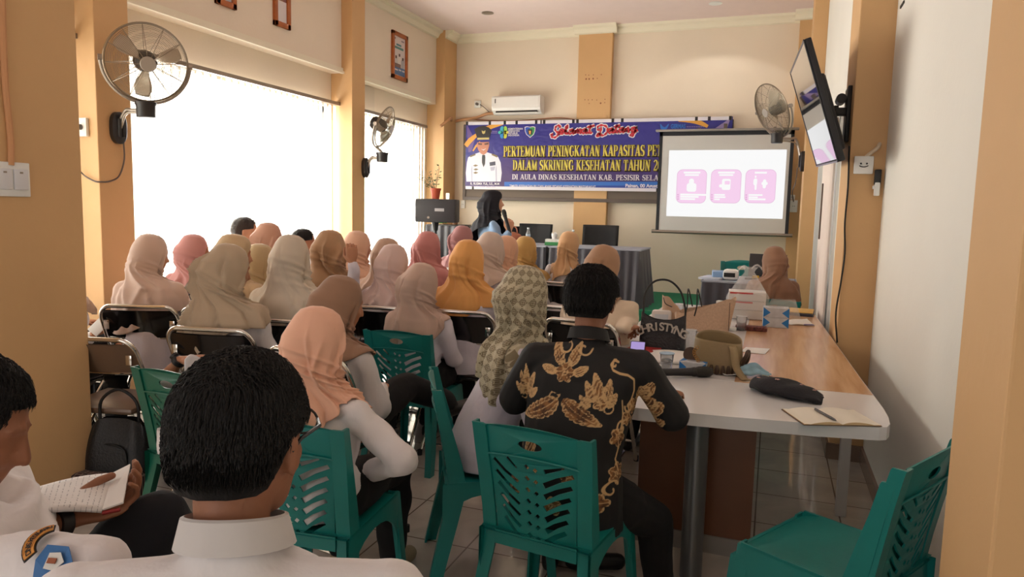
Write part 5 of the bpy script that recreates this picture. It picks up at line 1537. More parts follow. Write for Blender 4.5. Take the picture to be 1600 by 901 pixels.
FC = make_folding_chair('', M_fblack)
PC = make_plastic_chair('', M_teal)
used = {'f': False, 'p': False}
def put_chair(kind, base, facing, label, back=.05, scale=1.0, xy=None):
    a = math.radians(facing)
    src = FC if kind == 'f' else PC
    loc = (base[0] + math.sin(a) * back, base[1] + math.cos(a) * back, 0) if xy is None else (xy[0], xy[1], 0)
    g = 'chrome folding chairs of the audience' if kind == 'f' else 'moulded plastic chairs'
    if not used[kind]:
        used[kind] = True; src.location = loc; src.rotation_euler = (0, 0, -a); src['label'] = re.sub(r'\b(woman|man)\b', 'person', label); src['group'] = g; r = src
    else: r = dup(src, loc, -a, label, g)
    r.scale = (1, 1, scale * (1.09 if kind == 'f' else 1.0))
    return r
AUD = 'seated audience'
def seated(desc, px, py, d, rgb, facing=0, chair='f', chair_label=None, chair_kw=None, kw=None, **pk):
    head = atD(px, py, d)
    scarf = sc('%d %d %d' % rgb, rgb) if rgb else None
    k = dict(seed=int(px * 7 + py) % 1000); k.update(kw or {})
    pk.setdefault('group', AUD)
    pk.setdefault('s', .93); pk.setdefault('seat', .46)
    r, info = person(desc, tuple(head), facing=facing, scarf=scarf, scarf_kw=k, **pk)
    if chair:
        put_chair(chair, info['base'], facing + (chair_kw or {}).pop('turn', 0) if chair_kw else facing, chair_label or 'folding chair under the ' + desc.replace('seated ', '').split(',')[0], **(chair_kw or {}))
    return r, info

L_ = M_shirtL
# --- left block, from the window side
seated('seated woman in a pale mauve headscarf at the far left beside the orange column', 236, 366, 4.35, (206, 180, 168), -22, kw=dict(drape=.43, width=1.02, bun=.0, hem_tilt=-.12), head_yaw=42, head_pitch=12, shirt=L_, lean=.04,
       chair_label='folding chair with the pale mauve headscarf over it, far left')
seated('seated woman in a rose pink headscarf against the bright window', 304, 366, 5.2, (196, 138, 134), -10, kw=dict(drape=.34), head_yaw=45, shirt=L_, chair_label='folding chair under the woman in the rose pink headscarf by the window')
seated('seated woman in a sandy beige headscarf half hidden behind the olive beige one', 366, 366, 4.3, (196, 168, 132), -8, kw=dict(drape=.36, peak=.02), head_yaw=38, chair_label='folding chair hidden under the sandy beige headscarf')
seated('seated woman in an olive beige headscarf and white blouse, left foreground row', 358, 381.5, 3.65, (186, 164, 138), -12, kw=dict(drape=.40, fold=1.5, seed=5, hem_tilt=-.42, width=.96), head_yaw=40, head_pitch=16, s=.97, voxel=.010, shirt_voxel=.011,
       chair_label='folding chair behind the woman in the olive beige headscarf', lean=.05)
seated('seated woman in a dusty peach headscarf beside the man with glasses', 421, 348, 5.4, (198, 152, 130), 0, kw=dict(drape=.3), head_yaw=40, chair_label='folding chair under the dusty peach headscarf')
seated('seated woman in a khaki headscarf, mostly hidden between two beige ones', 408, 381, 4.75, (186, 164, 128), -5, kw=dict(drape=.28), head_yaw=45, chair_label='folding chair hidden under the khaki headscarf')
seated('seated woman in a light sand headscarf, broad back, centre left', 455, 367, 3.95, (206, 190, 170), -14, kw=dict(drape=.37, width=1.0, bun=.015, seed=21, hem_tilt=-.30), head_yaw=8, head_pitch=10, shirt=L_, s=.97, voxel=.010, shirt_voxel=.011, lean=.05,
       chair_label='folding chair behind the woman in the light sand headscarf')
H = atD(517, 359.5, 4.6)
seated('seated woman in a brown tan headscarf raising one hand', 517, 359.5, 4.6, (172, 134, 100), -6, kw=dict(drape=.30, seed=3, hem_tilt=-.3, fold=1.3), head_yaw=22, shirt=L_, arms={'R': arm_w(atD(553, 442, 4.5), atD(551, 412, 4.42), (-.15, .1, 1), (-.5, 1, 0), H, -6, .06)}, hands=('relaxed', 'grip'),
       chair_label='folding chair under the brown tan headscarf')
seated('seated woman in a soft peach headscarf before the yellow window edge', 560, 361, 5.35, (216, 172, 146), 0, kw=dict(drape=.3), head_yaw=35, chair_label='folding chair under the soft peach headscarf')
seated('seated woman in a taupe headscarf partly behind a mauve pink one', 606, 372, 5.0, (180, 148, 128), 0, kw=dict(drape=.34), head_yaw=15, chair_label='folding chair under the taupe headscarf')
seated('seated woman in a mauve pink headscarf draped over her shoulders', 616, 381.5, 4.55, (206, 178, 170), -8, kw=dict(drape=.31, fold=1.2, seed=9, width=1.06), head_yaw=28, chair_label='folding chair behind the mauve pink headscarf')
seated('seated woman in a deep rose headscarf left of the dark side table', 670, 361.5, 5.6, (188, 122, 118), 8, kw=dict(drape=.34, width=1.05), head_yaw=10, shirt=fabric('rose blouse', (186, 124, 120)), chair_label='folding chair under the deep rose headscarf')
seated('seated woman in a dusky mauve headscarf below the presenter', 724, 352.5, 6.5, (160, 112, 112), 5, kw=dict(drape=.24), head_yaw=25, chair_label='folding chair under the dusky mauve headscarf')
seated('seated woman in a bright orange headscarf in the middle of the hall', 733, 374.5, 4.45, (226, 162, 92), -6, kw=dict(drape=.36, width=1.04, fold=1.1, seed=14, hem_tilt=-.14), head_yaw=22, shirt=L_, s=.97, chair_label='folding chair behind the bright orange headscarf')
seated('seated woman in a pearl grey headscarf right behind the presenter\'s place', 768, 362.5, 5.1, (206, 184, 170), 4, kw=dict(drape=.33, width=.98, back=1.1, hem_tilt=-.3), head_yaw=22, head_pitch=14, shirt=L_, chair_label='folding chair under the pearl grey headscarf')
seated('seated woman in a pale apricot headscarf, only its edge showing beside the pearl grey one', 793, 368, 5.8, (216, 166, 136), 4, kw=dict(drape=.3), head_yaw=20, chair_label='folding chair under the pale apricot headscarf')
seated('seated woman in a mustard headscarf in front of the stage desk', 823, 369, 6.3, (188, 150, 88), 4, kw=dict(drape=.27, width=1.12), head_yaw=38, chair_label='folding chair under the mustard headscarf')
seated('seated woman in a golden tan headscarf hanging loose, facing the stage desk', 890, 361.5, 6.3, (206, 162, 118), 3, kw=dict(drape=.30, width=.60, fold=1.6, hem_tilt=-.3), head_yaw=5, chair_label='folding chair under the golden tan headscarf')
# men in front
seated('seated man with dark hair and glasses near the window', 382, 338, 5.9, None, 0, female=False, hair=M_hairB, hair_kw=dict(seed=3, strands=160, length=.02, tousle=.15), skin=M_skinL, head_yaw=48, s=.98, chair_label='folding chair under the man with glasses near the window', wr=.003)
seated('seated man with short black hair behind the light sand headscarf', 474, 356.5, 6.2, None, 0, female=False, hair=M_hair, hair_kw=dict(seed=5, strands=160, length=.02, tousle=.2), head_yaw=45, s=.96, chair_label='folding chair under the short-haired man', wr=.003)
# glasses of the man near the window
# --- nearer rows
seated('seated woman in a mauve beige headscarf on the teal chair in the middle aisle', 660, 411, 4.25, (194, 164, 148), 0, chair='p', kw=dict(drape=.37, fold=1.4, seed=30, width=.9, hem_tilt=-.40), head_yaw=24, head_pitch=14, shirt=L_, s=.95, voxel=.010, shirt_voxel=.011, sleeve_to=1.0, seat=.43,
       chair_label='teal plastic chair in the middle aisle under the mauve beige headscarf', chair_kw=dict(back=.0))
seated('seated woman in a coffee brown headscarf with crossed legs, beside the peach one', 533, 431, 3.15, (150, 114, 90), 10, chair='f', kw=dict(drape=.30, fold=1.2, seed=18, hem_tilt=-.25), head_yaw=25, head_pitch=16, s=.95, voxel=.009, shirt_voxel=.011,
       legs={'L': ((-.08, .43, .50), (-.06, .40, .085)), 'R': ((.05, .47, .62), (.13, .72, .50))}, chair_label='folding chair under the woman with crossed legs')
H = atD(497, 479.5, 2.45)
r, info_peach = seated('seated woman in a peach pink headscarf on a teal chair behind the front man', 497, 479.5, 2.45, (236, 182, 154), -6, chair='p', kw=dict(drape=.31, fold=1.3, seed=8, width=.9, nu=150, nv=90, bun=.012, hem_tilt=-.28), head_yaw=20, head_pitch=14, s=.95, voxel=.009, shirt_voxel=.009, seat=.43, lean=.03,
       arms={'R': arm_w(atD(632, 718, 2.36), atD(560, 742, 2.62), (-.8, .6, 0), (0, 0, -1), H, -6, .03)}, shoes=M_shoeG, chair_label='teal plastic chair of the woman in the peach pink headscarf', chair_kw=dict(back=.06), bottom=M_skirt)

# the olive monogram scarf
M_pat = sc('olive monogram', (150, 136, 96))
N, L, b = nodes(M_pat)
uv = N.new('ShaderNodeUVMap'); mp = N.new('ShaderNodeMapping'); mp.inputs['Scale'].default_value = (.66, 1.0, 1); mp.inputs['Rotation'].default_value = (0, 0, math.radians(45))
L.new(uv.outputs[0], mp.inputs[0])
ck = N.new('ShaderNodeTexChecker'); ck.inputs['Scale'].default_value = 34; ck.inputs[1].default_value = (*lin((180, 168, 140)), 1); ck.inputs[2].default_value = (*lin((122, 108, 82)), 1)
L.new(mp.outputs[0], ck.inputs[0])
vo = N.new('ShaderNodeTexVoronoi'); vo.inputs['Scale'].default_value = 34; vo.inputs['Randomness'].default_value = 0; vo.voronoi_dimensions = '2D'
L.new(mp.outputs[0], vo.inputs['Vector'])
sn = N.new('ShaderNodeMath'); sn.operation = 'SINE'; ml = N.new('ShaderNodeMath'); ml.operation = 'MULTIPLY'; ml.inputs[1].default_value = 26
L.new(vo.outputs['Distance'], ml.inputs[0]); L.new(ml.outputs[0], sn.inputs[0])
gt = N.new('ShaderNodeMath'); gt.operation = 'GREATER_THAN'; gt.inputs[1].default_value = .62; L.new(sn.outputs[0], gt.inputs[0])
mx = N.new('ShaderNodeMix'); mx.data_type = 'RGBA'; mx.inputs[7].default_value = (*lin((206, 194, 168)), 1)
m5 = N.new('ShaderNodeMath'); m5.operation = 'MULTIPLY'; m5.inputs[1].default_value = .55; L.new(gt.outputs[0], m5.inputs[0])
L.new(m5.outputs[0], mx.inputs[0]); L.new(ck.outputs[0], mx.inputs[6]); L.new(mx.outputs[2], b.inputs['Base Color'])
MATS['headscarf cloth 150 136 97'] = M_pat
r, info_pat = seated('seated woman in an olive monogram patterned headscarf beside the batik shirt', 822, 415, 2.95, (150, 136, 97), 62, chair='p', kw=dict(drape=.36, fold=1.0, seed=12, width=.78, nu=140, nv=90, bun=.045, hem_tilt=.12), head_yaw=-40, head_pitch=8, shirt=L_, s=.98, voxel=.009, shirt_voxel=.009, seat=.43, lean=.16,
       chair_label='teal plastic chair turned sideways under the monogram headscarf', chair_kw=dict(back=.03))
# brown headscarf with a wide cream top, writing at the table
H = atD(944, 383.5, 4.25)
r, info_cream = seated('seated woman in a cocoa brown headscarf and wide cream top writing at the table', 944, 383.5, 4.25, (168, 128, 98), 10, chair='f', kw=dict(drape=.20, seed=16, width=.7), head_yaw=8, head_pitch=22, shirt=M_cream, s=1.0, voxel=.009, shirt_voxel=.011, thick=1.22, shoulders=1.12, lean=.16, collar=False,
       arms={'R': arm_w(atD(978, 506, 4.15), atD(982, 512, 3.92), (.1, 1, -.1), (0, 0, -1), H, 10, .16)}, hands=('relaxed', 'grip'), chair_label='folding chair under the woman in the wide cream top')
# woman at the small side desk
r, info_desk = seated('seated woman in a chestnut headscarf at the small side desk on the right', 1210, 384.5, 6.15, (138, 100, 76), -14, chair='p', kw=dict(drape=.40, width=1.0, fold=1.0, seed=40, bun=.02), head_yaw=-28, shirt=M_shirt, s=.95, seat=.43, chair_label='teal plastic chair at the small side desk, its arm edge showing right', chair_kw=dict(turn=12))

# presenter
pz = atD(770, 297, 7.45)
prf = 48
H = pz
r, info_pres = person('person standing in a long black headscarf and pale blue denim top, holding a microphone', tuple(pz), facing=prf, standing=True, s=1.0, lean=.0, skin=M_skinL, shirt=fabric('pale blue denim', (140, 170, 204), bump=.35), bottom=M_skirt,
    scarf=fabric('navy black scarf cloth', (15, 15, 26), .8, bump=.08, sheen=0), scarf_kw=dict(drape=.36, width=.86, back=1.3, seed=33, fold=.7, hem_tilt=-.52, bun=.03, peak=.03), head_yaw=12, head_pitch=-2, voxel=.010,
    arms={'R': arm_w(atD(782, 385, 7.30), atD(796, 362, 7.28), (.0, .2, 1), (-.6, .8, 0), H, prf, 0), 'L': ((-.22, .02, 1.02), (-.16, .16, .86), (0, .4, -1), (1, 0, 0))}, hands=('relaxed', 'grip'), floor_z=0.0, group=None)
def microphone(label, p0, p1, s=1.0, rgb=(30, 30, 32), kind='mic'):
    p0 = Vector(p0); p1 = Vector(p1); t = thing('microphone', label, 'microphone', tuple(p0))
    q = (p1 - p0); Lm = q.length; M = q.to_track_quat('Z', 'Y').to_matrix().to_4x4()
    MB().lathe([(.001, 0), (.016 * s, .001), (.018 * s, .02 * s), (.0165 * s, Lm * .45), (.0185 * s, Lm * .70), (.019 * s, Lm * .715)], 20, M).build('handle', mat('mic handle %d' % rgb[0], rgb, .4), t)
    MB().lathe([(.0205 * s, Lm * .71), (.0215 * s, Lm * .74), (.0205 * s, Lm * .76)], 20, M).build('collar_ring', mat('mic ring', (52, 50, 48), .4, .5), t)
    MB().lathe([(.0195 * s, Lm * .755), (.0235 * s, Lm * .80), (.0245 * s, Lm * .88), (.022 * s, Lm * .95), (.014 * s, Lm * .99), (.001, Lm)], 20, M).build('grille', mat('mic mesh', (64, 62, 58), .5, .6, bump=.6, bscale=400), t)
    return t
microphone('black microphone held up by the presenter', atD(797, 364, 7.26), atD(786, 327, 7.22))

# front man, very near
H = atD(376, 549, .965)
r, info_front = person('man with black hair and white collared shirt in the foreground, seen from behind', tuple(H), facing=-24, lean=.03, female=False, s=1.0, head_yaw=14, head_pitch=6, skin=M_skin2, shirt=M_shirt, hair=M_hair,
    hair_kw=dict(seed=11, strands=9000, length=.022, tousle=.2, back_low=-.056, crown=.006, width=1.0), voxel=.0075, shirt_voxel=.0075, wr=.0028, seat=.44, collar=fabric('grey white collar', (196, 190, 188)), shoulders=1.08, thick=1.1, neck_up=.026)
def glasses(info, parent, rgb=(24, 22, 22)):
    Hc, R, s = info['Hc'], info['R'], info['s']
    P = lambda x, y, z: Vector(np.array(Hc) + R @ (V(x, y, z) * s))
    b = MB()
    for e in (-1, 1):
        b.tube([P(e * (.034 + .026 * math.cos(a)), .106, .010 + .02 * math.sin(a)) for a in (2 * PI * i / 20 for i in range(20))], .002 * s, 6, loop=True)
        b.tube([P(e * .060, .105, .014), P(e * .080, .07, .012), P(e * .086, .0, .008), P(e * .084, -.022, -.006)], .0028 * s, 6)
    b.tube([P(-.008, .108, .014), P(.008, .108, .014)], .002 * s, 6)
    b.build('glasses', mat('spectacle frame', rgb, .35), parent)
glasses(info_front, r)
put_chair('p', info_front['base'], -24, 'plastic chair under the foreground man, below the picture edge', back=.06)

# left man at the picture edge, reading a notebook
H = atD(-70, 556, 1.2)
LF = 40
kn, ak = loc_pts([atD(248, 822, 1.5), (-1.25, 1.45, .34)], H, LF, .16)
LLEG = {'L': (tuple(kn), tuple(ak)), 'R': ((.12, .42, .50), (.11, .41, .085))}
r, info_left = person('man in a white uniform shirt with shoulder patches reading a notebook, at the left edge', tuple(H), facing=LF, lean=.16, female=False, s=.98, head_yaw=8, head_pitch=24, skin=M_skin2, shirt=M_shirt, hair=M_hair, bottom=M_navy,
    hair_kw=dict(seed=23, strands=4200, length=.024, tousle=.4, back_low=-.06, crown=.012, front=.012), voxel=.0075, shirt_voxel=.008, short_sleeve=True, seat=.44, collar=True, sleeve_to=.5,
    arms={'L': arm_w(atD(5, 838, 1.30), atD(100, 814, 1.40), (.35, .9, .12), (.25, -.1, .95), H, LF, .16), 'R': arm_w(atD(148, 896, 1.06), atD(235, 925, 1.26), (.7, .7, .1), (0, 0, -1), H, LF, .16)}, hands=('hold', 'relaxed'), sh_off=(.0, .08, .035), legs=LLEG)
put_chair('p', info_left['base'], LF, 'plastic chair under the uniformed man at the left edge', back=.06)
def watch(info, key, parent, r=.033, rgb=(34, 32, 34), k=.94):
    e = -1 if key == 'L' else 1
    E_, W_ = info['E'][e], info['W'][e]; p = E_ * (1 - k) + W_ * k; d = Vector(W_ - E_).normalized()
    M = Matrix.Translation(Vector(p)) @ d.to_track_quat('Z', 'Y').to_matrix().to_4x4()
    MB().lathe([(r * .80, -.011), (r * .9, -.011), (r * .92, 0), (r * .9, .011), (r * .80, .011)], 22, M).build('watch_strap', mat('watch strap', rgb, .5), parent)
    MB().cyl((0, r * .80, 0), (0, r * 1.12, 0), .019, 20, M=M).build('watch_case', mat('watch case', (60, 56, 54), .3, .5), parent)
watch(info_left, 'L', r)
# shoulder patches sewn on the sleeve
S_, E_ = info_left['S'][1], info_left['E'][1]
def patch_frame(t, ang):
    p = S_ * (1 - t) + E_ * t; ax = (E_ - S_) / np.linalg.norm(E_ - S_)
    n = V(.75, -.55, .35); n = n - ax * (n @ ax); n /= np.linalg.norm(n); u = np.cross(-ax, n)
    n2_ = n * math.cos(ang) + u * math.sin(ang); u2_ = np.cross(-ax, n2_)
    return p, -ax, u2_, n2_
def patch(name, t, ang, pts, m_, off, parent, rad=.0625):
    pts = [(x * .8, y * .8) for x, y in pts]
    p, up, u_, n_ = patch_frame(t, ang)
    mb = MB(); vs = []
    for h_ in (0, .0016):
        for x, y in pts:
            a = x / rad
            q = p + up * y + (n_ * math.cos(a) + u_ * math.sin(a)) * (rad + off + h_); vs.append(tuple(q))
    k = len(pts)
    mb.add(vs, [tuple(range(k)), tuple(range(k, 2 * k))] + [(i, (i + 1) % k, (i + 1) % k + k, i + k) for i in range(k)])
    return mb.build(name, m_, parent, smooth=False)
M_po = mat('patch orange thread', (206, 140, 66), .7); M_pb = mat('patch black thread', (36, 30, 28), .7); M_pbl = mat('patch blue thread', (52, 104, 160), .6); M_pw = mat('patch white thread', (214, 212, 206), .7)
def arcband(r0, r1, a0, a1, cx, cy, n=12):
    return arc2(cx, cy, r1, r1, a0, a1, n) + arc2(cx, cy, r0, r0, a1, a0, n)
sh_ = info_left['shirt']
patch('shoulder_tab', .72, .78, arcband(.026, .050, 35, 145, 0, -.02), M_pb, .004, sh_)
patch('shoulder_tab_field', .72, .78, arcband(.029, .047, 38, 142, 0, -.02), M_po, .0058, sh_)
word = 'DINAS KESEHATAN'
for i, ch_ in enumerate(word):
    if ch_ == ' ': continue
    a = 133 - 86 * i / (len(word) - 1); ca, sa = math.cos(math.radians(a)), math.sin(math.radians(a))
    o = sans_text(ch_, .0125, M_pb, sh_, 'tab_letter', Matrix.Identity(4), 'CENTER', bold=.0003, extrude=0)
    p, up, u_, n_ = patch_frame(.72, .78)
    for v in o.data.vertices:
        x0, y0 = v.co.x, v.co.y + .0335
        x = (ca * y0 + sa * x0) * .8; y = (-.02 + sa * y0 - ca * x0) * .8
        q = x / .0625
        v.co = Vector(p + up * y + (n_ * math.cos(q) + u_ * math.sin(q)) * (.0625 + .0079))
patch('shoulder_badge', .90, .34, [(-.026, .030), (0, .036), (.026, .030), (.026, -.012), (0, -.036), (-.026, -.012)], M_pbl, .004, sh_)
patch('badge_emblem', .90, .34, [(-.012, .014), (.012, .014), (.014, -.006), (0, -.02), (-.014, -.006)], M_pw, .006, sh_)
patch('badge_emblem', .90, .34, [(-.004, .010), (.004, .010), (.004, -.006), (-.004, -.006)], mat('patch rust thread', (150, 84, 54), .7), .0078, sh_)

# batik shirt man
H = atD(926, 417, 2.55)
M_bat = mat('black batik cloth', (20, 18, 19), .75)
BF = -4
kn, ak = loc_pts([atD(1022, 812, 2.72), atD(1030, 900, 2.80)], H, BF, .10, .05)
BLEG = {'L': ((-.14, .43, .50), (-.13, .40, .085)), 'R': (tuple(kn), (ak[0], kn[1] + .02, .085))}
r, info_bat = person('man in a black and gold batik shirt sitting at the table end, seen from behind', tuple(H), facing=BF, lean=.10, side=.05, female=False, s=.99, head_yaw=6, head_pitch=8, skin=M_skin2, shirt=M_bat, hair=M_hair, bottom=M_skirt,
    hair_kw=dict(seed=31, strands=4600, length=.034, tousle=.6, back_low=-.062, crown=.012, width=1.1), voxel=.008, shirt_voxel=.0055, wr=.0025, seat=.43, collar=M_bat, thick=1.04, shoulders=1.0, shirt_hem=.06, sleeve_k=1.22, neck_up=.015, legs=BLEG,
    arms={'R': arm_w(atD(1050, 646, 2.55), atD(1044, 622, 2.82), (.1, 1, 0), (0, 0, -1), H, BF, .10, .05), 'L': ((-.225, .10, .80), (-.10, .34, .78), (.5, 1, 0), (0, 0, -1))}, sleeve_to=.42)
# batik motifs: signed distances to drawn leaves, flames, flowers and scrolls kept on the cloth's own points
def batik(ob, info):
    me = ob.data; n = len(me.vertices); co = np.empty(n * 3); me.vertices.foreach_get('co', co); co = co.reshape(-1, 3)
    nr = np.empty(n * 3); me.vertices.foreach_get('normal', nr); nr = nr.reshape(-1, 3)
    Sh = info['Sh']
    # cloth coordinates: across the back and down from the shoulders, wrapped round the sides
    S1, E1 = info['S'][1], info['E'][1]
    u_ = co[:, 0] + .6 * (co[:, 1] - Sh[1] + .1) * np.sign(co[:, 0]) * smoothstep(.12, .2, np.abs(co[:, 0])); v_ = co[:, 2] - Sh[2]
    fill = np.full(n, 9.0); line = np.full(n, 9.0)
    def seg(px, py, ax, ay, bx, by):
        dx, dy = bx - ax, by - ay; t = np.clip(((px - ax) * dx + (py - ay) * dy) / (dx * dx + dy * dy + 1e-12), 0, 1)
        return np.hypot(px - ax - t * dx, py - ay - t * dy), t
    def strokes(pts, w, mask=None):
        nonlocal line
        for a, c in zip(pts[:-1], pts[1:]):
            d, t = seg(u_, v_, a[0], a[1], c[0], c[1])
            d = d - w
            line = np.minimum(line, d)
    def leaf(p, ang, ln, wd, lobes=6, curl=0.0, sgn=1):
        nonlocal fill, line
        a = math.radians(ang); x = (u_ - p[0]) * math.cos(a) + (v_ - p[1]) * math.sin(a); y = (-(u_ - p[0]) * math.sin(a) + (v_ - p[1]) * math.cos(a)) * sgn
        y = y - curl * (x / ln) ** 2 * ln
        t = np.clip(x / ln, 0, 1)
        half = wd * np.sin(PI * t ** .75) ** .8 * (1 + .16 * np.abs(np.sin(lobes * PI * t)))
        dd = np.where((x > 0) & (x < ln), np.abs(y) - half, 9.0)
        fill = np.minimum(fill, dd)
        line = np.minimum(line, np.abs(dd) - .0022)
        inner = np.where((x > .06 * ln) & (x < .92 * ln) & (dd < -.003), np.abs(np.abs(y) - half * .55) - .0016, 9.0)
        line = np.minimum(line, inner)
        line = np.minimum(line, np.where((x > 0.03 * ln) & (x < .95 * ln), np.abs(y) - .0018, 9.0))
        vein = np.where((dd < -.002) & (np.abs(y) > .5 * half), np.abs(((x + np.abs(y) * .8) % .011) - .0055) - .0012, 9.0)
        line = np.minimum(line, vein)
    def flower(p, r0, petals=6, rot=0.0):
        nonlocal fill, line
        x, y = u_ - p[0], v_ - p[1]; r = np.hypot(x, y); th = np.arctan2(y, x) + rot
        edge = r0 * (.68 + .32 * np.abs(np.cos(petals * th / 2)))
        dd = r - edge; fill = np.minimum(fill, dd); line = np.minimum(line, np.abs(dd) - .0022)
        line = np.minimum(line, np.abs(r - r0 * .28) - .0018)
        line = np.minimum(line, np.where((r < edge) & (r > r0 * .3), np.abs(np.sin(petals * th / 2)) * r / petals * 2 - .0016, 9.0))
        line = np.minimum(line, r - r0 * .12)
    def spiral(p, r0, turns, a0, w, sgn=1, tail=None):
        pts = []
        for i in range(28):
            t = i / 27; rr = r0 * (1 - .85 * t); a = math.radians(a0) + sgn * turns * 2 * PI * t
            pts.append((p[0] + rr * math.cos(a), p[1] + rr * math.sin(a)))
        strokes((tail or []) + pts, w)
    k = .92
    # flames at both shoulder blades
    for cx, sg in ((-.178, 1), (.118, -1)):
        for i, (dx, dy, an, ln, wd) in enumerate(((0, 0, 90, .105, .017), (-.020, -.006, 112, .085, .014), (.020, -.004, 66, .09, .014), (-.034, -.022, 135, .06, .011), (.034, -.02, 48, .062, .011))):
            leaf((cx + dx * k, -.122 + dy), an + (8 if sg < 0 else -8), ln * k, wd * k, 4, .10 * (-1 if dx < 0 else 1))
        flower((cx, -.13), .024, 5); spiral((cx - .026 * sg, -.148), .024, 1.2, 90, .0026, sg)
    # two big curved leaves low on the back
    leaf((-.028, -.125), 226, .155, .028, 8, .28, -1); leaf((-.008, -.125), 314, .155, .028, 8, .28, 1)
    strokes([(-.02, -.11), (-.03, -.13), (-.06, -.12), (-.05, -.105), (-.02, -.115)], .002)
    # winged flower below the collar
    flower((-.010, -.035), .036, 6); leaf((-.018, -.015), 128, .09, .016, 5, .2, -1); leaf((0, -.015), 52, .09, .016, 5, .2, 1)
    leaf((-.04, -.04), 160, .06, .012, 3, .1); leaf((.02, -.04), 20, .06, .012, 3, .1)
    # collar scrolls, shoulder scrolls, sleeve and side flowers
    spiral((-.012, .05), .03, .8, 180, .0030); spiral((.05, .045), .028, .8, 0, .003, -1)
    strokes([(.19, .005), (.165, .012), (.150, -.002), (.160, -.02), (.19, -.03), (.225, -.035), (.25, -.05)], .0038); spiral((.17, -.002), .016, .8, 60, .0032)
    strokes([(.25, -.05), (.255, -.09), (.245, -.12), (.225, -.14)], .0036); spiral((.235, -.145), .022, 1.1, 170, .0036)
    flower((.262, -.145), .030, 5, .4); flower((.225, -.185), .026, 5, .1)
    leaf((.335, -.115), 262, .10, .024, 5, .15); leaf((.315, -.17), 285, .08, .02, 4, -.1); leaf((.37, -.13), 250, .09, .02, 4, .1)
    flower((.300, -.10), .026, 5, .3); leaf((.33, -.06), 240, .09, .02, 4, .12); flower((.345, -.205), .030, 5); leaf((.30, -.21), 300, .085, .02, 4, .1); leaf((.39, -.20), 255, .08, .018, 4, -.1); spiral((.27, -.205), .02, 1.0, 40, .003)
    flower((.185, -.245), .034, 5, .2); spiral((.20, -.215), .028, 1.1, 60, .0032); strokes([(.20, -.12), (.205, -.17), (.195, -.22)], .003)
    flower((.185, -.37), .038, 6, .5); strokes([(.19, -.28), (.175, -.32), (.19, -.36)], .0032); spiral((.16, -.42), .034, 1.0, 20, .0034); flower((.12, -.46), .034, 5)
    for cx, cy, rr in ((-.19, -.31, .034), (-.09, -.41, .036), (.03, -.37, .034), (.06, -.29, .03), (-.16, -.44, .03), (-.02, -.48, .034)): flower((cx, cy), rr, 5, cx * 20)
    leaf((-.13, -.33), 60, .08, .017, 4, .15); leaf((.10, -.40), 110, .09, .018, 4, .15); leaf((-.05, -.34), 200, .08, .017, 4, .15)
    for nm, arr in (('motif_fill', fill), ('motif_line', line)):
        at = me.attributes.new(nm, 'FLOAT', 'POINT'); at.data.foreach_set('value', arr.astype(np.float32))
for o in (info_bat['shirt'], [c for c in info_bat['shirt'].children if c.name.startswith('collar')][0]): batik(o, info_bat)
N, L, b = nodes(M_bat)
a1 = N.new('ShaderNodeAttribute'); a1.attribute_name = 'motif_fill'; a2 = N.new('ShaderNodeAttribute'); a2.attribute_name = 'motif_line'
def thr(sock, e0, e1):
    mr = N.new('ShaderNodeMapRange'); mr.inputs[1].default_value = e0; mr.inputs[2].default_value = e1; mr.inputs[3].default_value = 1; mr.inputs[4].default_value = 0
    L.new(sock, mr.inputs[0]); return mr.outputs[0]
m_f = thr(a1.outputs['Fac'], -.001, .001); m_l = thr(a2.outputs['Fac'], -.0008, .0010)
x1 = N.new('ShaderNodeMix'); x1.data_type = 'RGBA'; x1.inputs[6].default_value = (*lin((18, 17, 19)), 1)
tc = N.new('ShaderNodeTexCoord'); nz = N.new('ShaderNodeTexNoise'); nz.inputs['Scale'].default_value = 45; L.new(tc.outputs['Object'], nz.inputs['Vector'])
cr = N.new('ShaderNodeValToRGB'); cr.color_ramp.elements[0].position = .38; cr.color_ramp.elements[0].color = (*lin((78, 48, 28)), 1); cr.color_ramp.elements[1].position = .62; cr.color_ramp.elements[1].color = (*lin((150, 102, 58)), 1)
L.new(nz.outputs['Fac'], cr.inputs[0]); L.new(cr.outputs[0], x1.inputs[7]); L.new(m_f, x1.inputs[0])
x2 = N.new('ShaderNodeMix'); x2.data_type = 'RGBA'; x2.inputs[7].default_value = (*lin((206, 168, 120)), 1)
L.new(x1.outputs[2], x2.inputs[6]); L.new(m_l, x2.inputs[0]); L.new(x2.outputs[2], b.inputs['Base Color'])
put_chair('p', info_bat['base'], 8, 'teal plastic chair in the front centre, behind the batik shirt', xy=(-.652, 2.345))

# people half hidden behind the near left column
H = atD(70, 430, 3.95)
r, info_g = person('person behind the near left column, gesturing with a watch on the wrist', tuple(H), facing=-8, lean=.05, female=True, scarf=sc('hidden grey', (170, 150, 140)), scarf_kw=dict(drape=.3), skin=M_skin, shirt=M_shirt, s=.95, voxel=.010,
    arms={'R': arm_w(atD(120, 560, 3.85), atD(186, 541, 3.75), (.75, .3, -.55), (-.2, -.9, -.3), H, -8, .05)}, sleeve_to=.62)
watch(info_g, 'R', r)
put_chair('f', info_g['base'], -8, 'folding chair under the gesturing person behind the near left column')
H = atD(96, 392, 4.75)
r, info_ph = person('person behind the near left column holding a phone in both hands', tuple(H), facing=-8, lean=.05, female=True, scarf=sc('hidden sand', (186, 160, 140)), scarf_kw=dict(drape=.3), skin=M_skin, shirt=M_shirt, s=.95, voxel=.011,
    arms={'R': arm_w(atD(122, 545, 4.7), atD(146, 522, 4.55), (.4, .6, .5), (-.8, 0, -.4), H, -8, .05)}, hands=('relaxed', 'grip'), sleeve_to=.95)
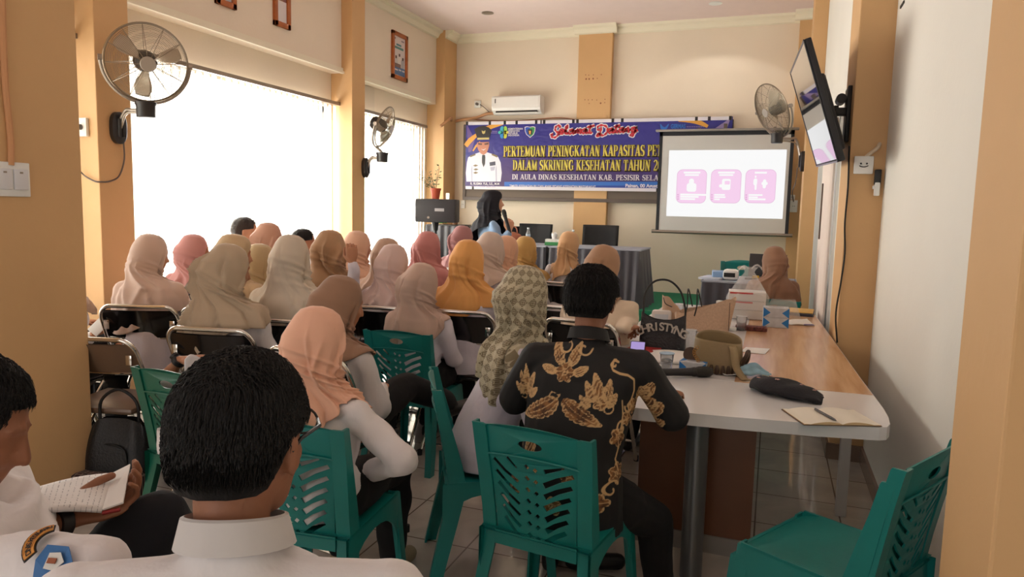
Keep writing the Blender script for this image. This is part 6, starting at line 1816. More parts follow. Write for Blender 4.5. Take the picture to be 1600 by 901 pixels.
put_chair('f', info_ph['base'], -8, 'folding chair of the person holding a phone, its chrome edge showing by the column')
ph = thing('phone', 'white phone held by the person behind the near left column', 'phone', tuple(atD(158, 506, 4.5)), .4)
ph.rotation_euler = (math.radians(-120), math.radians(35), .2)
MB().box((0, 0, 0), (.075, .15, .009), ch=.004).build('case', mat('white phone case', (222, 220, 218), .4), ph)
MB().box((0, 0, .005), (.066, .138, .001)).build('screen', mat('phone glass', (30, 32, 38), .1), ph, smooth=False)
# hunched person hidden behind the front man's head
H = atD(428, 585, 3.45)
r, info_h = person('person bending forward in a white shirt, hidden behind the foreground man', tuple(H), facing=6, lean=.46, female=False, hair=M_hair, hair_kw=dict(seed=44), skin=M_skin, shirt=M_shirt, s=.95, voxel=.010, shirt_voxel=.010, head_pitch=45, seat=.43, thick=.9,
    arms={'L': arm_w(atD(258, 592, 3.15), atD(281, 562, 3.12), (.9, .4, .1), (0, 0, -1), H, 6, .46)}, sleeve_to=.3)
watch(info_h, 'L', r, rgb=(60, 50, 44))
tag(MB().grid(lambda u_, v_: tuple(np.array(atD(288 + 48 * u_, 562 + 26 * v_ - 8 * math.sin(u_ * 3), 2.98 + .10 * u_)) + V(0, 0, .012 * math.sin(9 * u_ + 5 * v_)) ), 18, 10).build('white_jacket', M_shirt), 'bunched white cloth over the back of the dark green chair', 'cloth').modifiers.new('t', 'SOLIDIFY').thickness = .01
gch = make_plastic_chair('dark green plastic chair on the left, behind the open notebook', M_tealD)
gch.location = (-2.28, 2.47, 0); gch.rotation_euler = (0, 0, math.radians(-6)); gch['group'] = 'moulded plastic chairs'
# brown-backed folding chair with bags, by the near left column
bch = make_folding_chair('brown-backed folding chair beside the near left column', M_fbrown)
pb = atD(170, 605, 3.55); bch.location = (pb.x - .16, pb.y + .2, 0); bch.rotation_euler = (0, 0, math.radians(14)); bch['group'] = 'chrome folding chairs of the audience'
# extra empty folding chairs whose chrome edges show
for lab, px, py, d_, fc in (('empty folding chair edge left of the wide cream top', 872, 445, 4.75, 0),):
    q = atD(px, py, d_); put_chair('f', (q.x, q.y, 0), fc, lab)
# two stacked teal chairs at the right
SF = -60
for i, (lab) in enumerate(('lower of the two stacked teal chairs beside the right column', 'upper of the two stacked teal chairs beside the right column')):
    a = math.radians(SF)
    put_chair('p', (0, 0, 0), SF, lab, xy=(.225 + i * .02, 2.36 - i * .012)).location.z = i * .045
# ================================================================== the long table on the right and what lies on it
TZ = .75
tb_ = thing('conference_table', 'long table with wood and white top along the right wall', 'table', (-.2, 4.4, 0))
o_ = V(-.2, 4.4, 0)
M_tw = mat('white laminate', (222, 220, 220), .18, spec=.5)
M_wood = mat('light beech laminate', (206, 160, 118), .22, spec=.5)
N, L, b = nodes(M_wood)
tc = N.new('ShaderNodeTexCoord'); mp = N.new('ShaderNodeMapping'); mp.inputs['Scale'].default_value = (9, .7, 9); L.new(tc.outputs['Object'], mp.inputs[0])
wn = N.new('ShaderNodeTexNoise'); wn.inputs['Scale'].default_value = 2.2; wn.inputs['Detail'].default_value = 6; wn.inputs['Distortion'].default_value = .6; L.new(mp.outputs[0], wn.inputs['Vector'])
cr = N.new('ShaderNodeValToRGB'); cr.color_ramp.elements[0].position = .35; cr.color_ramp.elements[0].color = (*lin((190, 142, 102)), 1); cr.color_ramp.elements[1].position = .65; cr.color_ramp.elements[1].color = (*lin((216, 174, 134)), 1)
L.new(wn.outputs['Fac'], cr.inputs[0]); L.new(cr.outputs[0], b.inputs['Base Color'])
RE = [(.405, 2.832), (.432, 2.85), (.448, 2.90), (.456, 3.0), (.456, 3.12), (.447, 3.35), (.432, 3.66), (.405, 4.4), (.375, 5.2), (.34, 6.1)]
out = [(-.80, 6.1), (-.84, 5.0), (-.84, 3.9), (-.80, 3.2), (-.70, 2.80), (-.60, 2.735), (-.45, 2.715), (-.1, 2.745), (.2, 2.79)] + RE
rel = [(x + .2, y - 4.4) for x, y in out]
MB().prism(rel, TZ - .05, TZ - .0015).build('top', M_tw, tb_, smooth=False)
wp = [(-.125 + .2, 6.09 - 4.4), (-.125 + .2, 3.345 - 4.4)] + [(x - .004 + .2, y - 4.4) for x, y in RE[5:]]
MB().prism(wp, TZ - .0015, TZ).build('wood_panel', M_wood, tb_, smooth=False)
tz0 = TZ - .0015
MB().prism([(-.83 + .2 + .02, 6.07 - 4.4), (-.83 + .22, 3.36 - 4.4), (-.127 + .2, 3.345 - 4.4), (-.127 + .2, 6.09 - 4.4)], TZ - .0015, TZ - .0004).build('white_panel', M_tw, tb_, smooth=False)
MB().box((-.265 + .2, 3.20 - 4.4, (TZ - .05 + .08) / 2), (.50, .04, TZ - .05 - .08)).build('pedestal', mat('brown pedestal laminate', (120, 76, 50), .4, var=.1), tb_, smooth=False)
MB().box((-.265 + .2, 3.20 - 4.4, .04), (.52, .06, .08)).build('pedestal_foot', mat('grey pedestal foot', (150, 144, 138), .4), tb_, smooth=False)
MB().cyl((-.24 + .2, 2.93 - 4.4, 0), (-.24 + .2, 2.93 - 4.4, TZ - .05), .045, 24).build('post', mat('brushed grey post', (120, 122, 124), .35, .7), tb_)
for x, y in ((.405, 3.86), (-.72, 5.9), (.28, 5.95), (-.72, 3.6)):
    MB().box((x + .2, y - 4.4, (TZ - .05) / 2), (.05, .05, TZ - .05), ch=.004).build('leg', mat('white painted steel leg', (196, 190, 184), .35), tb_, smooth=False)
def on(px, py, z=TZ): return atZ(px, py, z)

# open notebook with a pen
nbp = [on(1210, 640), on(1333, 637), on(1385, 669), on(1262, 667)]
c = (nbp[0] + nbp[1] + nbp[2] + nbp[3]) / 4
ang = math.atan2(nbp[2].y - nbp[3].y, nbp[2].x - nbp[3].x)
nb = thing('open_notebook', 'open blank notebook near the rounded table corner', 'notebook', (c.x, c.y, TZ), ang)
w = (nbp[2] - nbp[3]).length; h = .20
MB().box((0, 0, .0015), (w, h + .006, .003)).build('cover', mat('brown notebook cover', (110, 84, 60), .6), nb, smooth=False)
M_page = mat('ivory paper', (232, 224, 208), .8); M_pedge = mat('cream page edges', (214, 184, 140), .8)
for e in (-1, 1):
    prof = []
    for i in range(13):
        t = i / 12; prof.append((e * (w / 2 - .003) * t, .003 + .013 * math.sin(PI * min(1, t * 1.15 + .02)) ** .7 * (1 - .5 * t) + (.002 if t > .9 else 0)))
    pg = MB(); k = len(prof)
    vs = [(x, -h / 2, z) for x, z in prof] + [(x, h / 2, z) for x, z in prof] + [(x, -h / 2, .003) for x, z in prof] + [(x, h / 2, .003) for x, z in prof]
    top = [(i, i + 1, k + i + 1, k + i) for i in range(k - 1)]
    sides = [(i, i + 1, 2 * k + i + 1, 2 * k + i) for i in range(k - 1)] + [(k + i, k + i + 1, 3 * k + i + 1, 3 * k + i) for i in range(k - 1)] + [(k - 1, 2 * k - 1, 4 * k - 1, 3 * k - 1)]
    a_ = MB(); a_.add(vs, sides); pe = a_.build('pages', M_pedge, nb, smooth=False)
    a_ = MB(); a_.add(vs, top); a_.build('page', M_page, pe)
p0, p1 = on(1278, 641, .768), on(1307, 657, .768)
pn = thing('pen', 'dark pen lying on the open blank notebook', 'pen', tuple(p0))
q = p1 - p0; M = q.to_track_quat('Z', 'Y').to_matrix().to_4x4()
Lp = q.length
Lp = max(Lp, .13)
MB().lathe([(.001, -.02), (.0045, -.02), (.005, Lp * .7), (.004, Lp * .9), (.001, Lp)], 12, M).build('barrel', mat('mottled pen barrel', (70, 66, 66), .35, var=.6, vscale=120), pn)

# black pencil pouch with small pink embroidered marks
pc = on(1226, 618); a0, a1 = on(1172, 600), on(1296, 630)
pa = math.atan2(a1.y - a0.y, a1.x - a0.x)
po = thing('pencil_pouch', 'plump black fabric pouch with tiny pink motifs beside the notebook', 'pouch', (pc.x, pc.y, TZ), pa)
b = MB()
Lw, Dw, Hw = .165, .085, .058
rs = []
for i in range(25):
    t = -1 + 2 * i / 24; k = (1 - abs(t) ** 3.2) ** .6
    k = max(k, .06); sk = .012 * t
    rs.append([(Lw * t, (Dw * k * (.9 + .1 * math.cos(t * 4))) * math.copysign(abs(math.cos(a)) ** .9, math.cos(a)) + .012 * math.sin(t * 3), max(0.001, (Hw * .5 * (k * .85 + .15)) * (1 + 1.0 * math.sin(a)) * (1.15 - .3 * (t + .1)) + .004 * math.sin(9 * t + 2 * a))) for a in (2 * PI * j / 24 for j in range(24))])
b.rings(rs); body = b.build('body', mat('black canvas', (26, 26, 32), .8, bump=.25, bscale=120), po)
def motif(x, y, s_, m_, nm):
    # laid over the cloth by looking for its height
    best = max((v for v in b.v if abs(v[0] - x) < .02 and abs(v[1] - y) < .02), key=lambda v: v[2], default=(0, 0, .05))
    q = MB()
    for k_ in range(5):
        a = 2 * PI * k_ / 5 + .5
        q.tube([(x, y, best[2] + .001), (x + s_ * math.cos(a), y + s_ * math.sin(a), best[2] + .0005)], .0016, 5)
    q.build(nm, m_, body)
M_pk = mat('pink thread', (206, 160, 146), .7)
for x, y, s_ in ((-.02, -.03, .010), (-.095, -.052, .008), (.06, .02, .006), (.12, .02, .008), (-.09, .03, .007)): motif(x, y, s_, M_pk, 'embroidered_motif')
MB().box((-.10, .015, .060), (.032, .02, .003), Matrix.Translation((0, 0, 0)) @ Matrix.Rotation(.25, 4, 'X')).build('cream_tag', mat('cream tag', (206, 194, 150), .7), body)
MB().tube([(Lw * t, -.002 + .012 * math.sin(t * 3), .078 * 1) if False else (Lw * t, Dw * .86 * (1 - abs(t) ** 3.2) ** .6 + .012 * math.sin(t * 3), .034 - .008 * t) for t in np.linspace(-.95, .98, 16)], .003, 6).build('zip', mat('dark zip', (60, 56, 60), .4), body)
# folded blue face mask
mp_ = on(1180, 588)
mk = thing('face_mask', 'crumpled pale blue face mask tucked behind the black pouch', 'mask', (mp_.x - .02, mp_.y + .01, TZ), .4)
b = MB(); b.grid(lambda u_, v_: (.16 * (u_ - .5), .09 * (v_ - .5), .012 + .045 * math.sin(PI * u_) * math.sin(PI * v_) + .006 * math.sin(20 * v_) + .004 * math.sin(13 * u_)), 22, 22)
ob = b.build('cloth', mat('pale blue nonwoven', (150, 184, 200), .9, var=.25, vscale=30), mk); ob.modifiers.new('t', 'SOLIDIFY').thickness = .002
MB().tube(curve_pts([(-.08, .03, .012), (-.13, .02, .01), (-.13, -.03, .01), (-.08, -.03, .012)], 14), .0018, 5).build('ear_loop', M_white, mk)
# loose white slip of paper
q = on(1180, 548); sl_ = thing('paper_slip', 'small blank white paper slip on the wood table beside the khaki handbag', 'paper', (q.x, q.y, TZ), -.15)
MB().grid(lambda u_, v_: (.13 * (u_ - .5), .16 * (v_ - .5), .002 + .006 * v_ * u_), 6, 6).build('sheet', mat('white paper', (232, 228, 224), .8), sl_)
# microphone lying on the white top
m0, m1 = on(1012, 590), on(1112, 588)
mic = microphone('black microphone lying on the white table end near the batik shirt', Vector((m0.x - .03, m0.y, TZ + .022)), Vector((m1.x + .005, m1.y - .01, TZ + .026)), 1.05, (26, 26, 28))
# tissue boxes with blue corners
q = on(1083, 583); tissue_box('white and blue tissue box behind the lying microphone', (q.x, q.y + .045, TZ), -.12, .125, .09, .052, (206, 208, 212), 'top', False)
q = on(1211, 512)
for i, lab in enumerate(('lower of the two stacked white and blue tissue boxes on the wood table', 'upper of the two stacked white and blue tissue boxes on the wood table')):
    t_ = tissue_box(lab, (q.x, q.y + .06, TZ + i * .068), .04, .165, .11, .068, (196, 198, 202), True, False, 'stacked tissue boxes')
q = on(1052, 545); t_ = tissue_box('small white and blue box standing between the black tote and the khaki handbag', (q.x - .0, q.y + .05, TZ), .9, .05, .05, .1, (206, 208, 212), True, False)
# plastic cups
def cup(label, q, h=.085, r=.034, water=True, lid=None, z=TZ):
    t = thing('plastic_cup', label, 'cup', (q.x, q.y, z))
    mb = MB(); prof = [(.001, .001), (r * .74, .001), (r * .76, .004), (r * .98, h * .97), (r * 1.08, h), (r * 1.0, h * .985), (r * .95, h * .96), (r * .73, .006), (.001, .004)]
    mb.lathe(prof, 28); mb.build('wall', mat('clear cup plastic', (236, 238, 240), .08, trans=.92, spec=.4), t)
    if water: MB().lathe([(.001, .006), (r * .72, .006), (r * .86, h * .55), (.001, h * .55)], 24).build('water', mat('water', (236, 240, 242), .02, trans=1.0), t)
    if lid: MB().lathe([(.001, h + .0005), (r * 1.06, h + .0005), (r * 1.06, h + .0025), (.001, h + .0025)], 24).build('film_lid', lid, t)
    return t
cup('clear water cup with a blue rim film behind the lying microphone', on(1041, 579), lid=mat('blue printed film', (150, 186, 214), .3, alpha=.75))
cup('empty clear plastic cup in front of the snack box bag', on(1158, 516), .095, .036, water=False)
cup('clear plastic cup behind the arched handle of the black tote', on(1061, 492), .085, .034, water=False)
cup('clear plastic cup just right of the black tote', on(1078, 545), .11, .034, water=False)
q = on(1138, 516); pt = thing('paper_plate', 'small white tray at the back of the khaki handbag', 'tray', (q.x, q.y + .02, TZ))
MB().box((0, 0, .010), (.10, .07, .02), ch=.006).build('tray', M_white, pt)
# papers under the cup, red folder and phone
q = on(1052, 562); pp_ = thing('papers', 'sheaf of white papers under the water cup', 'paper', (q.x - .02, q.y + .02, TZ), .15)
MB().grid(lambda u_, v_: (.24 * (u_ - .5), .28 * (v_ - .5), .012 + .01 * math.sin(3 * u_) * v_), 10, 8).build('sheet', mat('white paper', (232, 228, 224), .8), pp_).modifiers.new('t', 'SOLIDIFY').thickness = .010
q = on(1003, 552); rf = thing('folder', 'red folder edge beside the phone and the black tote', 'folder', (q.x + .0, q.y + .10, TZ), -.2)
MB().box((0, 0, .008), (.16, .22, .015), ch=.003).build('cover', mat('red card', (158, 40, 38), .5), rf)
q = on(996, 560); phn = thing('phone', 'phone with a lilac lit screen in front of the batik shirt', 'phone', (q.x, q.y - .02, TZ + .035), .05)
phn.rotation_euler = (math.radians(38), 0, .1)
MB().box((0, 0, 0), (.078, .155, .009), ch=.004).build('case', M_black, phn)
MB().box((0, 0, .005), (.07, .14, .001)).build('screen', mat('lit phone screen', (20, 20, 24), .1, emit=(170, 150, 210), estr=.8), phn, smooth=False)
MB().box((0, .03, -.03), (.05, .01, .06)).build('stand', M_black, phn)
# black quilted tote with lettering
q0, q1 = on(996, 545), on(1068, 552)
tc_ = (q0 + q1) / 2
tt = thing('tote_bag', 'black quilted tote bag with pale arched lettering on the table', 'bag', (tc_.x, tc_.y + .07, TZ), math.atan2(q1.y - q0.y, q1.x - q0.x) * .5)
hw_, hd_, hh_ = .128, .055, .20
b = MB()
def tote(u_, v_):
    a = 2 * PI * u_
    wx = hw_ * (1.0 - .04 * v_); dy = hd_ * (1 - .75 * v_ ** 1.5)
    x = wx * math.copysign(abs(math.cos(a)) ** .5, math.cos(a)); y = dy * math.copysign(abs(math.sin(a)) ** .6, math.sin(a))
    top = hh_ * (.80 + .20 * (abs(x) / wx) ** 2.2)
    qz = .003 * math.sin(x * 150) * math.sin(v_ * 40)
    return (x, y + qz * (1 if y > 0 else -1), .004 + top * v_)
b.grid(tote, 72, 24, wrap_u=True)
body = b.build('body', mat('black quilted leather', (34, 32, 38), .38, bump=.35, bscale=90, var=.3, vscale=30), tt)
MB().box((0, 0, .006), (hw_ * 1.7, hd_ * 1.7, .01), ch=.003).build('base', M_dark, tt)
MB().tube(curve_pts([(-.112, 0, hh_ * .96), (-.11, 0, .30), (-.06, 0, .375), (.02, 0, .385), (.085, 0, .33), (.115, 0, .24), (.118, 0, hh_ * .96)], 40), .0058, 8).build('handle', mat('black cord leather', (22, 20, 22), .4), tt)
word = 'CHRISTYNG'
M_let = mat('pale sequin lettering', (196, 188, 178), .45, bump=.5, bscale=200)
for i, ch_ in enumerate(word):
    t = (i - 4) / 4.0
    x = t * .112; z = .112 - .030 * t * t; rot = -t * .45
    Mx = Matrix.Translation((x, -hd_ * 1.02 + .020 * (z / hh_) ** 1.2, z)) @ Matrix.Rotation(PI / 2, 4, 'X') @ Matrix.Rotation(rot, 4, 'Z')
    sans_text(ch_, .062, M_let, body, 'letter', Mx, 'CENTER', bold=.0016, extrude=.002)
# beige tote lying behind
q = on(1090, 520); bt = thing('tote_bag', 'beige woven shopper bag slumped behind the black tote', 'bag', (q.x + .02, q.y + .10, TZ), .25)
def shopper(u_, v_):
    a = 2 * PI * u_
    wx = .165 + .03 * v_; dy = .06 * (1 - .6 * v_)
    x = wx * math.copysign(abs(math.cos(a)) ** .45, math.cos(a)); y = dy * math.copysign(abs(math.sin(a)) ** .6, math.sin(a))
    top = .155 + .055 * (x / wx) + .012 * math.sin(8 * u_ * PI)
    return (x + .02 * v_, y + .05 * v_, .004 + top * v_)
MB().grid(shopper, 60, 16, wrap_u=True).build('body', mat('beige woven fabric', (200, 168, 142), .8, bump=.4, bscale=220, var=.12, vscale=80), bt)
MB().box((.0, 0, .006), (.28, .1, .01)).build('base', mat('beige woven fabric', (200, 168, 142), .8), bt)
MB().tube([(.13 + .02, -.075, .02), (.165, .0, .19)], .002, 5).build('seam', mat('dark brown seam', (70, 50, 44), .6), bt)
for x_ in (-.12, -.06):
    MB().tube(curve_pts([(x_, -.03, .10), (x_ + .01, -.045, .17), (x_ + .012, -.02, .25), (x_ + .03, .06, .26), (x_ + .06, .07, .15)], 18), .0045, 6).build('handle', M_dark, bt)
q = on(1046, 520); pu = thing('handbag', 'crumpled pale tan handbag standing behind the black tote', 'bag', (q.x, q.y + .36, TZ), .2)
MB().grid(lambda u_, v_: (.10 * math.cos(2 * PI * u_) * (1 - .45 * v_) - .05 * v_, .06 * math.sin(2 * PI * u_) * (1 - .5 * v_), .004 + .20 * v_ * (.75 + .25 * math.cos(2 * PI * u_ + 2.6)) + .006 * math.sin(9 * PI * u_)), 40, 12, wrap_u=True).build('body', mat('pale tan leather', (196, 164, 138), .6, bump=.2, bscale=20), pu)
MB().box((0, 0, .006), (.17, .10, .012), ch=.004).build('base', mat('pale tan leather', (196, 164, 138), .6), pu)
MB().tube(curve_pts([(-.10, -.04, .19), (-.085, -.055, .15), (-.04, -.065, .13)], 8), .003, 6).build('strap', M_dark, pu)
q = on(1022, 520); wb = thing('box', 'small white glossy case behind the black tote', 'case', (q.x, q.y + .30, TZ), .1)
MB().box((0, 0, .055), (.13, .06, .11), ch=.018).build('body', mat('white glossy case', (232, 224, 220), .2), wb)
MB().box((0, -.031, .06), (.09, .002, .05)).build('window_panel', mat('pale blue grey gloss', (210, 214, 222), .1), wb, smooth=False)
# khaki handbag
q0, q1 = on(1076, 590), on(1158, 590)
kc = on(1118, 585)
kb = thing('handbag', 'khaki bucket handbag with wide strap and brown trim on the table', 'bag', (kc.x, kc.y + .085, TZ), -.1)
M_kh = mat('khaki leather', (146, 124, 88), .5, bump=.08, bscale=60); M_kt = mat('dark brown leather trim', (74, 54, 40), .5)
def bucket(u_, v_):
    a = 2 * PI * u_
    r = 1 - .10 * v_
    x = .122 * r * math.copysign(abs(math.cos(a)) ** .75, math.cos(a)); y = .078 * (r - .1 * v_) * math.copysign(abs(math.sin(a)) ** .8, math.sin(a))
    top = .150 + (.035 * math.sin(a) if math.sin(a) > 0 else 0) - .008 * (x / .12)
    return (x, y, .004 + top * v_)
kbody = MB().grid(bucket, 56, 16, wrap_u=True).build('body', M_kh, kb); kbody.modifiers.new('t', 'SOLIDIFY').thickness = .005
MB().prism(oval((0, 0), .112, .066, 30), .075, .08).build('inside', mat('brown suede lining', (92, 66, 48), .9), kb)
MB().prism(oval((0, 0), .118, .075, 30), .002, .012).build('base', M_kt, kb)
ru = MB()
for i in range(30):
    a = 2 * PI * i / 30; ru.tube([(.128 * math.cos(a), .084 * math.sin(a), .004), (.131 * math.cos(a), .087 * math.sin(a), .022), (.126 * math.cos(a), .082 * math.sin(a), .045)], [.010, .012, .006], 6)
ru.build('ruffle_trim', M_kt, kb)
stp = curve_pts([(.07, -.05, .135), (.085, -.085, .12), (.105, -.115, .05), (.145, -.15, .008), (.16, -.16, .006)], 20)
sb = MB(); vs = []
for p in stp: vs += [tuple(p + Vector((-.016, -.006, 0))), tuple(p + Vector((.016, .008, 0)))]
sb.add(vs, [(2 * i, 2 * i + 1, 2 * i + 3, 2 * i + 2) for i in range(len(stp) - 1)])
sb.build('strap', M_kh, kb).modifiers.new('t', 'SOLIDIFY').thickness = .005
MB().lathe([(.001, 0), (.036, 0), (.036, .008), (.001, .008)], 24, Matrix.Translation((-.120, -.040, .075)) @ Matrix.Rotation(PI / 2 - .2, 4, 'X')).build('round_charm', M_kt, kb)
chn = MB()
for i in range(9):
    t = i / 8; chn.tube([(-.085 - .012 * math.sin(t * 5) + .007 * math.cos(a), -.082 - .004 * math.sin(a) - .01 * t, .12 - .075 * t + .008 * math.sin(a)) for a in (2 * PI * j / 10 for j in range(10))], .0018, 5, loop=True)
chn.build('chain', mat('gold chain', (196, 150, 84), .3, .9), kb)
MB().tube(curve_pts([(.115, -.03, .05), (.135, -.03, .09), (.14, 0, .11), (.135, .03, .07), (.12, .03, .04)], 16), .011, 8).build('side_strap', M_kt, kb)
# snack boxes in a thin white carrier bag
q = on(1164, 500)
sx_, sy_ = q.x, q.y + .13
M_box = mat('white snack carton', (226, 222, 218), .6)
for i, lab in enumerate(('bottom snack box inside the white carrier bag', 'middle snack box inside the white carrier bag', 'top snack box inside the white carrier bag')):
    t = thing('snack_box', lab, 'box', (sx_, sy_, TZ + .004 + i * .066), .05, 'snack boxes in the carrier bag')
    MB().box((0, 0, .0325), (.26, .19, .064), ch=.003).build('carton', M_box, t, smooth=False)
    if i: MB().box((-.04, -.0956, .055), (.16, .001, .012)).build('red_stripe', mat('red print', (196, 60, 60), .5), t, smooth=False)
M_bag = mat('thin white plastic', (240, 240, 240), .35)
N, L, b = nodes(M_bag)
out = [n for n in N if n.type == 'OUTPUT_MATERIAL'][0]
tr = N.new('ShaderNodeBsdfTransparent'); mx_ = N.new('ShaderNodeMixShader'); mx_.inputs[0].default_value = .26
L.new(tr.outputs[0], mx_.inputs[1]); L.new(b.outputs[0], mx_.inputs[2]); L.new(mx_.outputs[0], out.inputs[0])
cbg = thing('carrier_bag', 'thin white plastic carrier bag knotted over a stack of snack boxes', 'bag', (sx_, sy_, TZ), .05)
def carrier(u_, v_):
    a = 2 * PI * u_
    kx = np.interp(v_, [0, .42, .56, .76, .91, 1], [.150, .148, .118, .068, .030, .055]); ky = np.interp(v_, [0, .42, .56, .76, .91, 1], [.112, .110, .088, .05, .026, .035])
    wob = 1 + .05 * math.sin(7 * a + 6 * v_) * v_ + .03 * math.sin(13 * a - 9 * v_) * v_
    x = kx * wob * math.copysign(abs(math.cos(a)) ** .6, math.cos(a)); y = ky * wob * math.copysign(abs(math.sin(a)) ** .6, math.sin(a))
    return (x + .01 * v_, y, .002 + .375 * v_)
MB().grid(carrier, 64, 30, wrap_u=True).build('sheet', M_bag, cbg)
for e in (-1, 1):
    MB().grid(lambda u_, v_: (.01 + e * (.01 + .075 * u_) + .0 * v_, (v_ - .5) * .05 * (1 - .3 * u_), .365 + .045 * math.sin(PI * u_ * .8) - (.03 * u_ if e > 0 else .055 * u_) + .008 * math.sin(9 * v_)), 12, 6).build('handle_loop', M_bag, cbg)
q = on(1168, 517); wl = thing('wallet', 'dark red patterned purse in front of the carrier bag', 'purse', (q.x + .02, q.y + .05, TZ), .03)
MB().box((0, 0, .014), (.2, .09, .028), ch=.008).build('body', mat('patterned red brown cloth', (112, 58, 52), .8, var=.9, vscale=70), wl)
# second clear wrap behind the tissue boxes
q = on(1222, 505); wr_ = thing('plastic_wrap', 'crumpled clear plastic wrap behind the stacked tissue boxes', 'wrap', (q.x, q.y + .16, TZ), .1)
MB().grid(lambda u_, v_: ((.13 - .05 * v_) * math.cos(2 * PI * u_) * (1 + .08 * math.sin(10 * PI * u_)), .06 * math.sin(2 * PI * u_) * (1 - .8 * v_), .003 + .15 * v_ + .006 * math.sin(8 * PI * u_) * v_), 48, 10, wrap_u=True).build('film', M_bag, wr_)
q = on(1118, 505); bb_ = thing('box', 'blue and white printed carton between the beige shopper and the carrier bag', 'box', (q.x + .03, q.y + .18, TZ), -.3)
MB().box((0, 0, .07), (.08, .05, .14), ch=.002).build('carton', M_box, bb_, smooth=False)
for zz in (.05, .10): MB().box((0, -.0256, zz), (.07, .001, .03)).build('blue_print', mat('carton blue', (38, 124, 196), .5), bb_, smooth=False)
# yellow envelope and white papers at the far right
q = on(1258, 492); en = thing('envelope', 'yellow ochre envelope at the right edge of the wood table', 'envelope', (q.x - .03, q.y + .05, TZ + .022), -.08)
MB().box((0, 0, .004), (.18, .26, .008), ch=.002).build('paper', mat('ochre envelope paper', (214, 172, 92), .7), en)
dk = thing('folder', 'dark folder under the yellow ochre envelope', 'folder', (q.x - .03, q.y + .04, TZ), -.06)
MB().box((0, 0, .011), (.19, .27, .022), ch=.003).build('cover', mat('dark blue grey folder', (60, 62, 76), .6), dk)
q = on(1253, 507); ww = thing('papers', 'white leaflets with a violet corner in front of the yellow ochre envelope', 'paper', (q.x - .02, q.y + .01, TZ), .35)
MB().grid(lambda u_, v_: (.17 * (u_ - .5), .14 * (v_ - .5), .004 + .03 * u_ * v_ + .006 * math.sin(5 * u_)), 10, 8).build('sheet', mat('white paper', (232, 228, 224), .8), ww).modifiers.new('t', 'SOLIDIFY').thickness = .003
MB().box((.04, -.062, .008), (.07, .03, .004)).build('violet_corner', mat('violet print', (96, 84, 150), .6), ww, smooth=False)

# ------------------------------------------------------------------ small side desk with laptop
SDY = 6.75
q0 = atY(1098, 437, SDY); sdz = q0.z
skirted_table('small grey-skirted side desk before the projection screen', q0.x, .22, SDY, SDY + .65, 0, sdz, M_sk, M_cloth, 58, flare=.05, trim=M_cloth)
def dk_on(px, back): 
    p = atY(px, 430, SDY + back); return Vector((p.x, SDY + back, sdz))
p = dk_on(1196, .38); lt = thing('laptop', 'dark laptop on the side desk, partly behind the chestnut headscarf', 'laptop', tuple(p), -.1)
MB().box((0, 0, .010), (.34, .23, .018), ch=.004).build('base', mat('laptop grey', (60, 60, 64), .4), lt)
MB().box((0, 0, 0), (.34, .012, .23), Matrix.Translation((0, .13, .12)) @ Matrix.Rotation(-.2, 4, 'X'), ch=.003).build('lid', mat('laptop black', (30, 30, 34), .35), lt)
p = dk_on(1130, .25); bk = thing('folder', 'blue folder on the side desk beside the carrier bag', 'folder', tuple(p), .1)
MB().box((0, .0, .035), (.2, .24, .07), ch=.004).build('cover', mat('pale blue folder', (128, 164, 206), .5), bk)
p = dk_on(1118, .18); bk = thing('papers', 'loose papers on the left corner of the side desk', 'paper', (p.x - .02, p.y, sdz), -.2)
MB().box((0, 0, .010), (.2, .28, .02), ch=.002).build('sheets', mat('bluish paper', (196, 204, 218), .7), bk)
p = dk_on(1142, .15); cs = thing('box', 'white case with a black band on the side desk', 'case', (p.x, p.y, sdz), .0)
MB().box((0, 0, .05), (.14, .12, .1), ch=.03).build('body', M_white, cs); MB().box((-.01, -.0605, .05), (.10, .003, .04), ch=.001).build('black_band', M_black, cs)
p = dk_on(1181, .3); ys = thing('box', 'small yellow packet on the side desk beside the laptop', 'packet', (p.x, p.y, sdz))
MB().box((0, 0, .02), (.06, .05, .04), ch=.004).build('packet', mat('yellow packet', (220, 176, 60), .5), ys)
g = put_chair('p', (0, 0, 0), 172, 'empty teal plastic chair behind the side desk', xy=(atY(1163, 412, 7.6).x, 7.58), scale=1.27)

# ------------------------------------------------------------------ left foreground: notebook, bags on the floor
c0 = [atD(40, 800, 1.32), atD(52, 762, 1.52), atD(176, 738, 1.56), atD(160, 795, 1.36)]
nbk = thing('open_notebook', 'ring notebook with handwriting held open by the uniformed man', 'notebook', tuple((c0[0] + c0[2]) / 2))
cc0 = (c0[0] + c0[2]) / 2
M_hand = mat('handwritten page', (226, 222, 220), .8)
N, L, b = nodes(M_hand)
uvn = N.new('ShaderNodeUVMap'); wv = N.new('ShaderNodeTexWave'); wv.wave_type = 'BANDS'; wv.bands_direction = 'X'; wv.inputs['Scale'].default_value = 4.2; wv.inputs['Distortion'].default_value = 1.2; wv.inputs['Detail'].default_value = 3; wv.inputs['Detail Scale'].default_value = 9
L.new(uvn.outputs[0], wv.inputs['Vector'])
nz = N.new('ShaderNodeTexNoise'); nz.inputs['Scale'].default_value = 22; L.new(uvn.outputs[0], nz.inputs['Vector'])
g1 = N.new('ShaderNodeMath'); g1.operation = 'GREATER_THAN'; g1.inputs[1].default_value = .93; L.new(wv.outputs['Fac'], g1.inputs[0])
g2 = N.new('ShaderNodeMath'); g2.operation = 'GREATER_THAN'; g2.inputs[1].default_value = .5; L.new(nz.outputs['Fac'], g2.inputs[0])
g3 = N.new('ShaderNodeMath'); g3.operation = 'MULTIPLY'; L.new(g1.outputs[0], g3.inputs[0]); L.new(g2.outputs[0], g3.inputs[1])
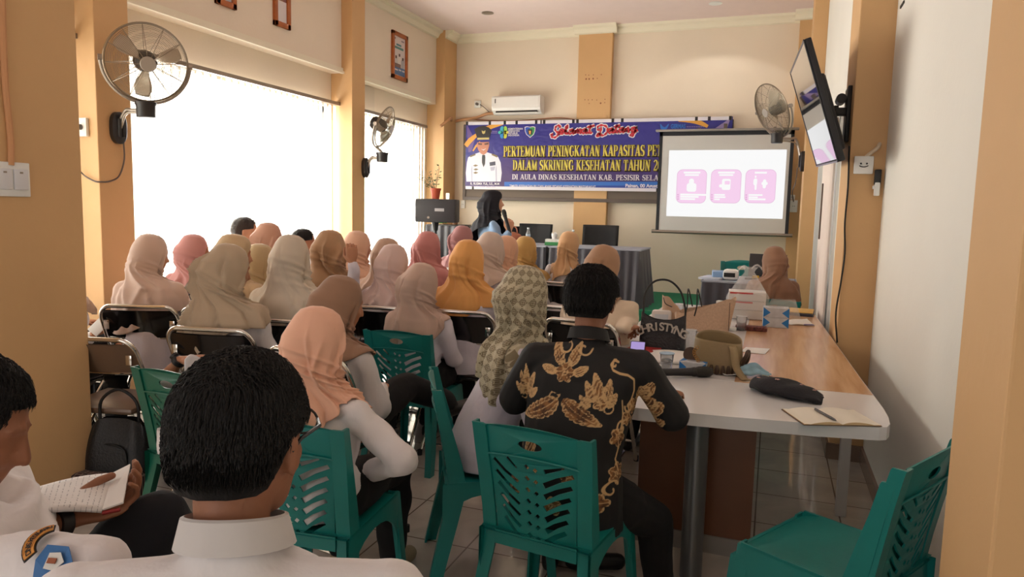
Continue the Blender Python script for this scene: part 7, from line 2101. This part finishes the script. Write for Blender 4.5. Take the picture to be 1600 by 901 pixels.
g4 = N.new('ShaderNodeMath'); g4.operation = 'MULTIPLY'; g4.inputs[1].default_value = .6; L.new(g3.outputs[0], g4.inputs[0])
mx = N.new('ShaderNodeMix'); mx.data_type = 'RGBA'; mx.inputs[6].default_value = (*lin((226, 222, 220)), 1); mx.inputs[7].default_value = (*lin((96, 90, 100)), 1)
L.new(g4.outputs[0], mx.inputs[0]); L.new(mx.outputs[2], b.inputs['Base Color'])
def bil(u_, v_):
    p = c0[0] * (1 - u_) * (1 - v_) + c0[3] * u_ * (1 - v_) + c0[2] * u_ * v_ + c0[1] * (1 - u_) * v_
    return tuple(p - cc0 + Vector((0, 0, .006 * math.sin(PI * u_))))
pg = MB(); pg.grid(bil, 16, 10); ob = pg.build('page', M_hand, nbk)
ul = ob.data.uv_layers.new(name='UVMap')
for pl_ in ob.data.polygons:
    for li, vi in zip(pl_.loop_indices, pl_.vertices): ul.data[li].uv = ((vi % 17) / 16, (vi // 17) / 10)
ob.modifiers.new('t', 'SOLIDIFY').thickness = .008
e0, e1 = c0[3] - cc0, c0[2] - cc0
up_ = Vector((.02, .0, .03)); 
mb = MB(); mb.add([e0, e1, e1 + (e1 - c0[1] + cc0).normalized() * .035 + Vector((0, 0, .012)), e0 + (e0 - c0[0] + cc0).normalized() * .035 + Vector((0, 0, .012))], [(0, 1, 2, 3)])
mb.build('cover_flap', mat('white card flap', (226, 220, 216), .7), nbk, smooth=False).modifiers.new('t', 'SOLIDIFY').thickness = .003
MB().tube([e0 + Vector((.0, 0, -.008)), e0 + (e0 - c0[0] + cc0).normalized() * .03 + Vector((0, 0, -.002))], .004, 6).build('red_edge', mat('red binding', (150, 40, 40), .6), nbk)
# bags on the floor between the brown-backed chair and the green chair
q = atD(188, 690, 3.6)
hb = thing('handbag', 'black handbag on the seat by the dark green chair', 'bag', (q.x, q.y, q.z - .13), .3)
b = MB(); b.grid(lambda u_, v_: ((.165 - .035 * v_ ** 2) * math.copysign(abs(math.cos(2 * PI * u_)) ** .5, math.cos(2 * PI * u_)), (.085 - .06 * v_ ** 2) * math.copysign(abs(math.sin(2 * PI * u_)) ** .7, math.sin(2 * PI * u_)) + .006 * math.sin(14 * u_ * PI) * v_, .004 + .235 * v_ - .02 * v_ * math.cos(4 * PI * u_)), 56, 18, wrap_u=True)
b.box((0, 0, .228), (.22, .03, .012), ch=.004); b.box((0, 0, .008), (.29, .13, .01))
b.build('body', mat('black grained leather', (20, 20, 22), .5, bump=.2, bscale=100), hb)
MB().tube(curve_pts([(-.10, 0, .22), (-.09, 0, .34), (.0, 0, .40), (.09, 0, .34), (.10, 0, .22)], 20), .008, 8).build('handle', M_dark, hb)
q = atD(160, 705, 3.9); yb = thing('shopping_bag', 'yellow bag half hidden behind the black handbag near the column', 'bag', (q.x, q.y + .1, 0), .2)
b = MB(); b.grid(lambda u_, v_: (.18 * math.cos(2 * PI * u_) * (1 - .1 * v_), .12 * math.sin(2 * PI * u_) * (1 - .3 * v_), .003 + (q.z + .0) * v_ * (1 + .05 * math.sin(6 * PI * u_))), 40, 10, wrap_u=True); b.build('body', mat('yellow bag cloth', (206, 170, 50), .7, bump=.1), yb)
q = atD(172, 735, 3.55); pbg = thing('shopping_bag', 'dark plaid bag on the floor below the black handbag', 'bag', (q.x, q.y, 0), .1)
M_pl = mat('dark plaid cloth', (70, 48, 46), .8); N, L, b_ = nodes(M_pl)
tc = N.new('ShaderNodeTexCoord'); bk_ = N.new('ShaderNodeTexBrick'); bk_.inputs['Scale'].default_value = 16; bk_.offset = 0; bk_.inputs['Color1'].default_value = (*lin((74, 44, 42)), 1); bk_.inputs['Color2'].default_value = (*lin((46, 36, 40)), 1); bk_.inputs['Mortar'].default_value = (*lin((150, 136, 124)), 1); bk_.inputs['Mortar Size'].default_value = .03
L.new(tc.outputs['Object'], bk_.inputs['Vector']); L.new(bk_.outputs[0], b_.inputs['Base Color'])
MB().box((0, 0, (q.z) / 2), (.32, .2, q.z), ch=.03).build('body', M_pl, pbg)
MB().tube(curve_pts([(-.1, 0, q.z), (-.08, 0, q.z + .12), (.08, 0, q.z + .12), (.1, 0, q.z)], 14), .006, 6).build('handle', M_dark, pbg)
